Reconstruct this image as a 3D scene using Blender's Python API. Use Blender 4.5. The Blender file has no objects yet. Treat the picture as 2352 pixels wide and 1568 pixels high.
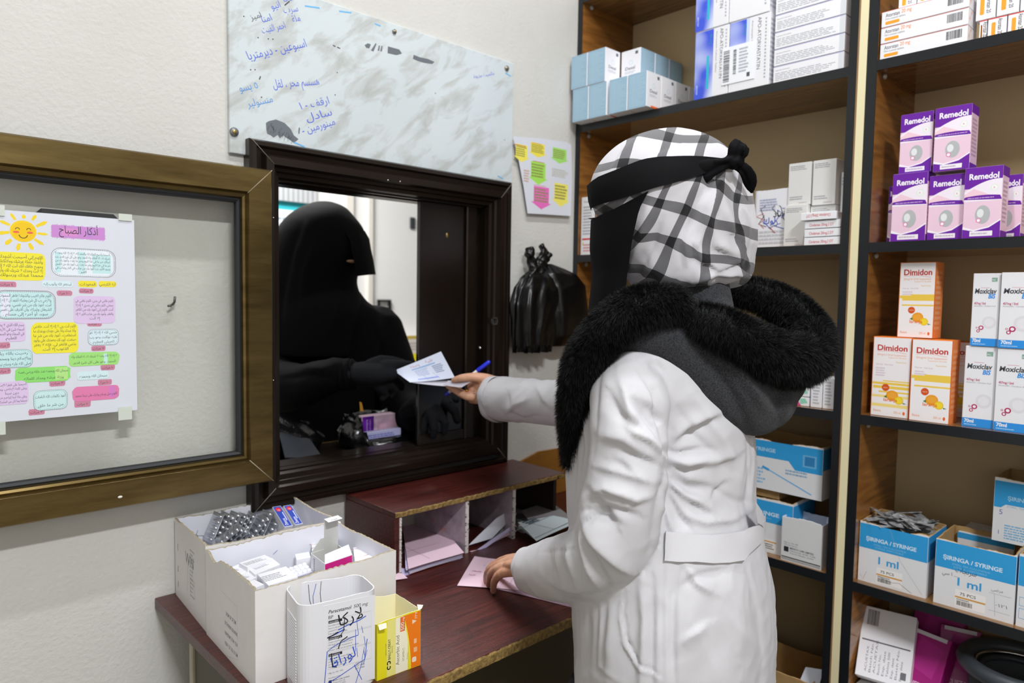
import bpy, math, random, unicodedata
import numpy as np
from mathutils import Vector, Matrix
random.seed(7); RNG = np.random.default_rng(7)
scene = bpy.context.scene
COL = scene.collection

# ------------------------------------------------------------------ camera
CAM = np.array([0.0, 0.0, 1.375])
FPX = 1622.4                       # focal length in pixels of the 2352 wide frame
YAW, PITCH, ROLL = .759756, .0621649, .0158609
FW = np.array([math.sin(YAW)*math.cos(PITCH), math.cos(YAW)*math.cos(PITCH), -math.sin(PITCH)])
_r = np.array([math.cos(YAW), -math.sin(YAW), 0.0]); _u = np.cross(_r, FW)
RT = math.cos(ROLL)*_r + math.sin(ROLL)*_u
UP = -math.sin(ROLL)*_r + math.cos(ROLL)*_u
cam = bpy.data.cameras.new('camera'); camo = bpy.data.objects.new('camera', cam); COL.objects.link(camo)
cam.sensor_width = 36.0; cam.lens = FPX/2352*36.0; cam.clip_start = .02
m = Matrix.Identity(4)
for i in range(3):
    m[i][0] = RT[i]; m[i][1] = UP[i]; m[i][2] = -FW[i]; m[i][3] = CAM[i]
camo.matrix_world = m
cam.dof.use_dof = True; cam.dof.focus_distance = 1.08; cam.dof.aperture_fstop = 4.5
scene.camera = camo
scene.view_settings.view_transform = 'Standard'; scene.view_settings.look = 'None'
scene.view_settings.gamma = 1.0; scene.view_settings.use_curve_mapping = False
scene.view_settings.exposure = 0.08
scene.cycles.max_bounces = 8; scene.cycles.diffuse_bounces = 5; scene.cycles.glossy_bounces = 4
scene.cycles.transparent_max_bounces = 12; scene.cycles.transmission_bounces = 8
scene.cycles.use_denoising = True
scene.cycles.caustics_reflective = False; scene.cycles.caustics_refractive = False
# ------------------------------------------------------------------ world and lamps
world = bpy.data.worlds.new('world'); scene.world = world; world.use_nodes = True
world.node_tree.nodes['Background'].inputs[0].default_value = (1.0, .97, .93, 1)
world.node_tree.nodes['Background'].inputs[1].default_value = 0.0
def lamp(name, loc, power, sx, sy, color, rot=(0, 0, 0)):
    l = bpy.data.lights.new(name, 'AREA'); l.shape = 'RECTANGLE'; l.size = sx; l.size_y = sy
    l.energy = power; l.color = color
    o = bpy.data.objects.new(name, l); o.location = loc; o.rotation_euler = rot; COL.objects.link(o); return o
lamp('ceiling_lamp_over_counter', (.80, .47, 3.26), 27, 1.2, .07, (.97, .985, 1.0))
lamp('ceiling_lamp_in_room', (-.10, -1.25, 3.24), 88, .6, .14, (.97, .985, 1.0))
lamp('corridor_lamp', (1.2, 3.0, 2.85), 76, .9, .5, (1.0, .99, .985))

# ------------------------------------------------------------------ pixel measurements turned into places
def ray(x, y): return FW + (x-1176)/FPX*RT - (y-784)/FPX*UP
def P(x, y, d): return CAM + ray(x, y)*d              # d: depth in metres along the view axis
def onX(x, y, X): r = ray(x, y); return CAM + r*(X/r[0])
def onY(x, y, Y): r = ray(x, y); return CAM + r*(Y/r[1])
def onZ(x, y, Z): r = ray(x, y); return CAM + r*((Z-CAM[2])/r[2])
def proj(V):
    V = np.asarray(V, float)-CAM; z = V@FW
    return 1176+FPX*(V@RT)/z, 784-FPX*(V@UP)/z, z

# ------------------------------------------------------------------ materials
def lin(c):
    if isinstance(c, str):
        c = [int(c[i:i+2], 16)/255 for i in (0, 2, 4)]
    return tuple(((v/12.92) if v <= .04045 else ((v+.055)/1.055)**2.4) for v in c[:3])+(1.0,)
MATS = {}
def mat(name, color='cccccc', rough=.6, metal=0.0, spec=.5, bump=0.0, bscale=50, var=0.0, vscale=8, sheen=0, coat=0, alpha=1, trans=0, emit=0, stretch=None, vcol=None):
    if name in MATS: return MATS[name]
    m = bpy.data.materials.new(name); m.use_nodes = True; nt = m.node_tree; b = nt.nodes['Principled BSDF']
    c = lin(color)
    b.inputs['Base Color'].default_value = c; b.inputs['Roughness'].default_value = rough
    b.inputs['Metallic'].default_value = metal; b.inputs['Specular IOR Level'].default_value = spec
    b.inputs['Sheen Weight'].default_value = sheen; b.inputs['Coat Weight'].default_value = coat
    b.inputs['Coat Roughness'].default_value = .12
    b.inputs['Alpha'].default_value = alpha; b.inputs['Transmission Weight'].default_value = trans
    if emit:
        b.inputs['Emission Color'].default_value = c; b.inputs['Emission Strength'].default_value = emit
    if bump or var:
        tc = nt.nodes.new('ShaderNodeTexCoord'); src = tc.outputs['Object']
        if stretch:
            mp = nt.nodes.new('ShaderNodeMapping'); mp.inputs['Scale'].default_value = stretch
            nt.links.new(src, mp.inputs[0]); src = mp.outputs[0]
    if bump:
        n = nt.nodes.new('ShaderNodeTexNoise'); n.inputs['Scale'].default_value = bscale; n.inputs['Detail'].default_value = 6
        nt.links.new(src, n.inputs['Vector'])
        bp = nt.nodes.new('ShaderNodeBump'); bp.inputs['Strength'].default_value = bump; bp.inputs['Distance'].default_value = .004
        nt.links.new(n.outputs[0], bp.inputs['Height']); nt.links.new(bp.outputs[0], b.inputs['Normal'])
    if var:
        n = nt.nodes.new('ShaderNodeTexNoise'); n.inputs['Scale'].default_value = vscale; n.inputs['Detail'].default_value = 8; n.inputs['Roughness'].default_value = .65
        nt.links.new(src, n.inputs['Vector'])
        rp = nt.nodes.new('ShaderNodeValToRGB'); rp.color_ramp.elements[0].position = .3; rp.color_ramp.elements[1].position = .7
        d = lin(vcol) if vcol else tuple(v*(1-var) for v in c[:3])+(1,)
        rp.color_ramp.elements[0].color = d; rp.color_ramp.elements[1].color = c
        nt.links.new(n.outputs[0], rp.inputs[0]); nt.links.new(rp.outputs[0], b.inputs['Base Color'])
    MATS[name] = m; return m
def flat(h, rough=.55): return mat('print_'+h+('' if rough == .55 else str(rough)), h, rough, spec=.35)

# ------------------------------------------------------------------ mesh builder
def nrm(v): v = np.asarray(v, float); return v/(np.linalg.norm(v)+1e-12)
class MB:
    def __init__(s): s.V = []; s.F = []; s.M = []; s.S = []; s.mats = []; s.UV = {}; s.n = 0
    def mi(s, m):
        if isinstance(m, str): m = flat(m)
        if m not in s.mats: s.mats.append(m)
        return s.mats.index(m)
    def add(s, pts, faces, m, smooth=False, uv=None):
        k = s.mi(m); o = s.n
        pts = np.asarray(pts, float).reshape(-1, 3); s.V.append(pts); s.n += len(pts)
        for f in faces:
            s.F.append(tuple(int(i)+o for i in f)); s.M.append(k); s.S.append(smooth)
        if uv is not None:
            for i, q in enumerate(uv): s.UV[o+i] = q
        return s
    def hexa(s, c, m):          # 8 corners: bottom 4 ccw, top 4 ccw
        return s.add(c, [(3, 2, 1, 0), (4, 5, 6, 7), (0, 1, 5, 4), (1, 2, 6, 5), (2, 3, 7, 6), (3, 0, 4, 7)], m)
    def box(s, a, b, m):
        x0, y0, z0 = np.minimum(a, b); x1, y1, z1 = np.maximum(a, b)
        return s.hexa([(x0, y0, z0), (x1, y0, z0), (x1, y1, z0), (x0, y1, z0), (x0, y0, z1), (x1, y0, z1), (x1, y1, z1), (x0, y1, z1)], m)
    def bbox(s, a, b, m, r=.002):   # bevelled box
        a = np.minimum(a, b).astype(float) if False else np.minimum(np.array(a, float), np.array(b, float)); b = np.maximum(np.array(a), np.array(b, float))
        pts = []; c = (a+b)/2; h = (b-a)/2; r = min(r, *(h*.9))
        idx = {}
        for sx in (-1, 1):
            for sy in (-1, 1):
                for sz in (-1, 1):
                    for ax in range(3):
                        v = h-r; v = v.copy(); v[ax] = h[ax]
                        idx[(sx, sy, sz, ax)] = len(pts); pts.append(c+v*(sx, sy, sz))
        F = []
        def o(f, n):
            p = [np.array(pts[i]) for i in f]; q = np.cross(p[1]-p[0], p[2]-p[0])
            F.append(f if q@np.array(n) > 0 else f[::-1])
        for ax in range(3):
            for sg in (-1, 1):
                k = []
                for (p, q) in ((-1, -1), (1, -1), (1, 1), (-1, 1)):
                    t = [0, 0, 0]; t[ax] = sg; t[(ax+1) % 3] = p; t[(ax+2) % 3] = q; k.append(idx[(*t, ax)])
                n = [0, 0, 0]; n[ax] = sg; o(tuple(k), n)
        for ax in range(3):
            b1, b2 = (ax+1) % 3, (ax+2) % 3
            for p in (-1, 1):
                for q in (-1, 1):
                    t0 = [0, 0, 0]; t0[ax] = -1; t0[b1] = p; t0[b2] = q; t1 = list(t0); t1[ax] = 1
                    n = [0, 0, 0]; n[b1] = p; n[b2] = q
                    o((idx[(*t0, b1)], idx[(*t1, b1)], idx[(*t1, b2)], idx[(*t0, b2)]), n)
        for sx in (-1, 1):
            for sy in (-1, 1):
                for sz in (-1, 1):
                    o((idx[(sx, sy, sz, 0)], idx[(sx, sy, sz, 1)], idx[(sx, sy, sz, 2)]), (sx, sy, sz))
        return s.add(pts, F, m)
    def grid(s, G, m, cu=False, cv=False, smooth=True, cap=False, flip=False, uv=None):
        G = np.asarray(G, float); a, b = G.shape[:2]; F = []
        for i in range(a if cu else a-1):
            for j in range(b if cv else b-1):
                i2, j2 = (i+1) % a, (j+1) % b
                f = (i*b+j, i*b+j2, i2*b+j2, i2*b+j); F.append(f[::-1] if flip else f)
        if cap:
            f = tuple(range(b)); F.append(f[::-1] if not flip else f); f = tuple((a-1)*b+j for j in range(b)); F.append(f if not flip else f[::-1])
        return s.add(G.reshape(-1, 3), F, m, smooth, uv=None if uv is None else np.asarray(uv).reshape(-1, 2))
    def tube(s, path, rad, m, seg=12, cap=True, flatn=None, fl=1.0, dome=False):
        path = np.asarray(path, float); n = len(path); rad = np.broadcast_to(np.asarray(rad, float), (n,)).copy()
        if dome:
            t0 = nrm(path[0]-path[1]); t1 = nrm(path[-1]-path[-2]); A = []; R = []
            for k in (0, 30, 60): A.append(path[0]+t0*rad[0]*math.cos(math.radians(k))); R.append(max(rad[0]*math.sin(math.radians(k)), rad[0]*.05))
            B = []; Q = []
            for k in (60, 30, 0): B.append(path[-1]+t1*rad[-1]*math.cos(math.radians(k))); Q.append(max(rad[-1]*math.sin(math.radians(k)), rad[-1]*.05))
            path = np.array(A+list(path)+B); rad = np.array(R+list(rad)+Q); n = len(path)
        T = np.gradient(path, axis=0); T /= (np.linalg.norm(T, axis=1, keepdims=True)+1e-12)
        ref = np.array(flatn, float) if flatn is not None else (np.array([0, 0, 1.]) if abs(T[0][2]) < .9 else np.array([1., 0, 0]))
        G = []; N = nrm(ref-T[0]*(ref@T[0]))
        for i in range(n):
            if flatn is not None: N = nrm(ref-T[i]*(ref@T[i]))
            else: N = nrm(N-T[i]*(N@T[i]))
            B = np.cross(T[i], N); a = np.arange(seg)/seg*2*math.pi
            G.append(path[i]+rad[i]*(np.outer(np.cos(a), N)*fl+np.outer(np.sin(a), B)))
        return s.grid(G, m, cv=True, cap=cap)
    def ball(s, c, r, m, a=16, b=10):
        r = np.broadcast_to(np.asarray(r, float), (3,)); G = []
        for i in range(b+1):
            t = math.pi*(i/b); t = min(max(t, .02), math.pi-.02); u = np.arange(a)/a*2*math.pi
            G.append(np.stack([c[0]+r[0]*math.sin(t)*np.cos(u), c[1]+r[1]*math.sin(t)*np.sin(u), np.full(a, c[2]-r[2]*math.cos(t))], 1))
        return s.grid(G, m, cv=True, cap=True)
    def verts(s): return np.concatenate(s.V) if s.V else np.zeros((0, 3))
    def build(s, name, parent=None, origin=None, **props):
        V = s.verts()
        if origin is None:
            lo, hi = V.min(0), V.max(0); origin = np.array([(lo[0]+hi[0])/2, (lo[1]+hi[1])/2, lo[2]])
        me = bpy.data.meshes.new(name); me.from_pydata((V-origin).tolist(), [], s.F)
        for m in s.mats: me.materials.append(m)
        me.polygons.foreach_set('material_index', s.M); me.polygons.foreach_set('use_smooth', s.S)
        if s.UV:
            l = me.uv_layers.new(name='uv'); vi = np.empty(len(me.loops), dtype=np.int32); me.loops.foreach_get('vertex_index', vi)
            U = np.zeros((len(V), 2)); 
            for k, q in s.UV.items(): U[k] = q
            l.data.foreach_set('uv', U[vi].ravel())
        me.update()
        o = bpy.data.objects.new(name, me); COL.objects.link(o)
        if parent is not None:
            o.parent = parent; po = np.array(parent.location)
            p = parent.parent
            while p is not None: po = po+np.array(p.location); p = p.parent
            o.location = origin-po
        else: o.location = origin
        for k, v in props.items(): o[k] = v
        return o
def thing(name, loc, label, category, group=None, kind=None):
    o = bpy.data.objects.new(name, None); o.empty_display_size = .05; o.location = loc; COL.objects.link(o)
    if kind: o['kind'] = kind
    if label: o['label'] = label; o['category'] = category
    if group: o['group'] = group
    return o
def tag(o, label, category, group=None, kind=None):
    if label: o['label'] = label; o['category'] = category
    if group: o['group'] = group
    if kind: o['kind'] = kind
    return o
def struct(o): o['kind'] = 'structure'; return o

def remesh(mb, voxel, smooth=4, fac=.5):
    """union of everything in mb as one clean skin; returns vertices and faces"""
    me = bpy.data.meshes.new('t'); me.from_pydata(mb.verts().tolist(), [], mb.F)
    o = bpy.data.objects.new('t', me); COL.objects.link(o)
    r = o.modifiers.new('r', 'REMESH'); r.mode = 'VOXEL'; r.voxel_size = voxel; r.use_smooth_shade = True
    if smooth:
        q = o.modifiers.new('s', 'SMOOTH'); q.iterations = smooth; q.factor = fac
    dg = bpy.context.evaluated_depsgraph_get(); ev = o.evaluated_get(dg); e = ev.to_mesh()
    n = len(e.vertices); V = np.empty(n*3); e.vertices.foreach_get('co', V); V = V.reshape(-1, 3)
    N = np.empty(n*3); e.vertex_normals.foreach_get('vector', N); N = N.reshape(-1, 3)
    F = [tuple(p.vertices) for p in e.polygons]
    ev.to_mesh_clear(); bpy.data.objects.remove(o); bpy.data.meshes.remove(me)
    return V, N, F

# ------------------------------------------------------------------ lettering
_forms = {}
for cp in list(range(0xFE80, 0xFEFD)):
    d = unicodedata.decomposition(chr(cp)).split()
    if len(d) == 2 and d[0] in ('<isolated>', '<final>', '<initial>', '<medial>'):
        _forms.setdefault(chr(int(d[1], 16)), {})[d[0][1:-1]] = chr(cp)
    elif len(d) == 3:
        _forms.setdefault(chr(int(d[1], 16))+chr(int(d[2], 16)), {})[d[0][1:-1]] = chr(cp)
def arabic(t):
    out = []; i = 0; units = []
    while i < len(t):
        if t[i:i+2] in _forms: units.append(t[i:i+2]); i += 2
        else: units.append(t[i]); i += 1
    for k, u in enumerate(units):
        f = _forms.get(u)
        if not f: out.append(u); continue
        pv = _forms.get(units[k-1]) if k else None; nx = _forms.get(units[k+1]) if k+1 < len(units) else None
        jp = bool(pv and 'initial' in pv and 'final' in f); jn = bool(nx and 'initial' in f and 'final' in nx)
        key = 'medial' if jp and jn else 'final' if jp else 'initial' if jn else 'isolated'
        out.append(f.get(key, f.get('isolated', u)))
    r = []
    for c in out[::-1]:
        if '\u0660' <= c <= '\u0669' and r and '\u0660' <= r[-1][-1] <= '\u0669': r[-1] = c+r[-1]
        else: r.append(c)
    return ''.join(r)
_tc = {}
def textgeo(t, bold=0, shear=0):
    k = (t, bold, shear)
    if k not in _tc:
        s = arabic(t) if any('\u0600' <= c <= '\u06ff' for c in t) else t
        cu = bpy.data.curves.new('t', 'FONT'); cu.body = s; cu.offset = bold; cu.shear = shear; cu.resolution_u = 3; cu.fill_mode = 'FRONT'
        o = bpy.data.objects.new('t', cu); COL.objects.link(o); bpy.context.view_layer.update()
        me = bpy.data.meshes.new_from_object(o.evaluated_get(bpy.context.evaluated_depsgraph_get()))
        V = np.array([v.co[:2] for v in me.vertices]).reshape(-1, 2); F = [tuple(p.vertices) for p in me.polygons]
        bpy.data.objects.remove(o); bpy.data.curves.remove(cu); bpy.data.meshes.remove(me)
        if not len(V): V = np.zeros((1, 2))
        _tc[k] = (V, F, V.min(0), V.max(0))
    return _tc[k]

class Pl:
    """a flat printed face: origin O, unit axes U, V; print is laid a hair above it"""
    def __init__(s, mb, O, U, V):
        s.mb = mb; s.O = np.array(O, float); s.U = nrm(U); s.V = nrm(V); s.N = np.cross(s.U, s.V); s.k = 1
    def at(s, u, v, h=0): return s.O+s.U*u+s.V*v+s.N*h
    def px(s, x, y):
        r = ray(x, y); t = ((s.O-CAM)@s.N)/(r@s.N); p = CAM+r*t-s.O; return p@s.U, p@s.V
    def h(s): s.k += 1; return .00006+.0000028*min(s.k, 500)
    def poly(s, pts, m, h=None):
        h = s.h() if h is None else h; pts = list(pts)
        a = sum(pts[i][0]*pts[(i+1) % len(pts)][1]-pts[(i+1) % len(pts)][0]*pts[i][1] for i in range(len(pts)))
        if a < 0: pts = pts[::-1]
        s.mb.add([s.at(u, v, h) for u, v in pts], [tuple(range(len(pts)))], m); return s
    def rect(s, u0, v0, u1, v1, m): return s.poly([(u0, v0), (u1, v0), (u1, v1), (u0, v1)], m)
    def rrect(s, u0, v0, u1, v1, m, r=.003, wob=0):
        pts = []
        for cx, cy, a0 in ((u1-r, v1-r, 0), (u0+r, v1-r, 90), (u0+r, v0+r, 180), (u1-r, v0+r, 270)):
            for k in range(5):
                a = math.radians(a0+k*22.5); pts.append((cx+r*math.cos(a)+random.uniform(-wob, wob), cy+r*math.sin(a)+random.uniform(-wob, wob)))
        return s.poly(pts, m)
    def ell(s, u, v, a, b, m, n=24, rot=0):
        c, q = math.cos(rot), math.sin(rot)
        return s.poly([(u+a*math.cos(t)*c-b*math.sin(t)*q, v+a*math.cos(t)*q+b*math.sin(t)*c) for t in np.arange(n)/n*2*math.pi], m)
    def line(s, pts, w, m, closed=False):
        P_ = [np.array(p, float) for p in pts]; h = s.h()
        if closed: P_.append(P_[0])
        if len(P_) < 2: return s
        n = len(P_); L = []; R = []
        for i in range(n):
            t = nrm(P_[min(i+1, n-1)]-P_[max(i-1, 0)]); q = np.array([-t[1], t[0]])*w/2
            if closed and i in (0, n-1): t = nrm(P_[1]-P_[n-2]); q = np.array([-t[1], t[0]])*w/2
            L.append(P_[i]+q); R.append(P_[i]-q)
        s.mb.add([s.at(*p, h) for p in L+R], [(n+i, n+i+1, i+1, i) for i in range(n-1)], m); return s
    def dash(s, pts, w, m, dl, gl):
        P_ = [np.array(p, float) for p in pts]; on = True; left = dl; cur = [P_[0]]
        for i in range(len(P_)-1):
            a, b = P_[i], P_[i+1]; L = np.linalg.norm(b-a); pos = 0
            while L-pos > left:
                pos += left; q = a+(b-a)*pos/L
                if on: cur.append(q); s.line(cur, w, m); s.k -= 1
                on = not on; cur = [q]; left = dl if on else gl
            left -= L-pos
            if on: cur.append(b)
            else: cur = [b]
        return s
    def text(s, t, u, v, size, m, align='l', bold=0, shear=0, rot=0, w=None, sx=1):
        """baseline start at u, v; size = letter size; w fits the width; rot in degrees"""
        V, F, lo, hi = textgeo(t, bold, shear); tw = hi[0]-lo[0]
        k = size; kx = size*sx
        if w: kx = w/max(tw, 1e-6)
        q = (V-[lo[0], 0])*[kx, k]; tw *= kx
        if align == 'c': q[:, 0] -= tw/2
        elif align == 'r': q[:, 0] -= tw
        if rot:
            c, n = math.cos(math.radians(rot)), math.sin(math.radians(rot)); q = np.stack([q[:, 0]*c-q[:, 1]*n, q[:, 0]*n+q[:, 1]*c], 1)
        h = s.h(); s.mb.add([s.at(u+a, v+b, h) for a, b in q], F, m); return s
    def fine(s, u0, v0, u1, v1, rows, m, fill=.55, ragged=.25):
        """rows of print too small to read"""
        h = s.h(); dv = (v1-v0)/rows; pts = []; F = []
        for i in range(rows):
            u = u0; end = u1-(u1-u0)*ragged*random.random(); b = v1-(i+.5+fill/2)*dv; t = b+dv*fill
            while u < end:
                w = (u1-u0)*random.uniform(.04, .16); e = min(u+w, end); n = len(pts)
                pts += [s.at(u, b, h), s.at(e, b, h), s.at(e, t, h), s.at(u, t, h)]; F.append((n, n+1, n+2, n+3)); u = e+(u1-u0)*.018
        s.mb.add(pts, F, m); return s
    def barcode(s, u0, v0, u1, v1, m='1c1c1c', vert=False):
        a, b = (v0, v1) if vert else (u0, u1); x = a; k = (b-a)/60; h = s.h(); pts = []; F = []
        while x < b:
            w = k*random.choice([.6, 1, 1.6, 2.2]); e = min(x+w, b); n = len(pts)
            q = [(u0, x), (u1, x), (u1, e), (u0, e)] if vert else [(x, v0), (e, v0), (e, v1), (x, v1)]
            pts += [s.at(*p, h) for p in q]; F.append((n, n+1, n+2, n+3)); x = e+k*random.choice([.6, 1, 1.5])
        s.mb.add(pts, F, m); return s
    def scrawl(s, u0, v0, u1, v1, w, m, n=9, loops=1.0):
        t = np.linspace(0, 1, n*6); x = u0+(u1-u0)*t; H = (v1-v0); ph = random.random()*6
        y = (v0+v1)/2+H*.32*np.sin(t*n*2.1+ph)+H*.2*np.sin(t*n*5.3+ph*2); x = x+(u1-u0)*.04*loops*np.sin(t*n*4.1+ph)
        return s.line(list(zip(x, y)), w, m)
# ------------------------------------------------------------------ room shell
YW, XS = 1.4, 1.573                 # the window wall and the front of the shelving
Z0 = 1.375
wallm = mat('wall_plaster', 'd4d3cf', .75, bump=.3, bscale=120, var=.10, vscale=2.2, vcol='c9c7c2')
corrm = mat('corridor_paint', 'efefee', .6)
floorm = mat('floor_tile', '8d867b', .35, var=.2, vscale=6)
def slab(name, a, b, m): 
    o = MB().box(a, b, m).build(name); o['kind'] = 'structure'; return o
w = MB(); OX0, OX1, OZ0, OZ1 = .640, 1.240, Z0-.392, Z0+.252
w.box((-1.7, YW, 0), (OX0, YW+.1, 3.33), wallm).box((OX1, YW, 0), (1.86, YW+.1, 3.33), wallm)
w.box((OX0, YW, 0), (OX1, YW+.1, OZ0), wallm).box((OX0, YW, OZ1), (OX1, YW+.1, 3.33), wallm)
w.build('wall_north')['kind'] = 'structure'
slab('wall_east', (1.86, -2.6, 0), (1.96, 1.5, 3.33), wallm)
slab('wall_west', (-1.8, -2.6, 0), (-1.7, 1.5, 3.33), wallm)
slab('wall_south', (-1.8, -2.7, 0), (1.96, -2.6, 3.33), wallm)
slab('floor', (-1.8, -2.7, -.1), (1.96, 1.5, 0), floorm)
slab('ceiling', (-1.8, -2.7, 3.33), (1.96, 1.5, 3.43), wallm)
YF = 3.9
slab('floor_corridor', (-1.2, 1.5, -.1), (4.0, YF+.1, 0), floorm)
slab('ceiling_corridor', (-1.2, 1.5, 2.95), (4.0, YF+.1, 3.05), corrm)
slab('wall_corridor_far', (-1.2, YF, 0), (4.0, YF+.1, 2.95), corrm)
slab('wall_corridor_west', (-1.3, 1.5, 0), (-1.2, YF, 2.95), corrm)
slab('wall_corridor_east', (4.0, 1.5, 0), (4.1, YF, 2.95), corrm)

# corridor details on the far wall
def fq(x, y): p = onY(x, y, YF); return p[0], p[2]
x0, z0 = fq(790, 770); x1, z1 = fq(842, 425)
tr = MB().box((x0, YF-.03, 0), (x0+.05, YF, z1+.35), mat('door_trim', 'e2ded6', .5)).box((x1, YF-.03, 0), (x1+.03, YF, z1+.35), mat('door_trim'))
tr.build('trim_1')['kind'] = 'structure'
x0, z0 = fq(560, 640); x1, z1 = fq(712, 466)
b = MB().box((x0, YF-.006, z0), (x1, YF, z1), flat('e8eef0'))
p = Pl(b, (x0, YF-.006, z0), (1, 0, 0), (0, 0, 1)); W, H = x1-x0, z1-z0
p.rect(0, H*.88, W, H, '35b6c4').rect(W*.35, H*.05, W, H*.3, '4fc0cc').fine(W*.3, H*.4, W*.95, H*.8, 6, '9aa8b0')
tag(b.build('wall_poster'), 'white wall poster with turquoise bands behind the veiled customer', 'poster')
x0, z0 = fq(560, 452); x1, z1 = fq(722, 415); g = MB().box((x0, YF-.03, z0), (x1, YF, z1+.25), mat('grille_grey', 'b9bcbf', .5))
p = Pl(g, (x0, YF-.03, z0), (1, 0, 0), (0, 0, 1))
for k in range(14): p.rect(k*(x1-x0)/14, 0, k*(x1-x0)/14+.008, z1+.25-z0, '8e9194')
tag(g.build('wall_grille'), 'grey ventilation grille high on the corridor wall', 'grille')
x0, z0 = fq(941, 525); x1, z1 = fq(952, 500)
tag(MB().bbox((x0, YF-.012, z0), (x1, YF, z1), flat('3a3c40')).build('light_switch'), 'small dark switch on the white corridor wall', 'switch')
so = thing('wall_socket', (fq(866, 716)[0], YF, fq(866, 716)[1]), 'black framed socket on the corridor wall beside the customer', 'socket')
x0, z0 = fq(866, 712); x1, z1 = fq(895, 688)
b = MB(); dk = flat('191b20')
for q in (((x0, z1-.012), (x1, z1)), ((x0, z0), (x1, z0+.012)), ((x0, z0), (x0+.012, z1)), ((x1-.012, z0), (x1, z1))): b.box((q[0][0], YF-.02, q[0][1]), (q[1][0], YF, q[1][1]), dk)
b.build('socket_frame', so); c0 = onY(893, 715, YF-.02); c1 = onY(893, 800, YF-.02)
MB().tube([c0, (c0+c1)/2+(.01, -.01, 0), c1], .007, dk).build('cable', so)
x0, z0 = fq(902, 827); x1, z1 = fq(968, 767); b = MB().bbox((x0, YF-.12, z0), (x1, YF, z1), mat('bin_white', 'e6e2dc', .5), .01)
p = Pl(b, (x0, YF-.12, z0), (1, 0, 0), (0, 0, 1)); W, H = x1-x0, z1-z0
p.rect(0, H*.86, W, H, 'cbb04e').rect(0, 0, W, H*.3, 'f2e51c').fine(W*.2, H*.4, W*.8, H*.75, 3, 'b9a9a0')
tag(b.build('wall_container'), 'yellow based white container fixed to the corridor wall', 'container')

# ------------------------------------------------------------------ window in the wall
def ringframe(mb, x0, z0, x1, z1, prof, m):
    G = [[(x0+i, y, z0+i), (x1-i, y, z0+i), (x1-i, y, z1-i), (x0+i, y, z1-i)] for i, y in prof]
    mb.grid(G, m, cv=True, smooth=False, flip=True); return mb
brown = mat('brown_aluminium', '271e18', .28, metal=.55, spec=.6, var=.25, vscale=9, vcol='241b15')
win = thing('window_1', (.94, YW, .93), '', '', kind='structure')
f = MB(); FX0, FX1, FZ0, FZ1 = .588, 1.293, Z0-.443, Z0+.303
ringframe(f, FX0, FZ0, FX1, FZ1, [(0, YW+.002), (0, 1.374), (.004, 1.367), (.012, 1.366), (.016, 1.373), (.025, 1.375), (.031, 1.363), (.046, 1.362), (.050, 1.374), (.056, 1.376), (.058, 1.384), (.066, 1.386), (.068, 1.40), (.068, 1.50)], brown)
for (x, z) in ((FX0, FZ0), (FX1, FZ0), (FX1, FZ1), (FX0, FZ1)):       # mitre lines
    sx = 1 if x == FX0 else -1; sz = 1 if z == FZ0 else -1
    f.tube([(x+sx*.002, 1.366, z+sz*.002), (x+sx*.046, 1.361, z+sz*.046)], .0006, flat('8a8378'), 4)
f.build('window_frame', win)['kind'] = 'structure'
t = MB(); t.box((OX0+.01, 1.405, OZ0), (OX1-.01, 1.412, OZ0+.02), brown).box((OX0+.01, 1.44, OZ0), (OX1-.01, 1.447, OZ0+.018), brown).box((OX0+.01, 1.405, OZ1-.02), (OX1-.01, 1.412, OZ1), brown).box((OX0+.01, 1.44, OZ1-.02), (OX1-.01, 1.447, OZ1), brown)
t.build('window_track', win)['kind'] = 'structure'
c = onY(1135, 737, 1.362); l = MB()
for s in (-1, 1): l.box((c[0]+s*.008-.0015, 1.358, c[2]-.009), (c[0]+s*.008+.0015, 1.363, c[2]+.009), mat('steel', 'c9c9c9', .25, metal=1)).box((c[0]-.0095, 1.358, c[2]+s*.008-.0015), (c[0]+.0095, 1.363, c[2]+s*.008+.0015), mat('steel'))
l.box((c[0]-.009, 1.361, c[2]-.009), (c[0]+.009, 1.3635, c[2]+.009), dk)
l.build('latch_plate', win)
sc_ = MB()
for q in ((891, 414), (919, 417)): sc_.ball(onY(*q, 1.363), .0022, mat('steel'), 8, 6)
for q in ((628, 873), (628, 500)): sc_.ball(onY(*q, 1.363), .0016, mat('steel'), 8, 6)
sc_.build('screw', win)
# dark second panel of the window, behind
dkp = mat('dark_panel', '17100d', .22, spec=.55, var=.3, vscale=5, vcol='0d0908')
dp = thing('dark_window_panel', (1.13, 1.43, OZ0+.02), 'dark brown window panel closing the opening beside the bags', 'window panel')
xa = onY(960, 700, 1.428)[0]
MB().bbox((xa, 1.424, OZ0+.016), (1.235, 1.436, OZ1-.016), dkp, .002).build('panel_board', dp)
b = MB(); xs = onY(1068, 700, 1.42)[0]
b.bbox((xs, 1.414, OZ0+.016), (xs+.035, 1.424, OZ1-.016), brown, .003).bbox((xa, 1.418, OZ0+.016), (xs, 1.424, OZ0+.045), brown, .002)
b.build('panel_stile', dp)
c = onY(1027, 540, 1.424); MB().ball(c, (.004, .002, .007), mat('brass', 'b59a5c', .3, metal=.8), 10, 6).build('keyhole_cap', dp)
c = onY(1102, 799, 1.414); MB().ball(c, (.005, .006, .005), mat('steel'), 10, 8).build('catch', dp)

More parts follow.
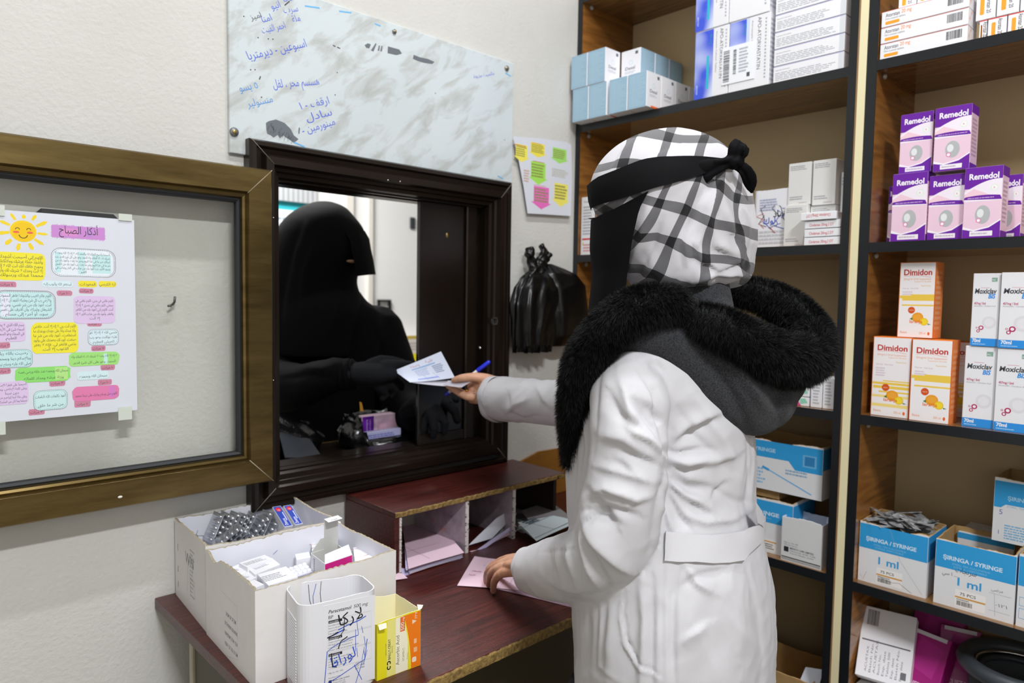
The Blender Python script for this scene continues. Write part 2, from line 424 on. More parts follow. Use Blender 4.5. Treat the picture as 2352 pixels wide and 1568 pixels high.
# ------------------------------------------------------------------ bronze sliding panel standing in front of the wall
bronze = mat('bronze_aluminium', '7d6a42', .3, metal=.85, spec=.6, var=.35, vscale=5, vcol='574726', stretch=(1, 1, 7))
SX1, SZ0, SZ1 = .617, Z0-.374, Z0+.240
sash = thing('sliding_window_panel', (.2, 1.35, SZ0), 'bronze framed sliding glass panel with a poster taped to it', 'window panel')
f = MB()
ringframe(f, -.45, SZ0, SX1, SZ1, [(.0, 1.372), (0, 1.338), (.003, 1.333), (.047, 1.333), (.050, 1.339), (.054, 1.337), (.058, 1.339), (.060, 1.346), (.060, 1.370), (.0, 1.372)], bronze)
for sz, z in ((1, SZ0), (-1, SZ1)): f.tube([(SX1-.001, 1.3335, z+sz*.001), (SX1-.05, 1.3325, z+sz*.05)], .0007, flat('b5ab93'), 4)
c = onY(276, 1141, 1.333); f.ball(c, (.004, .001, .0022), flat('e8e4da'), 8, 6)
f.build('sash_frame', sash)
f = MB(); ringframe(f, -.39, SZ0+.06, SX1-.06, SZ1-.06, [(0, 1.344), (.003, 1.342), (.007, 1.345), (.0085, 1.353)], mat('gasket', '1d1f24', .6)); f.build('gasket', sash)
gm = bpy.data.materials.new('clear_glass'); gm.use_nodes = True; nt = gm.node_tree; nt.nodes.clear()
o_ = nt.nodes.new('ShaderNodeOutputMaterial'); mx = nt.nodes.new('ShaderNodeMixShader'); tb = nt.nodes.new('ShaderNodeBsdfTransparent'); gb = nt.nodes.new('ShaderNodeBsdfGlossy'); fr = nt.nodes.new('ShaderNodeFresnel')
tb.inputs[0].default_value = (.975, .98, .97, 1); gb.inputs['Roughness'].default_value = .02; fr.inputs[0].default_value = 1.5
ge = nt.nodes.new('ShaderNodeNewGeometry'); ml = nt.nodes.new('ShaderNodeMath'); ml.operation = 'MULTIPLY_ADD'; ml.inputs[1].default_value = -1; nt.links.new(ge.outputs['Backfacing'], ml.inputs[0]); ml.inputs[2].default_value = 1; m2 = nt.nodes.new('ShaderNodeMath'); m2.operation = 'MULTIPLY'; nt.links.new(fr.outputs[0], m2.inputs[0]); nt.links.new(ml.outputs[0], m2.inputs[1]); nt.links.new(m2.outputs[0], mx.inputs[0]); nt.links.new(tb.outputs[0], mx.inputs[1]); nt.links.new(gb.outputs[0], mx.inputs[2]); nt.links.new(mx.outputs[0], o_.inputs[0])
MB().box((-.385, 1.352, SZ0+.064), (SX1-.064, 1.355, SZ1-.064), gm).build('glass_pane', sash)

# things seen on the wall through the glass
a = onY(78, 468, 1.38); b_ = onY(279, 500, 1.38)
MB_ = MB(); MB_.bbox((a[0], 1.376, Z0+.02), (b_[0], 1.4, (a[2]+b_[2])/2), mat('black_plastic', '22262c', .35), .012)
MB_.bbox((a[0]+.012, 1.3745, Z0+.03), (b_[0]-.012, 1.377, (a[2]+b_[2])/2-.012), mat('black_plastic_in', '2c3036', .5), .001)
tag(MB_.build('plastic_holder'), 'black plastic holder on the wall showing above the poster', 'holder')
c = onY(392, 700, 1.4); hk = MB().tube([c+(0, 0, -.001), c+(0, -.014, .002), c+(.001, -.018, .006), c+(.002, -.018, .016)], .0022, mat('dull_steel', '6d6a66', .4, metal=.8), 8)
hk.tube([c+(0, -.013, .001), c+(-.010, -.016, -.002)], .002, mat('dull_steel'), 8)
tag(hk.build('wall_hook'), 'small metal hook in the wall behind the glass', 'hook')

# ------------------------------------------------------------------ taped poster
PX0, PX1, PZ0, PZ1, PY = .157, .3735, Z0-.2085, Z0+.1235, 1.3508
po = thing('poster', (PX0, PY, PZ0), 'white paper poster with a smiling sun and coloured Arabic text boxes', 'poster')
b = MB().box((PX0, PY, PZ0), (PX1, PY+.0004, PZ1), mat('paper', 'd8dbe6', .7))
pl = Pl(b, (PX0, PY, PZ0), (1, 0, 0), (0, 0, 1))
def A(x, y): return pl.px(x/5.6, 480+y/5.6)
def B4(x, y): return pl.px(x/5.227, 700+y/5.227)
def blob(q, x0, y0, x1, y1, m, r=.006, wob=.0003):
    u0, v1 = q(x0, y0); u1, v0 = q(x1, y1); u0 = max(u0, .001); pl.rrect(u0, v0, u1, v1, m, min(r, (v1-v0)*.45, (u1-u0)*.45), wob); return u0, v0, u1, v1
def outline(u0, v0, u1, v1, r=.008, m='4c5358', w=.0005, dash=True):
    pts = []
    for cx, cy, a0 in ((u1-r, v1-r, 0), (u0+r, v1-r, 90), (u0+r, v0+r, 180), (u1-r, v0+r, 270)):
        for k in range(7): a = math.radians(a0+k*15); pts.append((cx+r*math.cos(a), cy+r*math.sin(a)))
    pts.append(pts[0]); pl.line(pts, w, m)
    if dash:
        cx, cy = (u0+u1)/2, (v0+v1)/2; k = .0016
        pl.dash([(x-k*np.sign(x-cx), y-k*np.sign(y-cy)) for x, y in pts], w*1.1, m, .0016, .0012)
def lines(box, rows, size, m='3f474b', mg=.12):
    u0, v0, u1, v1 = box; n = len(rows); H = v1-v0; st = H*(1-mg)/n
    for i, t in enumerate(rows):
        q = textgeo(t, .004); tw = (q[3][0]-q[2][0])*size; W = (u1-u0)*.9
        pl.text(t, (u0+u1)/2, v1-H*mg/2-st*(i+.72), size, m, 'c', bold=.004, w=min(tw, W))
# sun
cu, cv = A(298, 285); R = A(468, 285)[0]-cu
for x, y, L, w_ in ((165, 95, 30, 14), (305, 95, 16, 18), (440, 108, 26, 16), (55, 175, 38, 16), (540, 190, 46, 18), (40, 305, 42, 18), (550, 320, 38, 14), (105, 425, 30, 20), (505, 425, 40, 16), (235, 490, 30, 18), (400, 485, 30, 18)):
    u, v = A(x, y); an = math.atan2(v-cv, u-cu); L *= .00020; w_ *= .00020; c_, s_ = math.cos(an), math.sin(an)
    pl.poly([(u+a*L*c_-b2*w_*s_, v+a*L*s_+b2*w_*c_) for a, b2 in ((-1, -.6), (.3, -.8), (1, 0), (.4, .8), (-1, .5))], 'efd22c')
pl.ell(cu, cv, R, R*.96, 'f0cf1f', 40).ell(cu+R*.05, cv-R*.05, R*.9, R*.85, 'efc51b', 40)
for s in (-1, 1):
    e = cu+s*R*.42; pl.line([(e+R*.15*math.cos(t), cv+R*.12+R*.17*math.sin(t)) for t in np.linspace(0, math.pi, 9)], R*.06, '4d4a2e')
    pl.ell(cu+s*R*.52, cv-R*.10, R*.24, R*.10, 'e3684f')
pl.line([(cu+R*.32*math.cos(t), cv-R*.28+R*.33*math.sin(t)) for t in np.linspace(math.pi*1.05, math.pi*1.95, 14)], R*.07, '4d4a2e')
# title
u0, v1 = A(665, 205); u1, v0 = A(1345, 395); pl.rect(u0, v0, u1, v1, 'c98bd0'); hh_ = pl.h(); tp, tf = [], []
for k in range(36):
    x_, d_ = u0+(u1-u0)*k/36, (u1-u0)/36; j_ = random.uniform(.0012, .0034)
    for q3 in (((x_, v0), (x_+d_*.2, v0-j_), (x_+d_, v0)), ((x_, v1), (x_+d_, v1), (x_+d_*.9, v1+j_))): tf.append(tuple(range(len(tp), len(tp)+3))); tp += [pl.at(*z3, hh_) for z3 in q3]
for k in range(10):
    y_, d_ = v0+(v1-v0)*k/10, (v1-v0)/10; j_ = random.uniform(.001, .003)
    for q3 in (((u0, y_), (u0, y_+d_), (u0-j_, y_+d_*.3)), ((u1, y_), (u1+j_, y_+d_*.7), (u1, y_+d_))): tf.append(tuple(range(len(tp), len(tp)+3))); tp += [pl.at(*z3, hh_) for z3 in q3]
b.add(tp, tf, 'c98bd0')
pl.rect(u0+.014, v0+.003, u0+.036, v1-.003, 'd98fcf').rect(u0+.05, v0+.003, u0+.058, v1-.003, 'bd8ad2')
pl.text('أذكار الصباح', (u0+u1)/2, v0+(v1-v0)*.36, .0175, '3b3a3a', 'c', w=(u1-u0)*.74)
u = blob(A, 665, 500, 1455, 880, 'e6edf6', .012); u_ = A(700, 500)[0]
bw = u[2]-u[0]; pl.rect(u[0]+.004, u[1]+.006, u[0]+.14*bw, u[3]-.006, 'c4e6ea').rect(u[0]+.41*bw, u[1]+.004, u[0]+.53*bw, u[3]-.004, 'c4e6ea').rect(u[0]+.65*bw, u[1]+.006, u[0]+.97*bw, u[3]-.008, 'c4e6ea')
outline(*[u[0]-.001, u[1], u[2]+.004, u[3]+.001], r=.014)
lines(u, ['أصبحنا وأصبح الملك لله والحمد لله، لا إله إلا الله وحده لا', 'شريك له ، له الملك وله الحمد وهو على كل شئ قدير. رب', 'أسألك خير ما في هذا اليوم وخير ما بعده، وأعوذ بك من', 'شر ما في هذا اليوم وشر ما بعده. رب أعوذ بك من الكسل', 'وسوء الكبر، رب أعوذ بك من عذاب في النار وعذاب في', 'القبر'], .0052, mg=.2)
u = blob(A, -60, 540, 585, 925, 'f0e43a', .01, .0006)
lines(u, ['اللهم إني أصبحت أشهدك', 'وأشهد حملة عرشك وملائكتك', 'وجميع خلقك أنك أنت الله لا إله', 'إلا أنت وحدك لا شريك لك وأن', 'محمدا عبدك ورسولك.'], .0068, mg=.2)
u = blob(A, 1265, 925, 1500, 1005, 'f0e03a', .004); lines(u, ['آية الكرسي'], .0062, mg=0)
u = blob(A, 1005, 920, 1248, 1008, 'f0e03a', .004); lines(u, ['المعوذات'], .0062, mg=0)
u = blob(A, 540, 920, 940, 1005, 'd6ebf3', .004); lines(u, ['أستغفر الله وأتوب إليه'], .006, mg=0)
for q, x0, y0, x1, y1, t in ((A, 1015, 1020, 1205, 1085, '٣ مرات'), (A, 728, 1045, 930, 1115, '١٠٠ مرة'), (A, -40, 930, 212, 1005, '٤ مرات'), (A, 1120, 1440, 1310, 1505, '٣ مرات'), (B4, 1095, 492, 1268, 550, '٧ مرات'), (B4, 1207, 722, 1380, 778, '١٠ مرات'),
        (B4, -40, 452, 122, 518, '٣ مرات'), (B4, -40, 760, 130, 825, '٣ مرات'), (B4, 592, 902, 782, 968, '٣ مرات'), (B4, 1172, 898, 1345, 955, '١٠٠ مرة'), (B4, 890, 1148, 1090, 1218, '١٠ مرات'), (B4, 340, 1255, 537, 1312, '٣ مرات')):
    u = blob(q, x0, y0, x1, y1, 'c9839c', .003); lines(u, [t], .0058, mg=0)
u = blob(A, -60, 1060, 700, 1400, 'c4e6ea', .012); pl.rect(u[0]+.006, u[1]+.003, u[0]+.018, u[3]-.003, 'e4e6f6'); outline(u[0]-.002, u[1]-.001, u[2]+.002, u[3]+.002, .014)
lines(u, ['اللهم عالم الغيب والشهادة فاطر السموات', 'والأرض رب كل شئ ومليكه أشهد أن لا إله إلا', 'أنت، أعوذ بك من شر نفسي، ومن شر', 'الشيطان وشركه، وأن أقترف على نفسي', 'سوء، أو أجره إلى مسلم .'], .0064, mg=.12)
u = blob(A, 940, 1115, 1485, 1465, 'dcc4e8', .008, .0006)
lines(u, ['اللهم عافني في بدني، اللهم عافني في', 'سمعي، اللهم عافني في بصري لا إله إلا', 'أنت. اللهم إني أعوذ بك من الكفر', 'والفقر، وأعوذ بك من عذاب القبر لا إله', 'إلا أنت'], .0058, mg=.2)
u = blob(B4, -60, 205, 310, 438, 'dcc4e8', .006); lines(u, ['بسم الله الذي لا يضر', 'اسمه شئ في الأرض', 'في السماء وهو السميع', 'العليم.'], .0062)
u = blob(B4, 370, 212, 942, 570, 'f0e43a', .01, .0006)
lines(u, ['اللهم أنت ربي لا إله إلا أنت، خلقتني', 'وأنا عبدك وأنا على عهدك ووعدك ما', 'استطعت، أعوذ بك من شر ما', 'صنعت، أبوء لك بنعمتك علي وأبوء', 'بذنبي فاغفر لي، فإنه لا يغفر', 'الذنوب إلا أنت.'], .0062)
u = blob(B4, 1055, 295, 1425, 475, 'd6e9f2', .008); outline(*u, .008, w=.0004); lines(u, ['حسبي الله لا إله إلا هو', 'عليه توكلت وهو رب', 'العرش العظيم'], .0058)
u = blob(B4, -60, 545, 392, 742, 'c4e6ea', .008); outline(*u, .009, w=.0004); lines(u, ['رضيت بالله ربا', 'وبالإسلام دينا وبمحمد', 'صلى الله عليه وسلم نبيا.'], .0064)
u = blob(B4, 825, 578, 1432, 712, 'a3e07e', .007, .0008); pl.rect(u[2]-.024, u[1]+.002, u[2]-.018, u[3]-.003, 'c2e8e4'); lines(u, ['لا إله إلا الله وحده لا شريك له، له الملك وله', 'الحمد، وهو على كل شئ قدير.'], .0056)
u = blob(B4, 182, 758, 850, 902, '8fdc72', .008, .0008); pl.rect(u[2]-.022, u[1]+.002, u[2]-.004, u[3]-.002, 'b4e48a'); lines(u, ['سبحان الله وبحمده عدد خلقه ورضى نفسه', 'وزنة عرشه ومداد كلماته.'], .006)
u = blob(B4, 925, 805, 1305, 882, 'd2eaf0', .004); lines(u, ['سبحان الله وبحمده.'], .006, mg=0)
u = blob(B4, -60, 930, 342, 1185, 'dcc4e8', .008, .0008); lines(u, ['أصبحنا على فطرة الإسلام', 'وعلى كلمة الإخلاص، وعلى', 'دين نبينا', 'وعلى ملة أبينا إبراهيم حنيفا', 'مسلما وما كان من المشركين'], .0054)
u = blob(B4, 870, 990, 1432, 1118, 'e07fae', .007, .0008); pl.rect(u[2]-.016, u[1]+.003, u[2]-.006, u[3]-.002, 'd67fc4'); lines(u, ['اللهم صل وسلم وبارك على نبينا محمد'], .0058, mg=.1)
u = blob(B4, 402, 1035, 810, 1240, 'c9e8ea', .008); outline(*u, .009, w=.0004); lines(u, ['أعوذ بكلمات الله التامات', 'من شر ما خلق'], .0062)
b.build('sheet', po)
tape = mat('tape', 'dfe6dc', .35, alpha=.75)
for (xa_, ya_, xb_, yb_) in ((272, 490, 303, 508), (271, 935, 303, 962), (-6, 470, 11, 496), (-6, 968, 13, 997)):
    a = onY(xa_, ya_, PY-.0008); c = onY(xb_, yb_, PY-.0008); MB().box((a[0], PY-.0022, c[2]), (c[0], PY-.0016, a[2]), tape).build('tape', po)

# ------------------------------------------------------------------ marble-look writing board
mb_ = bpy.data.materials.new('marble_board'); mb_.use_nodes = True; nt = mb_.node_tree; bs = nt.nodes['Principled BSDF']
bs.inputs['Roughness'].default_value = .13; bs.inputs['Specular IOR Level'].default_value = .6
tc = nt.nodes.new('ShaderNodeTexCoord'); mp = nt.nodes.new('ShaderNodeMapping'); mp.vector_type = 'TEXTURE'; mp.inputs['Rotation'].default_value = (0, math.radians(-38), 0); mp.inputs['Scale'].default_value = (1.0, 1, .36)
nz = nt.nodes.new('ShaderNodeTexNoise'); nz.inputs['Scale'].default_value = 9; nz.inputs['Detail'].default_value = 9; nz.inputs['Roughness'].default_value = .6; nz.inputs['Distortion'].default_value = .5
rp = nt.nodes.new('ShaderNodeValToRGB'); e = rp.color_ramp.elements; e[0].position = .30; e[0].color = lin('afb3b1'); e[1].position = .52; e[1].color = lin('ced7db')
k_ = rp.color_ramp.elements.new(.44); k_.color = lin('c2c8c9')
nt.links.new(tc.outputs['Object'], mp.inputs[0]); nt.links.new(mp.outputs[0], nz.inputs['Vector']); nt.links.new(nz.outputs[0], rp.inputs[0]); nt.links.new(rp.outputs[0], bs.inputs['Base Color'])
BX0, BX1, BZ0, BZ1, BY = .557, 1.312, Z0+.272, Z0+.6185, 1.391
bd = thing('writing_board', ((BX0+BX1)/2, YW, BZ0), 'marble patterned writing board with blue Arabic marker notes over the window', 'board')
b = MB().bbox((BX0, BY, BZ0), (BX1, YW+.0005, BZ1), mb_, .0015)
pl = Pl(b, (BX0, BY, BZ0), (1, 0, 0), (0, 0, 1))
def C2(x, y): return pl.px(500+x/2.8, y/2.8)
blue = flat('4a63d6'); blu2 = flat('4f93dd'); blk = flat('3c3f46')
for t, x0, y0, x1, y1, m_, s in (('فافا', 425, 12, 490, 0, blue, .02), ('انيو', 350, 62, 408, 45, blue, .022), ('سرب', 428, 85, 520, 72, blue, .022), ('امنا', 290, 145, 352, 130, blue, .022), ('اميز', 215, 130, 285, 110, blk, .018), ('ملة', 485, 145, 535, 132, blue, .022), ('احمر الفيت', 290, 215, 440, 180, blue, .022),
        ('اسبوعين - ديرمتريا', 200, 385, 575, 300, blue, .028), ('٥ يسو', 145, 590, 262, 565, blu2, .026), ('هسسم محر ، لفل', 360, 565, 655, 545, blue, .028), ('منسولير', 195, 690, 358, 655, blu2, .024),
        ('ارقف - ١', 535, 705, 720, 665, blue, .026), ('سادل', 575, 780, 738, 740, blue, .026), ('مينورمين -', 550, 862, 758, 800, blue, .026), ('مالجيدة حذيفة', 1648, 505, 1780, 480, blue, .014)):
    u0, v0 = C2(x0, y0); u1, v1 = C2(x1, y1); L = math.hypot(u1-u0, v1-v0)
    pl.text(t, u0, v0, s*.82, m_, w=L, rot=math.degrees(math.atan2(v1-v0, u1-u0)))
for q in ([(310, 790), (330, 778), (375, 768), (430, 790), (470, 830), (490, 870), (520, 895), (490, 920), (465, 900), (440, 885), (420, 870), (400, 890), (385, 868), (360, 885), (340, 870), (318, 860), (312, 830)],
          [(945, 290), (965, 278), (985, 285), (975, 312), (955, 308)], [(985, 325), (1015, 278), (1022, 282), (1002, 332)], [(1028, 325), (1036, 292), (1044, 294), (1038, 328)], [(1046, 330), (1052, 294), (1060, 296), (1056, 332)],
          [(1095, 298), (1168, 318), (1185, 345), (1150, 355), (1092, 342)], [(1260, 352), (1300, 368), (1350, 378), (1395, 398), (1380, 412), (1330, 405), (1285, 392), (1255, 378)]):
    pl.poly([C2(*k) for k in q], flat('6b7178'))
for k in range(26):
    x = random.uniform(325, 490); y = 790+(x-320)*.45+random.uniform(-20, 40); u, v = C2(x, min(y, 905)); pl.line([(u, v), (u+random.uniform(-.006, .006), v-random.uniform(.004, .012))], .0007, blk)
for q in (((740, 290), (758, 300)), ((768, 303), (788, 312)), ((525, 820), (522, 860)), ((275, 490), (268, 512)), ((430, 35), (462, 8))): pl.line([C2(*k) for k in q], .0022, blk)
for q in (((560, 38), (655, 52)), ((780, 72), (860, 82)), ((1010, 152), (1048, 168)), ((490, 915), (560, 945)), ((1850, 470), (1885, 490)), ((1800, 1130), (1835, 1150))): pl.line([C2(*k) for k in q], .003, flat('69b3e6'))
for x, y in ((260, 242), (168, 105), (325, 250), (355, 252), (768, 467), (1845, 900), (1400, 600), (755, 610), (282, 625), (240, 448), (212, 448)): u, v = C2(x, y); pl.ell(u, v, .0014, .0014, blk, 8)
b.build('board_panel', bd)
for x, y, r in ((905, 73, .005), (1163, 157, .0065), (537, 303, .0085)):
    c = onY(x, y, BY); s = MB(); s.tube([c+(0, -.0035, 0), c+(0, .001, 0)], [r, r], mat('washer', '8b8d90', .4, metal=.6), 20); s.ball(c+(0, -.004, 0), (r*.5, .002, r*.5), mat('brass'), 12, 6); s.build('screw', bd)

# ------------------------------------------------------------------ paper with coloured arrows
nY = 1.388; b = MB(); pl = Pl(b, (1.30, nY, Z0+.2), (1, 0, 0), (0, 0, 1))
q = [(1178, 313), (1240, 318), (1300, 326), (1312, 332), (1314, 420), (1311, 496), (1250, 492), (1212, 490), (1203, 430), (1190, 360)]
fr_ = [pl.px(*k) for k in q]
b2 = [pl.at(u, v, 0) for u, v in fr_]; bk = [pl.at(u, v, -.0006) for u, v in fr_]; n_ = len(q)
if True:
    F = [tuple(range(n_))[::-1], tuple(range(n_, 2*n_))]+[(i, (i+1) % n_, n_+(i+1) % n_, n_+i) for i in range(n_)]
    b.add(b2+bk, F, mat('paper'))
def arrow(x0, y0, x1, y1, m):
    (u0, v1), (u1, v0) = pl.px(x0, y0), pl.px(x1, y1); h = (u1-u0)*.32; c = (u0+u1)/2; k = v0+(v1-v0)*.3
    pl.poly([(u0+h*.4, v1), (u1-h*.4, v1), (u1-h*.4, k), (u1, k), (c, v0), (u0, k), (u0+h*.4, k)], m); pl.fine(u0+h*.5, k, u1-h*.5, v1-.004, 5, '8d8c50')
for a_ in ((1180, 328, 1216, 376, 'f0e561'), (1214, 324, 1256, 366, 'f0e04e'), (1214, 368, 1258, 428, 'a7e35f'), (1264, 336, 1306, 380, 'a4df70'), (1220, 425, 1266, 484, 'e86fc0'), (1268, 418, 1308, 478, 'eee468')): arrow(*a_)
for x0, y0, x1, y1 in ((1182, 332, 1208, 336), (1222, 328, 1244, 332), (1224, 370, 1250, 374), (1226, 424, 1254, 428)):
    u0, v1 = pl.px(x0, y0); u1, v0 = pl.px(x1, y1); pl.rect(u0, v0, u1, v1, 'c05a30')
for x0, y0, x1, y1 in ((1203, 388, 1216, 420), (1268, 385, 1306, 412)):
    u0, v1 = pl.px(x0, y0); u1, v0 = pl.px(x1, y1); pl.fine(u0, v0, u1, v1, 5, 'c9a48f' if x0 < 1210 else 'b8b8a8')
tag(b.build('arrow_notice'), 'white paper notice with coloured arrows beside the shelving', 'notice')

# ------------------------------------------------------------------ black plastic bags hanging on the wall
bagm = mat('black_bag_plastic', '050506', .3, spec=.4, bump=.6, bscale=26)
def drape(rows, lobes, amp0, m, y_w, seed=1, thin=.6, fringe=0):
    """rows: (px y, px left, px right, how far it stands off the wall)"""
    rg = np.random.default_rng(seed); n = 96; th = np.arange(n)/n*2*math.pi; ph = rg.random(4)*6; G = []
    rr = []
    for a, b3 in zip(rows[:-1], rows[1:]):
        for t in np.linspace(0, 1, 6, endpoint=False): rr.append([x+(y-x)*t for x, y in zip(a, b3)])
    rr.append(list(rows[-1]))
    for k, (y, l, r, d) in enumerate(rr):
        amp = amp0*(.35+.9*k/len(rr))
        c = onY((l+r)/2, y, y_w); a = (onY(r, y, y_w)[0]-onY(l, y, y_w)[0])/2
        f = 1+amp*(np.sin(lobes*th+ph[0]+k*.05+1.3*np.sin(2*th+k*.11))+.7*np.sin((lobes*.6//1)*th+ph[1]-k*.13)+.35*np.sin(lobes*2*th+ph[2]+2*np.sin(3*th+k*.2)))
        dz = (fringe*.012*np.sign(np.sin(lobes*2.5*th)) if k == len(rr)-1 else 0)
        G.append(np.stack([c[0]+a*f*np.cos(th), y_w-d-d*f*.9*np.sin(th), np.full(n, c[2])+dz], 1))
    return MB().grid(G, m, cv=True, cap=True)
bg = thing('hanging_bag_bundle', (1.42, 1.36, 1.2), 'bundle of black plastic bags knotted and hung beside the window', 'bags')
drape([(616, 1222, 1252, .010), (626, 1205, 1272, .018), (640, 1188, 1290, .026), (662, 1172, 1292, .032), (700, 1160, 1276, .036), (760, 1160, 1246, .036), (797, 1163, 1238, .034)], 11, .075, bagm, 1.385, 3, fringe=1).build('bag_bundle', bg)
k = MB()
for pts, r in (([(1228, 632), (1222, 605), (1216, 580), (1219, 566)], [.016, .011, .013, .008]), ([(1236, 634), (1240, 600), (1250, 575), (1243, 563)], [.015, .012, .012, .008]), ([(1240, 628), (1252, 604), (1260, 585), (1254, 578)], [.013, .01, .009, .006]), ([(1205, 650), (1230, 628), (1262, 640), (1285, 660)], [.018, .016, .016, .014])):
    k.tube([onY(*q, 1.365) for q in pts], r, bagm, 9)
V, N, F = remesh(k, .0035, 1); V = V+N*(.0035*np.sin(V[:, 0]*190+1.5*np.sin(V[:, 2]*150))*np.sin(V[:, 1]*230+V[:, 2]*90)+.001*np.sin(V[:, 2]*330+V[:, 0]*200))[:, None]
MB().add(V, F, bagm, True).build('knot', bg)
b = drape([(606, 1248, 1262, .008), (616, 1246, 1284, .016), (630, 1240, 1308, .026), (655, 1234, 1324, .034), (720, 1230, 1330, .038), (770, 1236, 1324, .032), (793, 1244, 1296, .02)], 5, .05, bagm, 1.38, 8)
tag(b.build('black_bag'), 'glossy black plastic bag hanging against the shelving post', 'bag')
# ------------------------------------------------------------------ desk
def zr(z): return Z0+z
dm = bpy.data.materials.new('red_wood_laminate'); dm.use_nodes = True; nt = dm.node_tree; bs = nt.nodes['Principled BSDF']
tc = nt.nodes.new('ShaderNodeTexCoord'); mp = nt.nodes.new('ShaderNodeMapping'); mp.inputs['Scale'].default_value = (2.2, 60, 60)
nz = nt.nodes.new('ShaderNodeTexNoise'); nz.inputs['Scale'].default_value = 3; nz.inputs['Detail'].default_value = 8; nz.inputs['Roughness'].default_value = .7
rp = nt.nodes.new('ShaderNodeValToRGB'); e = rp.color_ramp.elements; e[0].position = .36; e[0].color = lin('2e110f'); e[1].position = .66; e[1].color = lin('5c2620')
n2 = nt.nodes.new('ShaderNodeTexNoise'); n2.inputs['Scale'].default_value = 16; n2.inputs['Detail'].default_value = 10; n2.inputs['Roughness'].default_value = .8
r2 = nt.nodes.new('ShaderNodeValToRGB'); r2.color_ramp.elements[0].position = .34; r2.color_ramp.elements[0].color = lin('1c0d10'); r2.color_ramp.elements[1].position = .40; r2.color_ramp.elements[1].color = (1, 1, 1, 1)
mxc = nt.nodes.new('ShaderNodeMix'); mxc.data_type = 'RGBA'; mxc.blend_type = 'MULTIPLY'; mxc.inputs[0].default_value = .8
nt.links.new(tc.outputs['Object'], mp.inputs[0]); nt.links.new(mp.outputs[0], nz.inputs['Vector']); nt.links.new(nz.outputs[0], rp.inputs[0])
nt.links.new(tc.outputs['Object'], n2.inputs['Vector']); nt.links.new(n2.outputs[0], r2.inputs[0]); nt.links.new(rp.outputs[0], mxc.inputs[6]); nt.links.new(r2.outputs[0], mxc.inputs[7]); nt.links.new(mxc.outputs[2], bs.inputs['Base Color'])
bs.inputs['Roughness'].default_value = .3; bs.inputs['Specular IOR Level'].default_value = .6
bp = nt.nodes.new('ShaderNodeBump'); bp.inputs['Strength'].default_value = .55; bp.inputs['Distance'].default_value = .0016; nt.links.new(nz.outputs[0], bp.inputs['Height']); nt.links.new(bp.outputs[0], bs.inputs['Normal'])
chip = mat('chipboard_edge', 'a08248', .8, bump=.4, bscale=260, var=.6, vscale=120, vcol='55421f')
olive = mat('desk_side_olive', '49432f', .5)
DX0, DX1, DY0, DY1, DZ = .411, 1.568, .822, 1.398, .80
desk = thing('desk', (.98, 1.1, 0), 'dark red wooden counter desk with a chipped raw front edge', 'desk')
MB().bbox((DX0, DY0+.002, DZ-.020), (DX1, DY1, DZ), dm, .001).build('desktop', desk)
eb = MB(); n = 150; xs = np.linspace(DX0+.002, DX1, n); G = []
jt = RNG.normal(0, .0004, n); jb = RNG.normal(0, .0008, n)
for i, x in enumerate(xs): G.append([(x, DY0+.0025, DZ-.0003+min(jt[i], 0)), (x, DY0-.0005+jb[i]*.6, DZ-.003+jt[i]), (x, DY0-.001+jt[i], DZ-.017), (x, DY0+.0025, DZ-.0195)])
eb.grid(G, chip, smooth=False, flip=True).build('raw_edge', desk)
sp = MB().bbox((.445, .90, 0), (.463, 1.29, DZ-.02), olive, .002); sp.build('side_panel', desk)
MB().bbox((1.535, .86, 0), (1.555, 1.36, DZ-.02), olive, .002).build('side_panel', desk)
MB().bbox((.463, .905, .06), (1.535, .923, DZ-.02), mat('desk_skirt', '4a4330', .45), .002).build('modesty_panel', desk)
MB().bbox((.44, 1.29, 0), (.46, 1.305, DZ-.02), mat('leg_strip', 'b3ab99', .6), .002).build('rear_leg', desk)

# low open organiser at the back of the desk
white_lam = mat('hutch_white_side', 'bfb4c0', .35, var=.35, vscale=18, vcol='8d7b86')
hut = thing('desk_organiser', (1.07, 1.3, DZ), 'low dark red wooden organiser under the window with paper compartments', 'organiser')
HX0, HX1, HY0 = .808, 1.325, 1.187
hz = zr(-.443); MB().bbox((HX0, HY0+.002, hz-.0125), (HX1, 1.385, hz), dm, .001).build('top_board', hut)
eb = MB(); n = 80; xs = np.linspace(HX0, HX1, n); jt = RNG.normal(0, .0009, n); G = []
for i, x in enumerate(xs):
    d = max(0, .0009*math.sin(i*.9)*math.sin(i*.23)); G.append([(x, HY0+.003, hz-.0002), (x, HY0+d, hz-.0025+jt[i]), (x, HY0+d+jt[i], hz-.0105), (x, HY0+.003, hz-.0123)])
eb.grid(G, chip, smooth=False, flip=True).build('raw_edge', hut)
MB().bbox((HX0, HY0+.004, DZ), (HX0+.016, 1.385, hz-.0125), dm, .001).build('side_panel', hut)
tb_ = MB()
tb_.box((HX0+.0115, HY0+.0022, DZ+.0005), (HX0+.0162, HY0+.0045, hz-.013), flat('d6d0cc'))
for k in range(0, 60, 4): a = DZ+.0005+(hz-.013-DZ)*(k+random.random()*2)/60; tb_.box((HX0+.011, HY0+.0018, a), (HX0+.0165+random.random()*.0006, HY0+.0045, a+.002), flat('c9c1bd' if k % 3 else '8d7f7a'))
tb_.build('torn_edge', hut)
xs_ = [onY(1076, 1210, HY0)[0], onY(1184, 1175, HY0)[0]]
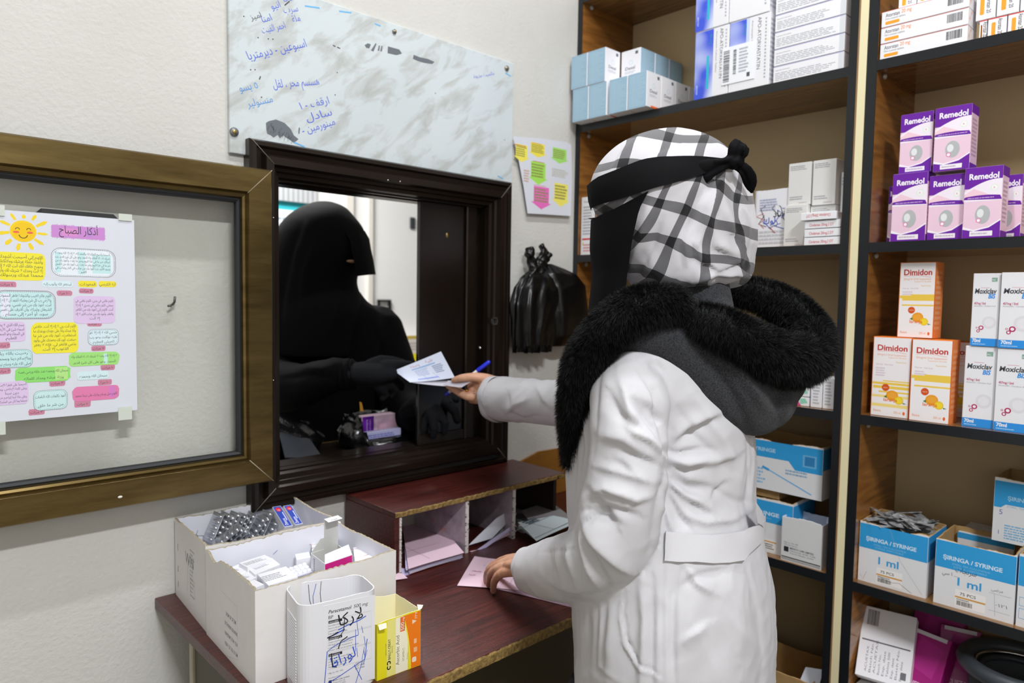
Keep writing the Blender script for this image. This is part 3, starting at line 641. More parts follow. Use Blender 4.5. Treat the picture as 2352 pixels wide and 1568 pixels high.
for i, x in enumerate(xs_):
    b = MB().bbox((x-.004, HY0+.006, DZ), (x+.004, 1.385, hz-.0125), white_lam, .001)
    p = Pl(b, (x-.004, 1.385, DZ), (0, -1, 0), (0, 0, 1))
    if i == 0:
        for u, v, t, c_ in ((.10, .085, 'علا', 'd9743a'), (.07, .045, '٥', 'd9743a'), (.10, .03, '٢٠ ح', 'd9743a'), (.13, .07, 'مر', '6b6f8a')): p.text(t, u, v, .016, c_)
        p.rect(.03, .06, .034, .062, '3b3b3b')
    b.box((x-.0043, HY0+.0045, DZ+.0005), (x+.0043, HY0+.007, hz-.0128), flat('d2ccc9'))
    for k in range(22): z = DZ+.001+(hz-DZ-.018)*random.random(); e_ = random.choice((-1, 1)); b.box((x+e_*.0015, HY0+.0041, z), (x+e_*(.0043+random.random()*.0009), HY0+.007, z+random.uniform(.001, .004)), flat(random.choice(('d9d3cf', 'b5adaa', '8a817c', '6f6864'))))
    b.build('divider', hut)
MB().bbox((HX1-.012, HY0+.03, DZ), (HX1-.002, 1.385, hz-.017), mat('dark_board', '2a1715', .5), .001).build('side_panel', hut)

pinkp = mat('pink_paper', 'eecfe0', .65); lilac = mat('lilac_paper', 'c9c0e6', .65); bluep = mat('bluish_paper', 'd3dfe4', .65)
def sheet(pxs, z, m, name, label, cat='paper', group=None, dec=None, th=.0006, curl=0, parent=None):
    """a paper whose corners lie at the given pixels on a level plane; corners go back left, back right, front right, front left"""
    c = [onZ(*p, z) for p in pxs]; n = 12; G = []
    for i in range(n+1):
        a = i/n; L = c[3]*(1-a)+c[0]*a; R_ = c[2]*(1-a)+c[1]*a
        G.append([L*(1-b)+R_*b+np.array([0, 0, curl*(b**3)*math.sin(a*3)+.0006*math.sin(b*5+a*3)]) for b in np.arange(n+1)/n])
    G = np.array(G); mb2 = MB().grid(G, m, flip=False); mb2.grid(G-(0, 0, th), m, flip=True)
    ed = np.concatenate([G[0], G[1:, -1], G[-1, ::-1][1:], G[::-1, 0][1:]]); mb2.grid(np.stack([ed, ed-(0, 0, th)], 0), m, smooth=False)
    if dec:
        U = nrm(c[2]-c[3]); N_ = nrm(np.cross(U, c[0]-c[3])); pl2 = Pl(mb2, c[3]+N_*.0011, U, np.cross(N_, U)); dec(pl2, np.linalg.norm(c[2]-c[3]), np.linalg.norm(c[0]-c[3]))
    o = mb2.build(name, parent)
    if label: tag(o, label, cat, group)
    return o
def form(p, W, H):
    for k in range(1, 4): p.line([(W*.03, H*k/4), (W*.97, H*k/4)], .0006, 'a58aa8')
    p.line([(W*.45, H*.05), (W*.45, H*.95)], .0006, 'a58aa8').fine(W*.1, H*.8, W*.4, H*.93, 2, 'b79ab5')
g_ = 'slips in the organiser'
# left compartment: a thick pad of slips, pink on top
stk = [(930, 1206), (985, 1196), (1064, 1270), (936, 1306)]
for k in range(7):
    j = [(x+random.uniform(-5, 5), y+(6-k)*2.1+random.uniform(-1, 1)) for x, y in stk]
    sheet(j, DZ+.002+k*.0016, [lilac, pinkp, mat('paper')][k % 3], 'paper_slip', 'paper slips stacked under the pink form in the organiser', group=g_, curl=.002*(k-3))
sheet([(922, 1192), (990, 1190), (1066, 1268), (938, 1306)], DZ+.016, pinkp, 'pink_form', 'pink printed form on top of the pad inside the organiser', dec=form, curl=.004)
# loose slips poking out beside the big carton
for k, q in enumerate(([(885, 1298), (930, 1306), (942, 1318), (890, 1330)], [(880, 1306), (925, 1318), (936, 1326), (885, 1336)])):
    sheet(q, DZ+.001+k*.0022, pinkp if k else lilac, 'paper_slip', 'short slip poking out between white carton and organiser', group='slips by the carton')
# middle compartment: slips leaning against the divider
def quad(mb, pts, m, th=.0006):
    a = [np.array(p, float) for p in pts]; N_ = nrm(np.cross(a[1]-a[0], a[2]-a[0]))*th
    mb.add(a+[p-N_ for p in a], [tuple(range(len(a))), tuple(range(len(a), 2*len(a)))[::-1]]+[(i, i+len(a), (i+1) % len(a)+len(a), (i+1) % len(a)) for i in range(len(a))], m)
for k, (pts, m_) in enumerate((([(1076, 1252), (1092, 1236), (1140, 1190), (1176, 1168), (1160, 1205), (1130, 1236)], mat('paper')),
                 ([(1082, 1262), (1100, 1258), (1148, 1222), (1182, 1172), (1186, 1180), (1160, 1225), (1110, 1258)], bluep),
                 ([(1078, 1266), (1098, 1262), (1180, 1214), (1186, 1220), (1120, 1252), (1088, 1268)], pinkp),
                 ([(1096, 1262), (1180, 1204), (1187, 1208), (1110, 1262)], lilac))):
    y_ = HY0+.02+.012*k if k < 2 else HY0+.012-.004*(k-2); mb2 = MB(); quad(mb2, [onY(*p, y_+.25*(1240-p[1])/1000) for p in pts][::-1], m_)
    tag(mb2.build('paper_slip'), 'folded slips leaning in the middle compartment of the organiser', 'paper', 'folded slips in the organiser')
# right side: printed forms hanging over the end
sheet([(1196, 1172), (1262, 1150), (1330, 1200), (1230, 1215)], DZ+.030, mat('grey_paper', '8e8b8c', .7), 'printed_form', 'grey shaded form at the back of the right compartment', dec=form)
def form2(p, W, H):
    p.rect(W*.06, H*.08, W*.94, H*.1, 'a6b3bb').rect(W*.06, H*.55, W*.94, H*.56, 'a6b3bb').rect(W*.5, H*.08, W*.51, H*.9, 'a6b3bb').fine(W*.45, H*.55, W*.75, H*.75, 3, '4e6068').text('علاج', W*.5, H*.6, .012, '39474d')
sheet([(1189, 1199), (1272, 1184), (1330, 1196), (1232, 1242)], DZ+.034, bluep, 'printed_form', 'pale printed form under the sleeve at the open compartment', dec=form2)
for k in range(3): sheet([(1190, 1203+k*3), (1270, 1190), (1325, 1200), (1215+k*4, 1226+k*4)], DZ+.012+k*.007, [lilac, pinkp, bluep][k], 'paper_slip', 'slips stacked under the pale printed form', group='slips under the pale form')
bx = MB().bbox((1.19, 1.20, DZ+.0005), (1.30, 1.36, DZ+.011), mat('pad_grey', 'a09a98', .7), .002); tag(bx.build('paper_pad'), 'grey paper pad lying in the right compartment', 'paper pad')
b = MB(); q_ = [(1192, 1092), (1196, 1060), (1238, 1037), (1285, 1029), (1345, 1032), (1345, 1092)]; q_ = [onY(x, y, 1.392) for x, y in q_]; q_[0][2] = DZ+.001; q_[-1][2] = DZ+.001
quad(b, q_[::-1], mat('orange_wood', '9c6a2c', .35, var=.25, vscale=12, stretch=(1, 1, 6)), .006); tag(b.build('wood_offcut'), 'orange wood offcut standing against the wall behind the organiser', 'board')
# pink prescription under the hand
def rx(p, W, H):
    p.text('وصفة', W*.06, H*.46, .009, 'b5405f', rot=0).text('طبية', W*.05, H*.33, .008, 'b5405f').fine(W*.24, H*.5, W*.33, H*.92, 1, '8d93cf', fill=.5)
    for k in range(5): p.line([(W*(.3+.06*k), H*.1), (W*(.36+.05*k), H*.9)], .0005, 'b79fc4')
    for k in range(6): u, v = W*random.uniform(.12, .5), H*random.uniform(.25, .9); p.line([(u, v), (u+.004, v+.001)], .001, '7c6a86')
sheet([(1090, 1277), (1200, 1290), (1330, 1365), (1050, 1344)], DZ+.0022, pinkp, 'prescription_slip', 'pink prescription slip held down by the hand on the desk', dec=rx, curl=.001)
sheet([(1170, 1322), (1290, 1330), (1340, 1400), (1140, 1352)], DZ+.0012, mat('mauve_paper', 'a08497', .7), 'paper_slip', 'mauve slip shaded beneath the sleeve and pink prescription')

# ------------------------------------------------------------------ open cartons on the desk
card = mat('white_card', 'e4e1e0', .6, var=.06, vscale=30); cardin = mat('white_card_inside', 'e2e3ec', .6); tear = mat('torn_card', 'b3a78f', .85, var=.4, vscale=200, vcol='8d8473')
def open_box(mb, loop, z0, h, t, mo, mi, jag=.004, rim=None, step=.005, seed=1, dips=()):
    rg = np.random.default_rng(seed); L = [np.array(p, float) for p in loop]; pts = []
    for i in range(len(L)):
        a, b = L[i], L[(i+1) % len(L)]; k = max(1, int(np.linalg.norm(b-a)/step)); pts += [a+(b-a)*j/k for j in range(k)]
    pts = np.array(pts); n = len(pts); tg = np.roll(pts, -1, 0)-np.roll(pts, 1, 0); tg /= np.linalg.norm(tg, axis=1, keepdims=True)
    nn = np.stack([-tg[:, 1], tg[:, 0]], 1); inn = pts+nn*t; w = rg.normal(0, 1, n); w = (w+np.roll(w, 1)+np.roll(w, 2))/2
    low = np.sin(np.arange(n)*.11+seed)*.8+np.sin(np.arange(n)*.043+seed*2)*1.2; w = (w+np.roll(w, 3)+np.roll(w, 5)+np.roll(w, 7))/2.6; H = z0+h+jag*(.35*w+.35*low)
    for cx, cy, r, dp in dips: H = H-dp*np.exp(-((pts[:, 0]-cx)**2+(pts[:, 1]-cy)**2)/r**2)
    H2 = H+rg.normal(0, jag*.16, n)
    def ring(xy, z): return np.column_stack([xy, np.broadcast_to(z, n)])
    mb.grid(np.stack([ring(pts, z0), ring(pts, H)]), mo, cv=True, smooth=False, flip=False)
    mb.grid(np.stack([ring(pts, H), ring((pts+inn)/2, (H+H2)/2+jag*.2), ring(inn, H2)]), rim or mo, cv=True, smooth=False)
    mb.grid(np.stack([ring(inn, H2), ring(inn, z0+.003)]), mi, cv=True, smooth=False)
    mb.add(ring(inn, z0+.003), [tuple(range(n))], mi); mb.add(ring(pts, z0), [tuple(range(n))[::-1]], mo); return mb
def loopccw(l):
    a = sum(l[i][0]*l[(i+1) % len(l)][1]-l[(i+1) % len(l)][0]*l[i][1] for i in range(len(l))); return l if a > 0 else l[::-1]
def scribbles(p, W, H, n, m, L=.02, w=.0006):
    for k in range(n):
        u, v = random.uniform(.05, .95)*W, random.uniform(.25, .9)*H; a = random.uniform(0, 6.3); q = [(u, v)]
        for j in range(4): a += random.uniform(-.9, .9); u += L*.25*math.cos(a); v += L*.25*math.sin(a); q.append((min(max(u, .004), W-.004), min(max(v, .004), H-.004)))
        p.line(q, w, m)
ink = flat('33363f'); inkb = flat('2b49b8')
BXA = [(.432, 1.196), (.668, 1.172), (.682, 1.378), (.446, 1.39)]
BXB = [(.420, .972), (.660, .968), (.666, 1.166), (.430, 1.190)]
ob = MB(); open_box(ob, BXA, DZ, .148, .004, card, cardin, .004, tear, seed=3)
p = Pl(ob, (*BXA[3], DZ), (BXA[0][0]-BXA[3][0], BXA[0][1]-BXA[3][1], 0), (0, 0, 1)); p.text('WN', .07, .085, .03, '6f7074').fine(.10, .03, .13, .12, 12, 'a9a7a6', fill=.3, ragged=.6).scrawl(.08, .03, .13, .11, .0005, '7c7c80', 6)
p.rect(.018, .05, .021, .062, '8b6f62').rect(.018, .09, .021, .104, '8b6f62').rect(.018, .02, .021, .032, '8b6f62')
p = Pl(ob, (BXA[2][0]-.004, BXA[2][1]-.005, DZ), (-1, .03, 0), (0, 0, 1)); p = Pl(ob, (BXA[3][0]+.004, BXA[3][1]-.0055, DZ), (1, -.05, 0), (0, 0, 1)); scribbles(p, .22, .145, 34, ink, .026)
tag(ob.build('cardboard_box'), 'open white cardboard box by the wall holding blister strips', 'cardboard box')
ob = MB(); open_box(ob, BXB, DZ, .148, .004, card, cardin, .0045, tear, seed=9, dips=((.43, 1.15, .02, .012),))
p = Pl(ob, (*BXB[3], DZ), (BXB[0][0]-BXB[3][0], BXB[0][1]-BXB[3][1], 0), (0, 0, 1))
p.line([(.075, .10), (.145, .098), (.147, .015), (.09, .0)], .0005, 'b9b2ac')
for k, t in enumerate(('MFD. BY :FDC LTD., INDIA', 'AT/D-1 M.I.D.C. MALEGAON,', 'SINNAR DIST NASHIK-422 103', 'MFG LIC. NO: MD/42')): p.text(t, .146-(k == 3)*.006, .024+k*.0165, .0085, '7f7a7c', rot=180, w=.056-(k == 3)*.012, bold=.01)
p = Pl(ob, (*BXB[0], DZ), (1, 0, 0), (0, 0, 1))
for q in ([(.03, .045), (.05, .075), (.09, .085)], [(.05, .12), (.052, .06), (.06, .02)], [(.066, .115), (.06, .06), (.068, .03)], [(.02, .03), (.05, .04), (.085, .07)]): p.line(q, .0007, '6d6e74')
p = Pl(ob, (BXB[2][0]-.004, BXB[2][1]-.004, DZ), (-1, .1, 0), (0, 0, 1)); p = Pl(ob, (BXB[3][0]+.004, BXB[3][1]-.0055, DZ), (1, -.1, 0), (0, 0, 1)); scribbles(p, .22, .145, 6, inkb, .01)
tag(ob.build('cardboard_box'), 'open white cardboard box nearer the camera filled with small cartons', 'cardboard box')

def prism(mb, pxs, zt, zb, m, topm=None, r=None):
    """carton whose top corners show at these pixels (ccw seen from above, starting front left) with top height zt"""
    c = [onZ(*p, zt) for p in pxs]
    c[2] = c[1]+(c[3]-c[0]) if len(c) == 4 else c[2]
    b = [np.array([q[0], q[1], zb]) for q in c]; mb.hexa(b+c, m)
    U = nrm(c[1]-c[0]); V_ = nrm(c[3]-c[0]); top = Pl(mb, c[0], U, np.cross((0, 0, 1), U)); fr = Pl(mb, b[0], U, (0, 0, 1)); top.Vv = V_
    return c, top, fr, np.linalg.norm(c[1]-c[0]), np.linalg.norm(c[3]-c[0])
def D4(x, y): return (340+x/3.2136, 1080+y/3.2136)
wc = mat('carton_white', 'e9e9ee', .45)
def carton(pxs, zt, label, dec=None, name='medicine_carton', group=None, m=None, zb=DZ+.004):
    mb2 = MB(); r_ = prism(mb2, [D4(*q) for q in pxs], zt, zb, m or wc)
    if dec: dec(*r_[1:])
    return tag(mb2.build(name), label, 'carton', group)
def d_fine(top, fr, W, H): top.fine(W*.08, H*.3, W*.9, H*.75, 4, 'a5a5ad')
def d_bar(top, fr, W, H): top.fine(W*.3, H*.4, W*.9, H*.7, 3, 'a5a5ad'); fr.barcode(W*.45, fr_h-.013, W*.75, fr_h-.004)
zt = zr(-.458); fr_h = zt-DZ-.004; gw = None
carton([(735, 717), (925, 655), (880, 622), (672, 682)], zt+.004, 'plain white carton against the inner wall of the nearer box', d_fine)
carton([(790, 770), (975, 694), (930, 655), (730, 716)], zt, 'white carton with a barcode on its side in nearer box', d_bar)
carton([(640, 775), (735, 735), (680, 695), (600, 720)], zt-.003, 'small white carton tucked in the torn corner', d_fine)
carton([(715, 830), (800, 790), (735, 737), (645, 776)], zt-.004, 'white carton with fine print second in the corner row', d_fine)
carton([(790, 868), (858, 840), (800, 800), (715, 833)], zt-.005, 'white carton nearest the front corner of the box', None)
carton([(890, 850), (1105, 785), (1000, 708), (808, 768)], zt, 'wide white carton with printed lines at the box front', d_fine)
def d_logo(top, fr, W, H):
    c = (W*.6, H*.55); top.line([(c[0]+H*.33*math.cos(t), c[1]+H*.26*math.sin(t)) for t in np.linspace(.5, 5.6, 20)], .0012, 'a8474a'); top.line([(c[0]+H*.25*math.cos(t), c[1]+H*.2*math.sin(t)) for t in np.linspace(-1, 4.6, 20)], .0007, '8c8c90')
    top.text('ac', c[0]-.003, c[1], .005, '6c6c70'); top.text('pine 5 mg', W*.08, H*.1, .007, '8d4146'); fr.text('Zopine', W*.3, fr_h-.02, .012, '8d4146')
carton([(1210, 590), (1400, 545), (1400, 440), (1203, 480)], zt+.002, 'white carton with a red ring mark behind the opened carton', d_logo)
carton([(1530, 690), (1715, 640), (1640, 560), (1515, 570)], zt+.004, 'white 5 mg carton with ring mark at the box corner', d_logo)
carton([(1095, 660), (1200, 640), (1200, 600), (1085, 618)], zt-.006, 'low white carton standing behind the pill strip', None)
# white pill strip
mb2 = MB(); c, top, fr, W, H = prism(mb2, [D4(1080, 790), D4(1215, 745), D4(1190, 665), D4(1030, 722)], zt-.012, zt-.0135, mat('pill_strip', 'cfcfe2', .25, spec=.7))
for i in range(3):
    for j in range(4): q = c[0]+(c[1]-c[0])*(j+.5)/4+(c[3]-c[0])*(i+.5)/3; mb2.ball(q+(0, 0, .0005), (.0042, .0042, .003), mat('pill_white', 'eeeef4', .3), 12, 6)
tag(mb2.build('pill_strip'), 'clear strip of round white pills among the cartons', 'pill strip')
# opened carton with magenta band and raised flap
oc = thing('opened_carton', (*onZ(*D4(1350, 690), zt)[:2], DZ), 'opened white carton with magenta band and raised end flap', 'carton')
mb2 = MB(); zt2 = zr(-.442)
q = [onZ(*D4(*k), zt2) for k in ((1305, 690), (1508, 620), (1405, 545), (1202, 612))]; q[2] = q[1]+q[3]-q[0]
open_box(mb2, [k[:2] for k in q], DZ+.004, zt2-DZ-.004, .0006, wc, mat('carton_inside', 'cfcfcc', .6), .0001)
p = Pl(mb2, (q[0][0], q[0][1], DZ+.004), q[1]-q[0], (0, 0, 1)); W = np.linalg.norm(q[1]-q[0]); hh = zt2-DZ-.004
p.rect(.0005, 0, W-.0005, hh-.001, 'c4187a'); p = Pl(mb2, (q[3][0], q[3][1], DZ+.004), q[0]-q[3], (0, 0, 1)); p.fine(.012, hh-.03, .018, hh-.004, 8, '9a9aa0')
mb2.build('carton_body', oc)
def flap(pts, name, m=wc, dec=None):
    mb3 = MB(); quad(mb3, pts, m); 
    if dec: dec(mb3)
    mb3.build(name, oc)
U = q[1]-q[0]; Vb = q[3]-q[0]; z_ = np.array([0, 0, 1.])
flap([q[0]-z_*.0005, q[1]-z_*.0005, q[1]-U*.06+z_*.016+Vb*.15, q[0]+U*.08+z_*.012+Vb*.15], 'front_flap')
flap([q[3], q[2], q[2]+z_*.020, q[3]+U*.35+z_*.020], 'rear_flap', mat('carton_inside'))
k0 = q[2]-U*.52; k1 = q[2]
flap([k1, k0, k0+z_*.052, k1+z_*.052], 'end_flap', mat('carton_inside'))
def dec(mb3):
    p = Pl(mb3, k0+z_*.0525-Vb*.32, nrm(k1-k0), nrm(Vb+z_*.001)); p.barcode(.008, .003, .022, .012)
flap([k0+z_*.0525-Vb*.32, k1+z_*.0525-Vb*.32, k1+z_*.053, k0+z_*.053], 'tuck_tab', wc, dec)
# blue cartons in the far box
zt = zr(-.432)
def d_blue(top, fr, W, H):
    pass
for k, (pxs, lb) in enumerate((([(1008, 418), (1068, 408), (990, 262), (918, 270)], 'blue and white carton with red disc, beside the blister strips'), ([(1088, 402), (1142, 392), (1070, 248), (1000, 262)], 'blue and white carton with red disc, farther from blister strips'))):
    mb2 = MB(); a = [D4(*v) for v in pxs]; lo = [onZ(*a[0], zr(-.455)), onZ(*a[1], zr(-.455))]; hi = [onZ(*a[3], zr(-.425)), onZ(*a[2], zr(-.425))]
    n_ = nrm(np.cross(lo[1]-lo[0], hi[0]-lo[0])); hi[1] = lo[1]+hi[0]-lo[0]
    bk = [v-n_*.035 for v in (lo[0], lo[1], hi[1], hi[0])]; bk = [np.array([v[0], v[1], v[2]]) for v in bk]
    mb2.hexa([bk[0], bk[1], bk[2], bk[3], lo[0], lo[1], hi[1], hi[0]], wc)
    W = np.linalg.norm(lo[1]-lo[0]); H = np.linalg.norm(hi[0]-lo[0]); p = Pl(mb2, lo[0], lo[1]-lo[0], np.cross(n_, lo[1]-lo[0])); p.V = nrm(hi[0]-lo[0])
    p.rect(.0005, H*.02, W-.0005, H-.0005, '1c3ea8').ell(W*.5, H*.84, W*.32, H*.1, 'd0202c').text('mg', W*.36, H*.8, .004, 'f0f0f4').text('Dexona', W*.62, H*.08, .009, 'f0f0f8', rot=90, w=H*.32); p.rect(W*.72, H*.3, W*.82, H*.7, 'd8dcf0')
    tag(mb2.build('medicine_carton'), lb, 'carton')
# blister strips
foil = mat('blister_foil', 'c9cbd0', .32, metal=.9, bump=.4, bscale=90)
pl4 = [onZ(*D4(400, 455), zr(-.462)), onZ(*D4(560, 528), zr(-.466)), onZ(*D4(755, 398), zr(-.428)), None]; pl4[3] = onZ(*D4(578, 312), zr(-.420))
eu = nrm(pl4[1]-pl4[0]); ev_ = nrm(pl4[3]-pl4[0]); en = nrm(np.cross(eu, ev_)); ev_ = np.cross(en, eu); LU = .033; LV_ = .056
bm = MB()
def bl_(u, v, h=0): return eu*u+ev_*v+en*h
bm.hexa([bl_(0, 0, -.0006), bl_(LU, 0, -.0006), bl_(LU, LV_, -.0006), bl_(0, LV_, -.0006), bl_(0, 0, .0006), bl_(LU, 0, .0006), bl_(LU, LV_, .0006), bl_(0, LV_, .0006)], foil)
for i in range(1):
    for j in range(5):
        c = bl_(LU*.5, LV_*(j+.5)/5, .0005); G = []
        for t in np.linspace(0, 1, 5): G.append([c+(eu*math.cos(a_)*.0135+ev_*math.sin(a_)*.0046)*math.cos(t*1.5)**.7+en*.0042*math.sin(t*1.5) for a_ in np.arange(12)/12*6.2832])
        bm.grid(np.array(G), foil, cv=True, cap=True)
first = bm.build('blister_strip', origin=(0, 0, 0)); A0 = pl4[0]-np.array([0, 0, .014]); A1 = -np.array([0, 0, .010])+ onZ(*D4(800, 440), zr(-.470))
for k in range(11):
    o = first if k == 0 else first.copy()
    if k: COL.objects.link(o)
    t = k/10; o.location = A0*(1-t)+A1*t+np.array([0, .004*math.sin(k*1.7), .003*math.sin(k*2.3)-.006*t])
    o.rotation_euler = (math.radians(4*math.sin(k*1.1)), math.radians(5*math.sin(k*1.9)+10*t), math.radians(8*math.sin(k*.9)-6*t))
    tag(o, 'silver blister strip leaning in the heap inside the far box', 'blister strip', 'blister strips in the far box')
A2 = onZ(*D4(470, 530), zr(-.475))
for k in range(4):
    o = first.copy(); COL.objects.link(o); o.location = A2+np.array([.006*k, .004*k, -.004*k]); o.rotation_euler = (.1*k, .5, math.radians(-20+12*k))
    tag(o, 'silver blister strip lying flat under the heap in far box', 'blister strip', 'flat blister strips in the far box')
A3 = onZ(*D4(1215, 365), zr(-.452))
for k in range(3):
    o = first.copy(); COL.objects.link(o); o.location = A3+np.array([-.02+.008*k, -.012*k, -.034-.004*k]); o.rotation_euler = (.2, .15*k, math.radians(20+15*k))
    tag(o, 'dark silver blister strip in the far corner behind blue cartons', 'blister strip', 'blister strips behind the blue cartons')

# ------------------------------------------------------------------ ribbed white tablet container
plast = mat('white_plastic', 'e2e2e8', .32, spec=.5)
def rrloop(cx, cy, w, d, r, rot, n=7):
    q = []
    for sx, sy, a0 in ((1, 1, 0), (-1, 1, 90), (-1, -1, 180), (1, -1, 270)):
        for k in range(n): a = math.radians(a0+90*k/(n-1)); q.append((sx*(w/2-r)+r*math.cos(a), sy*(d/2-r)+r*math.sin(a)))
    c, s = math.cos(rot), math.sin(rot); return [(cx+x*c-y*s, cy+x*s+y*c) for x, y in q]
JC, JW, JD, JH, JR = (.515, .925), .115, .084, .140, math.radians(-11)
jar = thing('tablet_container', (*JC, DZ), 'ribbed white plastic tablet container scribbled with blue and black ink', 'container')
jb = MB(); open_box(jb, rrloop(*JC, JW, JD, .018, JR), DZ, JH, .0016, plast, plast, .0012, None, .004, 5, dips=((.55, .96, .03, .004),))
ux = np.array([math.cos(JR), math.sin(JR), 0]); uy = np.array([-math.sin(JR), math.cos(JR), 0]); jc = np.array([*JC, DZ])
for s in (-1, 1):                                       # finger ribs on the short sides
    for k in range(24):
        z = .016+k*.0042; c = jc+ux*s*(JW/2-.0004); 
        if s < 0: jb.tube([c-uy*(JD/2-.020)+z_*z, c+uy*(JD/2-.020)+z_*z], .0015, plast, 6, dome=True)
        ci = jc+ux*s*(JW/2-.0024)
        if s > 0 and k > 8: jb.tube([ci-uy*(JD/2-.020)+z_*z, ci+uy*(JD/2-.020)+z_*z], .0013, plast, 6)
jb.build('container_body', jar)
lb = MB(); LW = .070; lo_ = jc-uy*(JD/2+.0002)-ux*(LW/2-.012); p = Pl(lb, lo_+z_*.006, ux, z_); H = JH-.012
quad(lb, [p.at(-.002, 0, 0), p.at(LW+.006, 0, 0), p.at(LW+.006, H, 0), p.at(-.002, H, 0)], plast, .0002)
p.text('Paracetamol', .006, H-.013, .0072, '24252b', bold=.012, shear=.2, w=.034).text('500 mg', .043, H-.013, .0072, '33343a', shear=.2, w=.022).text('BP', .006, H-.021, .007, '33343a')
for k, (t, rows) in enumerate((('ANALGESIC', ('Each tablet contains 500 mg paracetamol', 'Store in a dry place below 30°C,', 'protected from light.', 'Keep out of reach of children.')),
        ('ANALGESIQUE', ('Chaque comprime contient paracetamol', '500 mg de. Conservez dans un endroit', 'au-dessous de 30°C. A protection de', 'la lumiere. Garder hors de la portee des enfants.')),
        ('ANALGESICO', ('Cada comprimido contiene 500 mg de', 'paracetamol. Conservar en lugar seco y', 'por debajo de 30°C. Proteger de la luz.', 'Mantengase fuera del alcance.')))):
    v = H-.027-k*.0245; p.rect(.006, v-.0008, .026, v+.0032, '1b1b20').text(t, .007, v, .0026, 'e8e8ee', bold=.01)
    for j, r in enumerate(rows): p.text(r, .006, v-.005-j*.004, .0032, '55565e', sx=.72)
    p.line([(.005, v-.019), (LW, v-.019), (LW, v+.004), (.005, v+.004)], .0003, 'a0a0a8', closed=True)
p.rect(.006, .008, .0105, .0165, '26262c').text('Medico Labs Limited', .012, .014, .003, '33343a', bold=.01).text('Himmat 635-126,', .012, .0105, .0027, '55565e').text('Tamil Nadu, India', .012, .0075, .0027, '55565e').text('Mfg. Lic. No : 442', .006, .026, .003, '55565e').text('Manufactured by', .006, .019, .0026, '55565e')
for k in range(3): p.text('LOT 0403', .046, .030-k*.004, .0034, '55565e')
bi = flat('2a52c4'); bki = flat('1d1f26')
p.line([(.02, .088), (.035, .092), (.052, .095), (.062, .099)], .0014, bi).line([(.005, .080), (.02, .084), (.03, .087)], .0018, bi).line([(.004, .080), (.012, .082), (.02, .085)], .0018, bki)
p.text('لاركا', .022, .093, .024, bki, w=.036, rot=8).text('لوراتا', .012, .034, .022, bi, w=.036, rot=14)
p.line([(.0, .012), (.004, .06), (.015, .066), (.04, .072), (.05, .073)], .0011, bi).line([(.0, .012), (.02, .018), (.035, .024), (.06, .034), (.064, .064)], .0011, bi).line([(.010, .056), (.012, .035), (.018, .034)], .0016, bki).ell(.0155, .041, .002, .0015, bi)
p.line([(.044, .03), (.056, .004)], .0009, bi).line([(.056, .03), (.046, .0)], .0009, bi)
for k in range(9): a = random.uniform(.045, .062); b_ = random.uniform(.01, .08); p.line([(a, b_), (a+random.uniform(-.004, .006), b_+random.uniform(.01, .03))], .0007, bi)
p.line([(.03, .105), (.028, .085), (.02, .075)], .0012, bki).line([(.02, .06), (.024, .07), (.034, .075)], .0016, bki)
lb.build('printed_label', jar)
kb = MB(); pb = Pl(kb, jc+uy*(JD/2-.0018)-ux*JW/2, ux, z_)
for q, m_ in (([(.036, .135), (.038, .11), (.044, .09)], ink), ([(.048, .134), (.043, .115), (.044, .10)], inkb), ([(.056, .136), (.054, .118), (.056, .10)], ink), ([(.040, .1), (.043, .085)], ink)): pb.line(q, .0008, m_)
kb.build('ink_marks', jar)

# ------------------------------------------------------------------ yellow and orange vitamin carton
vb = thing('vitamin_carton', (.60, .91, DZ), 'torn open yellow and orange vitamin carton at the front of the desk', 'carton')
mb2 = MB(); yel = flat('e3da1c'); crm = mat('carton_cream', 'efe9c4', .6); L4 = [(.563, .874), (.639, .869), (.644, .945), (.568, .950)]
open_box(mb2, L4, DZ, .089, .0008, yel, crm, .0015, crm, .003, 4, dips=((.60, .95, .02, -.006), (.565, .88, .01, .004)))
U = nrm((.076, -.005, 0)); p = Pl(mb2, (*L4[0], DZ), U, z_); W = .0762; H = .0885
p.rect(.0004, .0004, W*.22, H-.001, 'e6dc22').rect(W*.22, .0004, W*.42, H-.001, 'e9e184').rect(W*.42, .0004, W*.7, H-.001, 'f1ecd2')
ar = [(W*.64, .0004)]+[(W*(.78-.18*math.cos((t-.45)*2.4)*0-.16*(1-t)**1.5*0+.02-.2*(t)**2.2), H*t-.0006) for t in np.linspace(.02, 1, 14)]
ar = [(W*(.76-.17*(t**2)), max(.0005, H*t-.0012)) for t in np.linspace(0, 1, 14)]
p.poly(ar+[(W-.0003, H-.0012), (W-.0003, .0005)], 'f07c14'); p.line(ar, .002, 'efe63c')
p.rect(W*.52, H*.72, W*.63, H-.002, 'e36b2c').text('500', W*.61, H*.74, .0085, 'f4efe2', rot=90, w=H*.14).text('mg', W*.61, H*.90, .005, 'f4efe2', rot=90)
p.text('BAILLY-CREAT', W*.30, H*.30, .0060, '20201c', rot=90, w=H*.36, bold=.01).text('LABORATOIRE', W*.21, H*.38, .003, '6f6f3a', rot=90).text('FRANCE', W*.35, H*.40, .003, '4d4d3a', rot=90)
for s in (-1, 1): p.line([(W*.265+.0042*math.cos(t)*.6, H*.20+s*.0032+.003*math.sin(t)*s) for t in np.linspace(-.5, 4, 12)], .0018, '20201c')
p.text('Ascorbic Acid', W*.50, H*.15, .0085, '6a6550', rot=90, w=H*.52).text('VITAMIN C', W*.62, H*.18, .0052, '8d8868', rot=90, w=H*.24).text('Vitamin', W*.70, H*.19, .0036, 'b0a680', rot=90)
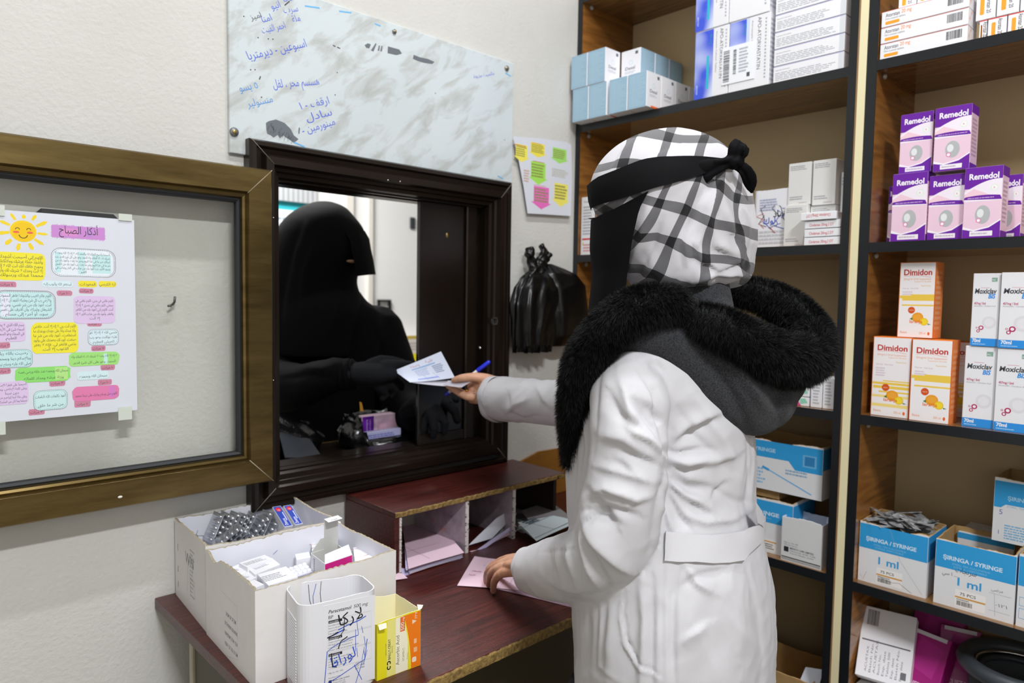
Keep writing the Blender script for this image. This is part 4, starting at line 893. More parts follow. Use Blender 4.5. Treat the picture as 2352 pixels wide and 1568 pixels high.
p.poly([(W*.80, H*.79), (W*.80, H*.87), (W*.90, H*.83)], 'f3d9c0').text('77°F', W*.92, H*.72+.013, .006, 'f6e6d8', rot=90, w=H*.12).rrect(W*.80, H*.10, W*.90, H*.19, 'f6e0cc', .002).fine(W*.84, H*.24, W*.92, H*.55, 2, 'f3c596')
mb2.build('carton_body', vb)
t_ = MB(); quad(t_, [(.563, .872, DZ+.087), (.575, .868, DZ+.088), (.572, .862, DZ+.083), (.562, .866, DZ+.081)], crm); t_.build('torn_tab', vb)
t_ = MB(); quad(t_, [(.634, .868, DZ+.089), (.641, .869, DZ+.090), (.646, .872, DZ+.093), (.640, .880, DZ+.093)], crm); t_.build('torn_tab', vb)
# ------------------------------------------------------------------ shelving
def woodmat(name, a, b, rough=.22):
    m = bpy.data.materials.new(name); m.use_nodes = True; nt = m.node_tree; bs = nt.nodes['Principled BSDF']
    tc = nt.nodes.new('ShaderNodeTexCoord'); mp = nt.nodes.new('ShaderNodeMapping'); mp.inputs['Scale'].default_value = (1, 1, 9) if name == 'walnut_panel' else (9, 1, 1)
    nz = nt.nodes.new('ShaderNodeTexNoise'); nz.inputs['Scale'].default_value = 5; nz.inputs['Detail'].default_value = 7; nz.inputs['Distortion'].default_value = 1.2
    rp = nt.nodes.new('ShaderNodeValToRGB'); rp.color_ramp.elements[0].position = .3; rp.color_ramp.elements[0].color = lin(a); rp.color_ramp.elements[1].position = .7; rp.color_ramp.elements[1].color = lin(b)
    nt.links.new(tc.outputs['Object'], mp.inputs[0]); nt.links.new(mp.outputs[0], nz.inputs['Vector']); nt.links.new(nz.outputs[0], rp.inputs[0]); nt.links.new(rp.outputs[0], bs.inputs['Base Color'])
    bs.inputs['Roughness'].default_value = rough; bs.inputs['Specular IOR Level'].default_value = .5; return m
walnut = woodmat('walnut_panel', '6b431c', '966430'); walnuth = woodmat('walnut_shelf', '5f4326', '8a653c', .12)
blackedge = mat('black_edge_band', '14171b', .35); cream = mat('cream_back_board', 'c4ae86', .6, var=.08, vscale=3); crtrim = mat('cream_strip', 'e6dcb4', .5)
BKX = 1.812
def unit(name, y0, y1, label, levels, zt_, sides):
    u = thing(name, (XS+.12, (y0+y1)/2, 0), label, 'shelving')
    for y, w_ in sides:
        b = MB(); b.box((XS+.001, y, 0), (BKX, y+w_, zt_), walnut); b.box((XS-.0005, y-.0004, 0), (XS+.0012, y+w_+.0004, zt_), blackedge); b.build('side_panel', u)
    for z in levels:
        b = MB(); b.box((XS+.0015, y0, z-.020), (BKX, y1, z), walnuth); b.box((XS, y0+.0003, z-.0205), (XS+.0018, y1-.0003, z+.0002), blackedge); b.build('shelf_board', u)
    MB().box((BKX, y0-.01, .05), (BKX+.006, y1+.01, zt_), cream).build('back_panel', u)
    for z in levels[1:]:
        for y in (y0+.004, y1-.004): MB().ball((XS+.035, y, z-.026), (.006, .005, .006), mat('shelf_pin', 'b9b6ae', .3, trans=.3), 8, 6).build('shelf_pin', u)
    return u
LV = [.10, Z0-.968, Z0-.603, Z0-.238, Z0+.127, Z0+.502, Z0+.868]
SA, SB, SC, SD, SE = Z0+.502, Z0+.127, Z0-.238, Z0-.603, Z0-.968
unit('shelving_unit', .628, 1.383, 'brown shelving unit with black edges next to the window wall', LV, 2.3, ((1.383, .016), (.611, .017)))
ur = unit('shelving_unit', -.30, .571, 'brown shelving unit holding purple, orange and syringe boxes', LV, 2.3, ((.571, .019), (-.317, .017)))
st_ = MB(); st_.box((XS-.001, .5915, 0), (XS+.03, .6105, 2.3), crtrim).box((XS-.0015, .6075, 0), (XS+.001, .6108, 2.3), mat('strip_edge', '8d6c48', .6)); tag(st_.build('filler_strip'), 'cream vertical filler strip between the two black edged units', 'strip')

def cbox(yl, yr, z0, h, xf=XS+.006, depth=.05, m=None, bev=0):
    b = MB(); b.bbox((xf, yr, z0+.0003), (xf+depth, yl, z0+h), m or wc, .0008)
    f = Pl(b, (xf, yl, z0), (0, -1, 0), (0, 0, 1)); s = Pl(b, (xf, yr, z0), (1, 0, 0), (0, 0, 1)); sl = Pl(b, (xf, yl, z0), (-1, 0, 0), (0, 0, 1)); t = Pl(b, (xf, yl, z0+h), (0, -1, 0), (1, 0, 0))
    t = Pl(b, (xf, yr, z0+h), (1, 0, 0), (0, 1, 0)); s = Pl(b, (xf+0, yr, z0), (1, 0, 0), (0, 0, 1))
    return b, f, s, t, yl-yr, h
def put(b, name, label, group=None, cat='carton'): return tag(b.build(name), label, cat, group)
# pale blue cartons, top left shelf
blue_c = mat('carton_pale_blue', '94b7cf', .45)
def bluecarton(yl, yr, z0, xf, depth, front='blue'):
    b, f, s, t, W, H = cbox(yl, yr, z0, .0915, xf, depth)
    def bl(p, w_):
        p.rect(.001, .0005, w_-.0015, H-.0005, '9dbed4').rect(w_*.28, .0005, w_*.30, H-.001, 'a9c8da').fine(w_*.08, .006, w_*.94, H-.006, 17, 'b6d0e0', fill=.3, ragged=.4)
    def wh(p, w_):
        p.text('Desal', w_*.22, H*.42, .012, '4a4f58', bold=.01, w=w_*.5).line([(w_*.5+.006*math.cos(a), H*.62+.006*math.sin(a)) for a in np.linspace(0, 6.3, 14)], .0016, 'c6dcec')
        p.rect(w_*.72, H*.84, w_*.86, H*.93, '5b6470').fine(w_*.2, H*.3, w_*.75, H*.38, 2, 'b9bec6')
        if front != 'white': p.rect(w_*.3, .0005, w_*.8, H*.06, 'ee6a2c')
    if front == 'blue': bl(f, W); wh(s, depth)
    else: wh(f, W); bl(s, depth)
    return b
ys = [(1.380, 1.321), (1.319, 1.256), (1.248, 1.186), (1.184, 1.123)]
for k, (a, c) in enumerate(ys): put(bluecarton(a, c, SA, 1.535, .064), 'blue_carton', 'pale blue carton in the bottom front row at the shelf end', 'bottom row of pale blue cartons')
for k in range(3): put(bluecarton(1.184, 1.123, SA, 1.600+.066*k, .064), 'blue_carton', 'white sided carton in the line running back behind the blue ones', 'cartons running back')
put(bluecarton(1.388, 1.328, SA+.093, 1.535, .064), 'blue_carton', 'pale blue carton on the upper row against the wall'); put(bluecarton(1.326, 1.263, SA+.093, 1.535, .064), 'blue_carton', 'pale blue carton on the upper row, white side showing')
put(bluecarton(1.261, 1.195, SA+.093, 1.602, .066, 'white'), 'blue_carton', 'carton on the upper row turned with its white face forward')
for k in range(2): put(bluecarton(1.261, 1.195, SA+.093, 1.670+.068*k, .066, 'white'), 'blue_carton', 'carton hidden behind the turned white faced one', 'cartons behind the turned one')
for k in range(2): put(bluecarton(1.261, 1.195, SA, 1.602+.066*k, .064), 'blue_carton', 'lower carton under the turned white faced one', 'cartons under the turned one')
put(bluecarton(1.261, 1.195, SA, 1.734, .066), 'blue_carton', 'lower carton under the turned white faced one', 'cartons under the turned one')
# tall blue and white atorvastatin cartons
gb = bpy.data.materials.new('blue_fade_print'); gb.use_nodes = True; nt = gb.node_tree; bs = nt.nodes['Principled BSDF']; bs.inputs['Roughness'].default_value = .4
tc = nt.nodes.new('ShaderNodeTexCoord'); mp = nt.nodes.new('ShaderNodeMapping'); mp.inputs['Rotation'].default_value = (.5, 0, 0); mp.inputs['Scale'].default_value = (0, 9, 9); mp.inputs['Location'].default_value = (0, .3, -.45)
gr = nt.nodes.new('ShaderNodeTexNoise'); gr.inputs['Scale'].default_value = 1.1; gr.inputs['Detail'].default_value = 1; rp = nt.nodes.new('ShaderNodeValToRGB'); rp.color_ramp.elements[0].color = lin('3c57dc'); rp.color_ramp.elements[0].position = .38; rp.color_ramp.elements[1].color = lin('d2dcf6'); rp.color_ramp.elements[1].position = .6
nt.links.new(tc.outputs['Object'], mp.inputs[0]); nt.links.new(mp.outputs[0], gr.inputs['Vector']); nt.links.new(gr.outputs[0], rp.inputs[0]); nt.links.new(rp.outputs[0], bs.inputs['Base Color'])
def apo(yl, yr, z0, h, label, blue_left=True, sticker=False, depth=.06):
    b, f, s, t, W, H = cbox(yl, yr, z0, h, XS+.005, depth)
    if blue_left:
        f.rect(.0005, .0005, W*.55, H-.001, gb); f.rect(W*.36, H*.14, W*.43, H*.62, '26b9cf').text('40 mg', W*.44, H*.93, .010, '2a8fa8', rot=-90, bold=.01)
        f.text('APO-ATORVASTATIN', W*.74, H*.97, .0125, '4a4d5a', rot=-90, w=H*.72).text('Atorvastatin Calcium Tablets', W*.62, H*.95, .006, '6c7080', rot=-90, w=H*.6).fine(W*.9, H*.1, W*.94, H*.95, 18, '9fa3b0').text('APOTEX', W*.06, H*.22, .006, 'e6ecff', rot=-90)
    else:
        f.rect(.0005, H*.42, W*.42, H-.001, gb).rect(W*.42, H*.5, W*.5, H-.001, 'c9d6f6'); f.text('40 mg', W*.36, H*.93, .010, '2a8fa8', rot=-90, bold=.01).rect(W*.32, H*.42, W*.38, H*.6, '58cbd8')
        f.text('APO-ATORVASTATIN', W*.70, H*.97, .0125, '4a4d5a', rot=-90, w=H*.72).text('Atorvastatin Calcium Tablets', W*.55, H*.95, .006, '6c7080', rot=-90, w=H*.6).fine(W*.88, H*.1, W*.92, H*.95, 18, '9fa3b0')
    s.fine(.003, .01, depth-.004, H-.01, 14, 'b9bcc8')
    return put(b, 'atorvastatin_carton', label)
apo(1.009, .916, SA, .166, 'blue and white carton, lower of the pair nearest small pale cartons'); apo(.914, .811, SA, .166, 'blue and white carton whose lower half carries the barcode sticker', False)
b = MB(); y0_, z0_ = .932, SA+.022; b.box((XS+.0035, .846, z0_), (XS+.0045, y0_, z0_+.088), flat('eef0f6')); p = Pl(b, (XS+.0035, y0_, z0_), (0, -1, 0), (0, 0, 1))
p.barcode(.004, .006, .020, .080, '43454c', True).barcode(.030, .020, .038, .078, '43454c', True).fine(.045, .02, .07, .08, 8, 'a9adb8').rect(.066, .008, .074, .018, '54565e')
put(b, 'barcode_label', 'white barcode label across two blue cartons', cat='label')
apo(1.011, .920, SA+.168, .166, 'blue and white carton, upper of the pair nearest small pale cartons', True); apo(.918, .815, SA+.168, .166, 'blue and white carton on top of the barcode stickered one', False)
for k, (a, c) in enumerate(((0, .038), (.0385, .038), (.077, .038), (.1155, .038), (.154, .040), (.195, .040), (.236, .04), (.277, .04))):
    b, f, s, t, W, H = cbox(.800, .642, SA+a, c-.0004, XS+.006, .075); f.rect(W*.93, .0005, W-.0006, H-.0005, 'd3d6dc').rect(.0006, H-.0016, W-.0006, H-.0004, 'a9a6d6').fine(W*.03, H*.12, W*.90, H*.62, 5, 'a3a5ad', fill=.4).text('Important information', W*.03, H*.72, .0038, '6a6c75')
    put(b, 'flat_carton', 'long white leaflet printed carton in the tall stack by the post, %s' % ('lowest one', 'second from bottom', 'third from bottom', 'fourth from bottom', 'fifth from bottom', 'sixth from bottom', 'seventh from bottom', 'topmost one')[k])
# middle left shelf
b, f, s, t, W, H = cbox(1.380, 1.330, SB, .168, XS+.01, .06); f.rect(W*.1, H*.26, W-.001, H*.29, 'cf2f36').fine(W*.15, H*.34, W*.95, H*.85, 10, 'a6a8b0').fine(W*.2, H*.05, W*.95, H*.2, 3, 'd08a8c').text('Powder', W*.2, H*.9, .009, '7a5560', w=W*.6)
f.poly([(W*.12, H*.18), (W*.24, H*.18), (W*.18, H*.235)], 'e0b21c'); put(b, 'medicine_carton', 'white carton with a red band beside the face veil')
# white scribbled container
WC = ((1.625+.045), .805)
wcj = thing('tablet_container', (*WC, SB), 'white ribbed container with inked scribbles on the middle shelf', 'container')
b = MB(); open_box(b, rrloop(*WC, .09, .115, .012, 0), SB, .142, .0016, plast, plast, .003, None, .005, 8)
for k in range(26): z = SB+.008+k*.005; b.tube([(WC[0]-.03, WC[1]-.0575, z), (WC[0]+.03, WC[1]-.0575, z)], .0018, plast, 6)
p = Pl(b, (WC[0]-.0455, WC[1]+.05, SB), (0, -1, 0), (0, 0, 1)); p.fine(.01, .01, .085, .045, 4, 'c0c2c8').fine(.01, .09, .06, .12, 5, 'a3a7c4')
for m_, n_ in ((ink, 6), (inkb, 5), (flat('c05a52'), 3)):
    for k in range(n_): u, v = random.uniform(.02, .075), random.uniform(.05, .12); p.line([(u, v), (u+random.uniform(-.02, .02), v-random.uniform(.0, .02)), (u+random.uniform(-.01, .02), v-random.uniform(.01, .035))], .0016, m_)
p.text('مضاد', .045, .075, .02, ink, bold=.01).text('لوك', .02, .06, .02, inkb, bold=.01); b.build('container_body', wcj)
def plainc(yl, yr, z0, h, xf, label, **k):
    b, f, s, t, W, H = cbox(yl, yr, z0, h, xf, .055, mat('carton_grey_white', 'd9d8d6', .5)); f.fine(W*.08, H*.82, W*.8, H*.94, 3, '9c9ca2').fine(W*.08, H*.12, W*.7, H*.22, 2, '9c9ca2').text('GENERICA', W*.5, H*.04, .004, '8f6e6e'); return put(b, 'medicine_carton', label, **k)
plainc(.776, .722, SB, .097, 1.612, 'grey white carton standing left under the tall pair, behind red lettered ones')
plainc(.720, .664, SB, .093, 1.625, 'grey white carton mostly hidden behind the four red lettered cartons')
plainc(.773, .720, SB+.0975, .097, 1.620, 'tall grey white carton, top of the stack beside the scribbled container'); plainc(.716, .664, SB+.0935, .101, 1.620, 'tall grey white carton, top of the stack nearer the post')
plainc(.660, .632, SB, .165, 1.640, 'narrow white carton squeezed against the post behind the red lettered stack')
for k in range(4):
    j = (.0, .0, .0, .008)[k]; b, f, s, t, W, H = cbox(.713+j, .634+j, SB+k*.0185, .0172, XS+.008-(k == 3)*.004, .06)
    f.text('Clodamax 20mg.2 DT', W*.14, H*.3, .0085, 'c8343c', w=W*.68, bold=.012) if k < 3 else f.text('Clodamax 20mg.2 DT', W*.84, H*.72, .0085, 'c8343c', w=W*.68, bold=.012, rot=180)
    put(b, 'flat_carton', 'flat white carton with red lettering by the post, %s' % ('bottom of four', 'second from the bottom', 'third from the bottom', 'topmost, printed upside down')[k])
# shelf behind the fur hood
for k in range(4):
    b, f, s, t, W, H = cbox(.735, .692, SC+k*.022, .0205, XS+.02, .05); f.poly([(0.001, .001), (W*.6, .001), (W*.3, H-.001), (.001, H-.001)], 'd83d8c').poly([(W*.55, H*.2), (W*.95, H*.4), (W*.8, H*.9), (W*.5, H*.8)], '8fd0b8')
    put(b, 'flat_carton', 'small pink and green carton stacked beside the hood, %s' % ('lowest', 'second up', 'third up', 'top')[k])
for k in range(2):
    b, f, s, t, W, H = cbox(.688-k*.027, .663-k*.027, SC, .070, XS+.02, .05); f.fine(W*.2, H*.1, W*.8, H*.9, 8, 'b3b3b8'); put(b, 'medicine_carton', 'small upright white carton %s' % ('next to the pink and green stack', 'against the post below the hood')[k])
b, f, s, t, W, H = cbox(.648, .630, SC, .16, 1.62, .1); f.rect(.0, 0, W*.4, H, '3a4f8c'); put(b, 'medicine_carton', 'tall white carton with blue edge squeezed at the post')

# ------------------------------------------------------------------ right unit
def ato(p, W, H, sz=1): p.text('Atorstan', W*.05, H*.62, .0105*sz, '4b4b52', bold=.01, w=W*.17).text('20 mg', W*.24, H*.66, .0105*sz, 'ef8a2a', bold=.008, w=W*.12).text('Film-coated tablets', W*.05, H*.44, .0055*sz, '6a6a72', w=W*.24).rrect(W*.05, H*.14, W*.22, H*.34, 'f0a02c', .002).barcode(W*.77, H*.34, W*.94, H*.84)
for k in range(3):
    b, f, s, t, W, H = cbox(.568, .411, SA+k*.0325, .032, XS+.005, .06); ato(f, W, H); f.rect(0.0005, H-.0012, W-.0005, H-.0003, 'd26a58')
    for q in (s,): q.text('20 mg', .012, .008, .010, 'ef8a2a', rot=60)
    put(b, 'tablet_carton', 'long white and orange tablet carton lying flat, %s' % ('bottom of three', 'middle of three', 'top of three')[k])
def atov(yl, yr, z0, h, label):
    b, f, s, t, W, H = cbox(yl, yr, z0, h, XS+.03, .05); f.text('Atorstan 20', W*.55, H*.92, .010, '4b4b52', rot=-90, bold=.01, w=H*.7).rrect(W*.2, H*.2, W*.42, H*.8, 'f0a02c', .002).rect(0, H-.002, W, H-.0003, 'd8332f'); return put(b, 'tablet_carton', label)
for k, (a, c, lb) in enumerate(((.545, .512, 'first from the post'), (.510, .477, 'second from the post'), (.475, .442, 'third from the post'))): atov(a, c, SA+.0985, .05, 'upright tablet carton on the long flat ones, %s' % lb)
for k, (a, c) in enumerate(((.398, .386), (.384, .354), (.352, .322), (.320, .290), (.288, .258))):
    atov(a, c, SA, .0415, 'upright orange lettered carton in the row beside the long ones, %s' % ('thin one nearest them', 'second', 'third', 'fourth', 'fifth')[k])
for k, (a, c) in enumerate(((.405, .373), (.371, .336), (.334, .298), (.296, .26))):
    atov(a, c, SA+.042, .05, 'upright tablet carton on the second row over a red line, %s' % ('nearest the long cartons', 'second along', 'third along', 'last along')[k])
bb = thing('wrapped_bottle', (1.60, .60-.04, SA), 'clear wrapped bottle squeezed behind the long tablet cartons', 'bottle')
MB().tube([(1.66, .559, SA), (1.66, .559, SA+.10)], .010, mat('bottle_clear', 'd8c9c0', .2), 12).build('bottle_body', bb); MB().tube([(1.66, .559, SA+.1), (1.66, .559, SA+.125)], .008, flat('c4312c'), 12).build('cap', bb)
def rem(yl, yr, z0, h, xf, label):
    b, f, s, t, W, H = cbox(yl, yr, z0, h, xf, .048, mat('carton_pink', 'eac9dc', .45)); P1, P2 = '6a1ea0', 'f0e6f2'
    f.rect(.0004, H*.70, W-.0004, H-.0004, P1)
    arc = [(W*t, H*(.66+.16*math.sin(t*1.75))) for t in np.linspace(0, 1, 12)]
    f.poly([(0.0005, H*.52)]+[(max(.0005, min(x, W-.0005)), y) for x, y in arc]+[(W-.0005, H*.52)], P2).poly([(.0005, H*.62), (W*.25, H*.70), (W*.7, H*.60), (W*.98, H*.585), (W*.98, H*.56), (.0005, H*.56)], 'eecbd9')
    f.poly([(.0005, H*.575)]+[(W*t, H*(.585+.02*math.sin(t*3))) for t in np.linspace(.05, .95, 8)]+[(W-.0005, H*.545), (W-.0005, H*.53), (.0005, H*.55)], P1).fine(W*.1, H*.555, W*.9, H*.578, 1, 'c6a6d8')
    f.poly([(.0005, H*.16), (W*.3, H*.11), (W*.7, H*.16), (W-.0005, H*.26), (W-.0005, .0005), (.0005, .0005)], P1).poly([(.0005, H*.13), (W*.3, H*.10), (W*.7, H*.145), (W-.0005, H*.24), (W-.0005, H*.26), (W*.7, H*.165), (W*.3, H*.12), (.0005, H*.17)], 'f4eef8')
    f.rect(W*.2, H*.03, W*.8, H*.10, 'efe9f2').fine(W*.24, H*.045, W*.76, H*.085, 1, 'c0b4c6').text('Remedol', W*.12, H*.83, .0155, 'f4eef8', bold=.03, w=W*.78)
    f.ell(W*.80, H*.70, W*.10, W*.10, 'd9ecd6').ell(W*.80, H*.70, W*.075, W*.075, 'f4eef4').text('R', W*.775, H*.685, .005, 'cf5f8a')
    f.ell(W*.52, H*.33, W*.20, H*.13, 'b3b6b8').ell(W*.46, H*.35, W*.09, H*.06, 'e2e4e6').ell(W*.42, H*.25, W*.07, W*.07, 'e27fb0').ell(W*.42, H*.25, W*.045, W*.045, 'f6f2f6')
    s.rect(0, H*.86, .048, H-.0004, P1).fine(.006, H*.2, .042, H*.8, 10, 'c19fb8').rect(0, 0, .048, H*.1, P1); t.rect(.0005, .0005, .047, W-.0005, P1)
    return put(b, 'syrup_carton', label)
rem(.533, .468, SB, .1385, XS+.012, 'purple and pink syrup carton, bottom row, nearest the post'); rem(.466, .404, SB, .128, XS+.016, 'purple and pink syrup carton, middle of the bottom row'); rem(.402, .340, SB, .1345, XS+.006, 'purple and pink syrup carton, bottom row, farthest from post')
rem(.526, .466, SB+.139, .120, XS+.020, 'purple syrup carton on the upper row nearer the post'); rem(.460, .397, SB+.1345, .124, XS+.010, 'purple syrup carton on the upper row farther from post')
rem(.372, .322, SB, .125, XS+.075, 'purple syrup carton peeking out behind the last of the bottom row'); rem(.563, .535, SB, .125, XS+.08, 'purple syrup carton in shade beside the side panel')
def dim(yl, yr, z0, h, xf, label, alt=False):
    b, f, s, t, W, H = cbox(yl, yr, z0, h, xf, .052, mat('carton_orange', 'ea7a1c', .4)); f.rect(.0015, .0008, W-.001, H-.0015, 'f2eef0')
    f.text('Dimidon', W*.12, H*.83, .0165, 'c0342c', bold=.03, w=W*.78).line([(W*.12, H*.815), (W*.5, H*.825), (W*.88, H*.80)], .0008, 'e0938c').text('20mg/ml Oral Suspension', W*.12, H*.765, .0058, 'e88a4a', w=W*.76)
    f.text('Suspension Buvable', W*.42, H*.735, .0045, 'e8a474', w=W*.46).text('Rupertadine', W*.62, H*.68, .0045, 'dcae3c', w=W*.26).text('Oral use - Voie Orale', W*.10, H*.645, .004, 'b98ab0', w=W*.45).fine(W*.1, H*.5, W*.4, H*.62, 4, 'd9c8d8')
    for v0, v1, u0 in (((.40, .43, .0), (.35, .385, .05), (.44, .455, .3), (.30, .32, .2)) if not alt else ((.52, .56, .0), (.49, .52, .1), (.56, .575, .35), (.42, .44, .1))): f.rect(max(.002, W*u0), H*v0, W*.985, H*v1, 'f0cb4e')
    if not alt: f.rect(.002, H*.12, W*.98, H*.16, 'f4dc84').rect(.002, H*.24, W*.98, H*.27, 'f4dc84')
    f.ell(W*.56, H*.27, W*.16, H*.065, 'ee9d22').ell(W*.56, H*.275, W*.12, H*.04, 'f2a93a').ell(W*.74, H*.215, W*.115, H*.05, 'efc91c').ell(W*.74, H*.215, W*.085, H*.036, 'f5da36').poly([(W*.34, H*.25), (W*.42, H*.27), (W*.42, H*.23)], '3f7a34').poly([(W*.84, H*.195), (W*.94, H*.18), (W*.85, H*.175)], '3f7a34')
    f.ell(W*.38, H*.365, W*.10, H*.045, 'd5541f').text('NEW', W*.32, H*.355, .004, 'f2c8a8').text('laranja', W*.34, H*.195, .0095, 'e8742e', w=W*.36, bold=.02).text('faes', W*.08, H*.055, .007, 'e88a4a', w=W*.2).text('200 ml', W*.62, H*.05, .0065, 'e88a4a', w=W*.18).ell(W*.88, H*.06, W*.03, H*.022, 'e0641c')
    s.rect(0, 0, .052, H, 'e98a4c').fine(.006, H*.1, .046, H*.9, 12, 'eda878'); return put(b, 'suspension_carton', label)
dim(.559, .4845, SC, .168, XS+.020, 'orange edged fruit suspension carton nearest the post, bottom row'); dim(.482, .409, SC, .167, XS+.014, 'orange edged fruit suspension carton, second on the bottom row', True); dim(.517, .450, SC+.1685, .155, XS+.030, 'orange edged fruit suspension carton alone on top', True)
dim(.530, .455, SC, .1665, XS+.078, 'orange carton behind the bottom pair of fruit cartons'); dim(.478, .402, SC, .160, XS+.135, 'orange carton farthest behind the second fruit carton')
def mox(yl, yr, z0, h, xf, label):
    b, f, s, t, W, H = cbox(yl, yr, z0, h, xf, .05); f.rect(.0004, .0004, W-.0004, H*.11, '2f8fe0').text('70ml', W*.08, H*.055, .0095, 'f0f4fa', bold=.03, w=W*.3).fine(W*.08, H*.02, W*.6, H*.04, 1, 'a8d0f4')
    f.text('Moxiclav', W*.08, H*.725, .0135, '45474e', bold=.03, shear=.15, w=W*.80).text('BIS', W*.58, H*.66, .012, '2f8fe0', bold=.04, shear=.2, w=W*.26).rect(W*.3, H*.80, W*.62, H*.805, 'd88a9c').text('457mg / 5ml', W*.08, H*.575, .006, 'b83a6a', bold=.03, w=W*.42).text('Amoxicillin / Clavulanic Acid', W*.08, H*.545, .004, '8f8f98', w=W*.78)
    f.rect(W*.68, H*.885, W*.88, H*.94, '7fa695').text('MC', W*.70, H*.893, .006, 'e4ece6', w=W*.14)
    f.ell(W*.66, H*.33, W*.26, W*.26, 'dedce2').ell(W*.66, H*.33, W*.17, W*.17, 'e6e4ea')
    for u, v, r in ((.38, .255, .095), (.28, .21, .065), (.22, .255, .035)): f.ell(W*u, H*v, W*r, W*r, 'b3265e').ell(W*u, H*v, W*r*.55, W*r*.55, 'ecebf0')
    return put(b, 'antibiotic_carton', label)
mox(.389, .3365, SC, .158, XS+.022, 'white and blue antibiotic carton beside the orange ones, bottom row'); mox(.335, .278, SC, .157, XS+.016, 'white and blue antibiotic carton cut by the picture edge, bottom row'); mox(.382, .337, SC+.1585, .14, XS+.020, 'white and blue antibiotic carton, upper row, next to empty space'); mox(.335, .278, SC+.1575, .142, XS+.014, 'white and blue antibiotic carton, upper row, cut by picture edge')
# syringe boxes
sybl = flat('2f9ad8'); kraft = mat('kraft_card', 'b08e5c', .8, var=.2, vscale=60)
def syr(yl, yr, z0, h, xf, depth, label, marks=True, jag=.004, dips=(), wf=None, front=True, big=False):
    b = MB(); L = [(xf, yr), (xf+depth, yr), (xf+depth, yl), (xf, yl)]; open_box(b, loopccw(L), z0, h, .003, wf or mat('syringe_white', 'dfe0e4', .5), kraft, jag, kraft, .005, int(abs(yl*1000)) % 97, dips)
    W = yl-yr; p = Pl(b, (xf, yl, z0), (0, -1, 0), (0, 0, 1)); H = h-jag*.8
    if front:
        p.rect(.0005, H*.58, W-.0005, H*.995, sybl).text('ŞIRINGA / SYRINGE', W*.10, H*.72, .0115, 'cfe4f4', bold=.03, w=W*.74).text('STERIL, TEK KULLANIMLIK', W*.22, H*.655, .005, '86c2ea', w=W*.48).text('STERILE, DISPOSABLE', W*.24, H*.61, .005, '86c2ea', w=W*.42)
        p.text('1 ml', W*.30, H*.36, .022, '3a9ad6', bold=.02, w=W*.30).rect(W*.28, H*.04, W*.66, H*.30, 'eceaea').text('75 PCS', W*.34, H*.22, .008, '303238', bold=.01, w=W*.2).rect(W*.28, H*.17, W*.66, H*.195, 'cf9a4a').barcode(W*.30, H*.06, W*.5, H*.13).fine(W*.30, H*.135, W*.5, H*.165, 1, '84848a')
    q = Pl(b, (xf+.001, yr, z0), (1, 0, 0), (0, 0, 1)); q.rect(0, H*.58, depth, H*.99, sybl)
    return b, p, W, H
b, p, W, H = syr(.569, .4355, SD, .131, XS+.022, .12, '', dips=((XS+.02, .50, .035, .012),)); p.line([(W*.45, H*.98), (W*.62, H*.5), (W*.95, H*.04)], .0005, '9a9aa0').line([(W*.03, H*.12), (W*.08, H*.03), (W*.13, H*.18)], .0005, '6a6a70').line([(W*.3, H*.16), (W*.5, H*.1), (W*.62, H*.13), (W*.8, H*.02)], .0007, ink)
put(b, 'syringe_box', 'open blue and white syringe box crammed with wrappers', cat='box')
b, p, W, H = syr(.4205, .285, SD, .134, XS+.018, .12, ''); p.text('سرنجات', W*.27, H*.56, .014, ink, w=W*.26).text('..... ١ سي', W*.10, H*.48, .010, ink, w=W*.22).text('مرضى', W*.72, H*.42, .009, '7d7d84', w=W*.14).line([(W*.70, H*.38), (W*.96, H*.38)], .0004, '7d7d84').line([(W*.76, H*.38), (W*.78, H*.05)], .0004, '7d7d84').line([(W*.7, H*.12), (W*.96, H*.12)], .0004, '7d7d84').text('٠١٢١', W*.78, H*.2, .009, '7d7d84', w=W*.14)
put(b, 'syringe_box', 'open blue and white syringe box with black handwriting', cat='box')
b, p, W, H = syr(.2815, .15, SD, .138, XS+.018, .12, '', front=False); p.rect(.0005, H*.58, W-.0005, H*.995, sybl).line([(W*.03, H*.3), (W*.2, H*.3), (W*.2, H*.42), (W*.03, H*.42)], .001, '3a9ad6', closed=True).line([(W*.03, H*.12), (W*.2, H*.12), (W*.2, H*.26), (W*.03, H*.26)], .001, '3a9ad6', closed=True); put(b, 'syringe_box', 'syringe box cut off by the picture edge beside the handwritten one', cat='box')
wr = MB(); wrap = mat('clear_wrapper', 'c9ccd0', .18, spec=.8, var=.7, vscale=60, vcol='2c2a28', bump=.6, bscale=60)
for k in range(46):
    c = np.array([random.uniform(XS+.04, XS+.125), random.uniform(.455, .55), SD+.118+random.uniform(0, .028)]); a = random.uniform(0, 3.14); d = np.array([math.cos(a), math.sin(a), random.uniform(-.25, .25)])*.026; e_ = np.array([-math.sin(a), math.cos(a), random.uniform(-.4, .4)])*.008
    quad(wr, [c-d-e_, c+d-e_, c+d+e_, c-d+e_], wrap, .001)
tag(wr.build('syringe_wrappers'), 'heap of clear syringe wrappers bulging from the first syringe box', 'wrappers', kind='stuff')
b = MB(); b.bbox((XS+.125, .31, SD), (XS+.225, .41, SD+.125), mat('syringe_white'), .001); p = Pl(b, (XS+.125, .41, SD), (0, -1, 0), (0, 0, 1)); p.rect(0, .112, .1, .1245, sybl); put(b, 'syringe_box', 'closed syringe box in shade behind the handwritten one', cat='box')
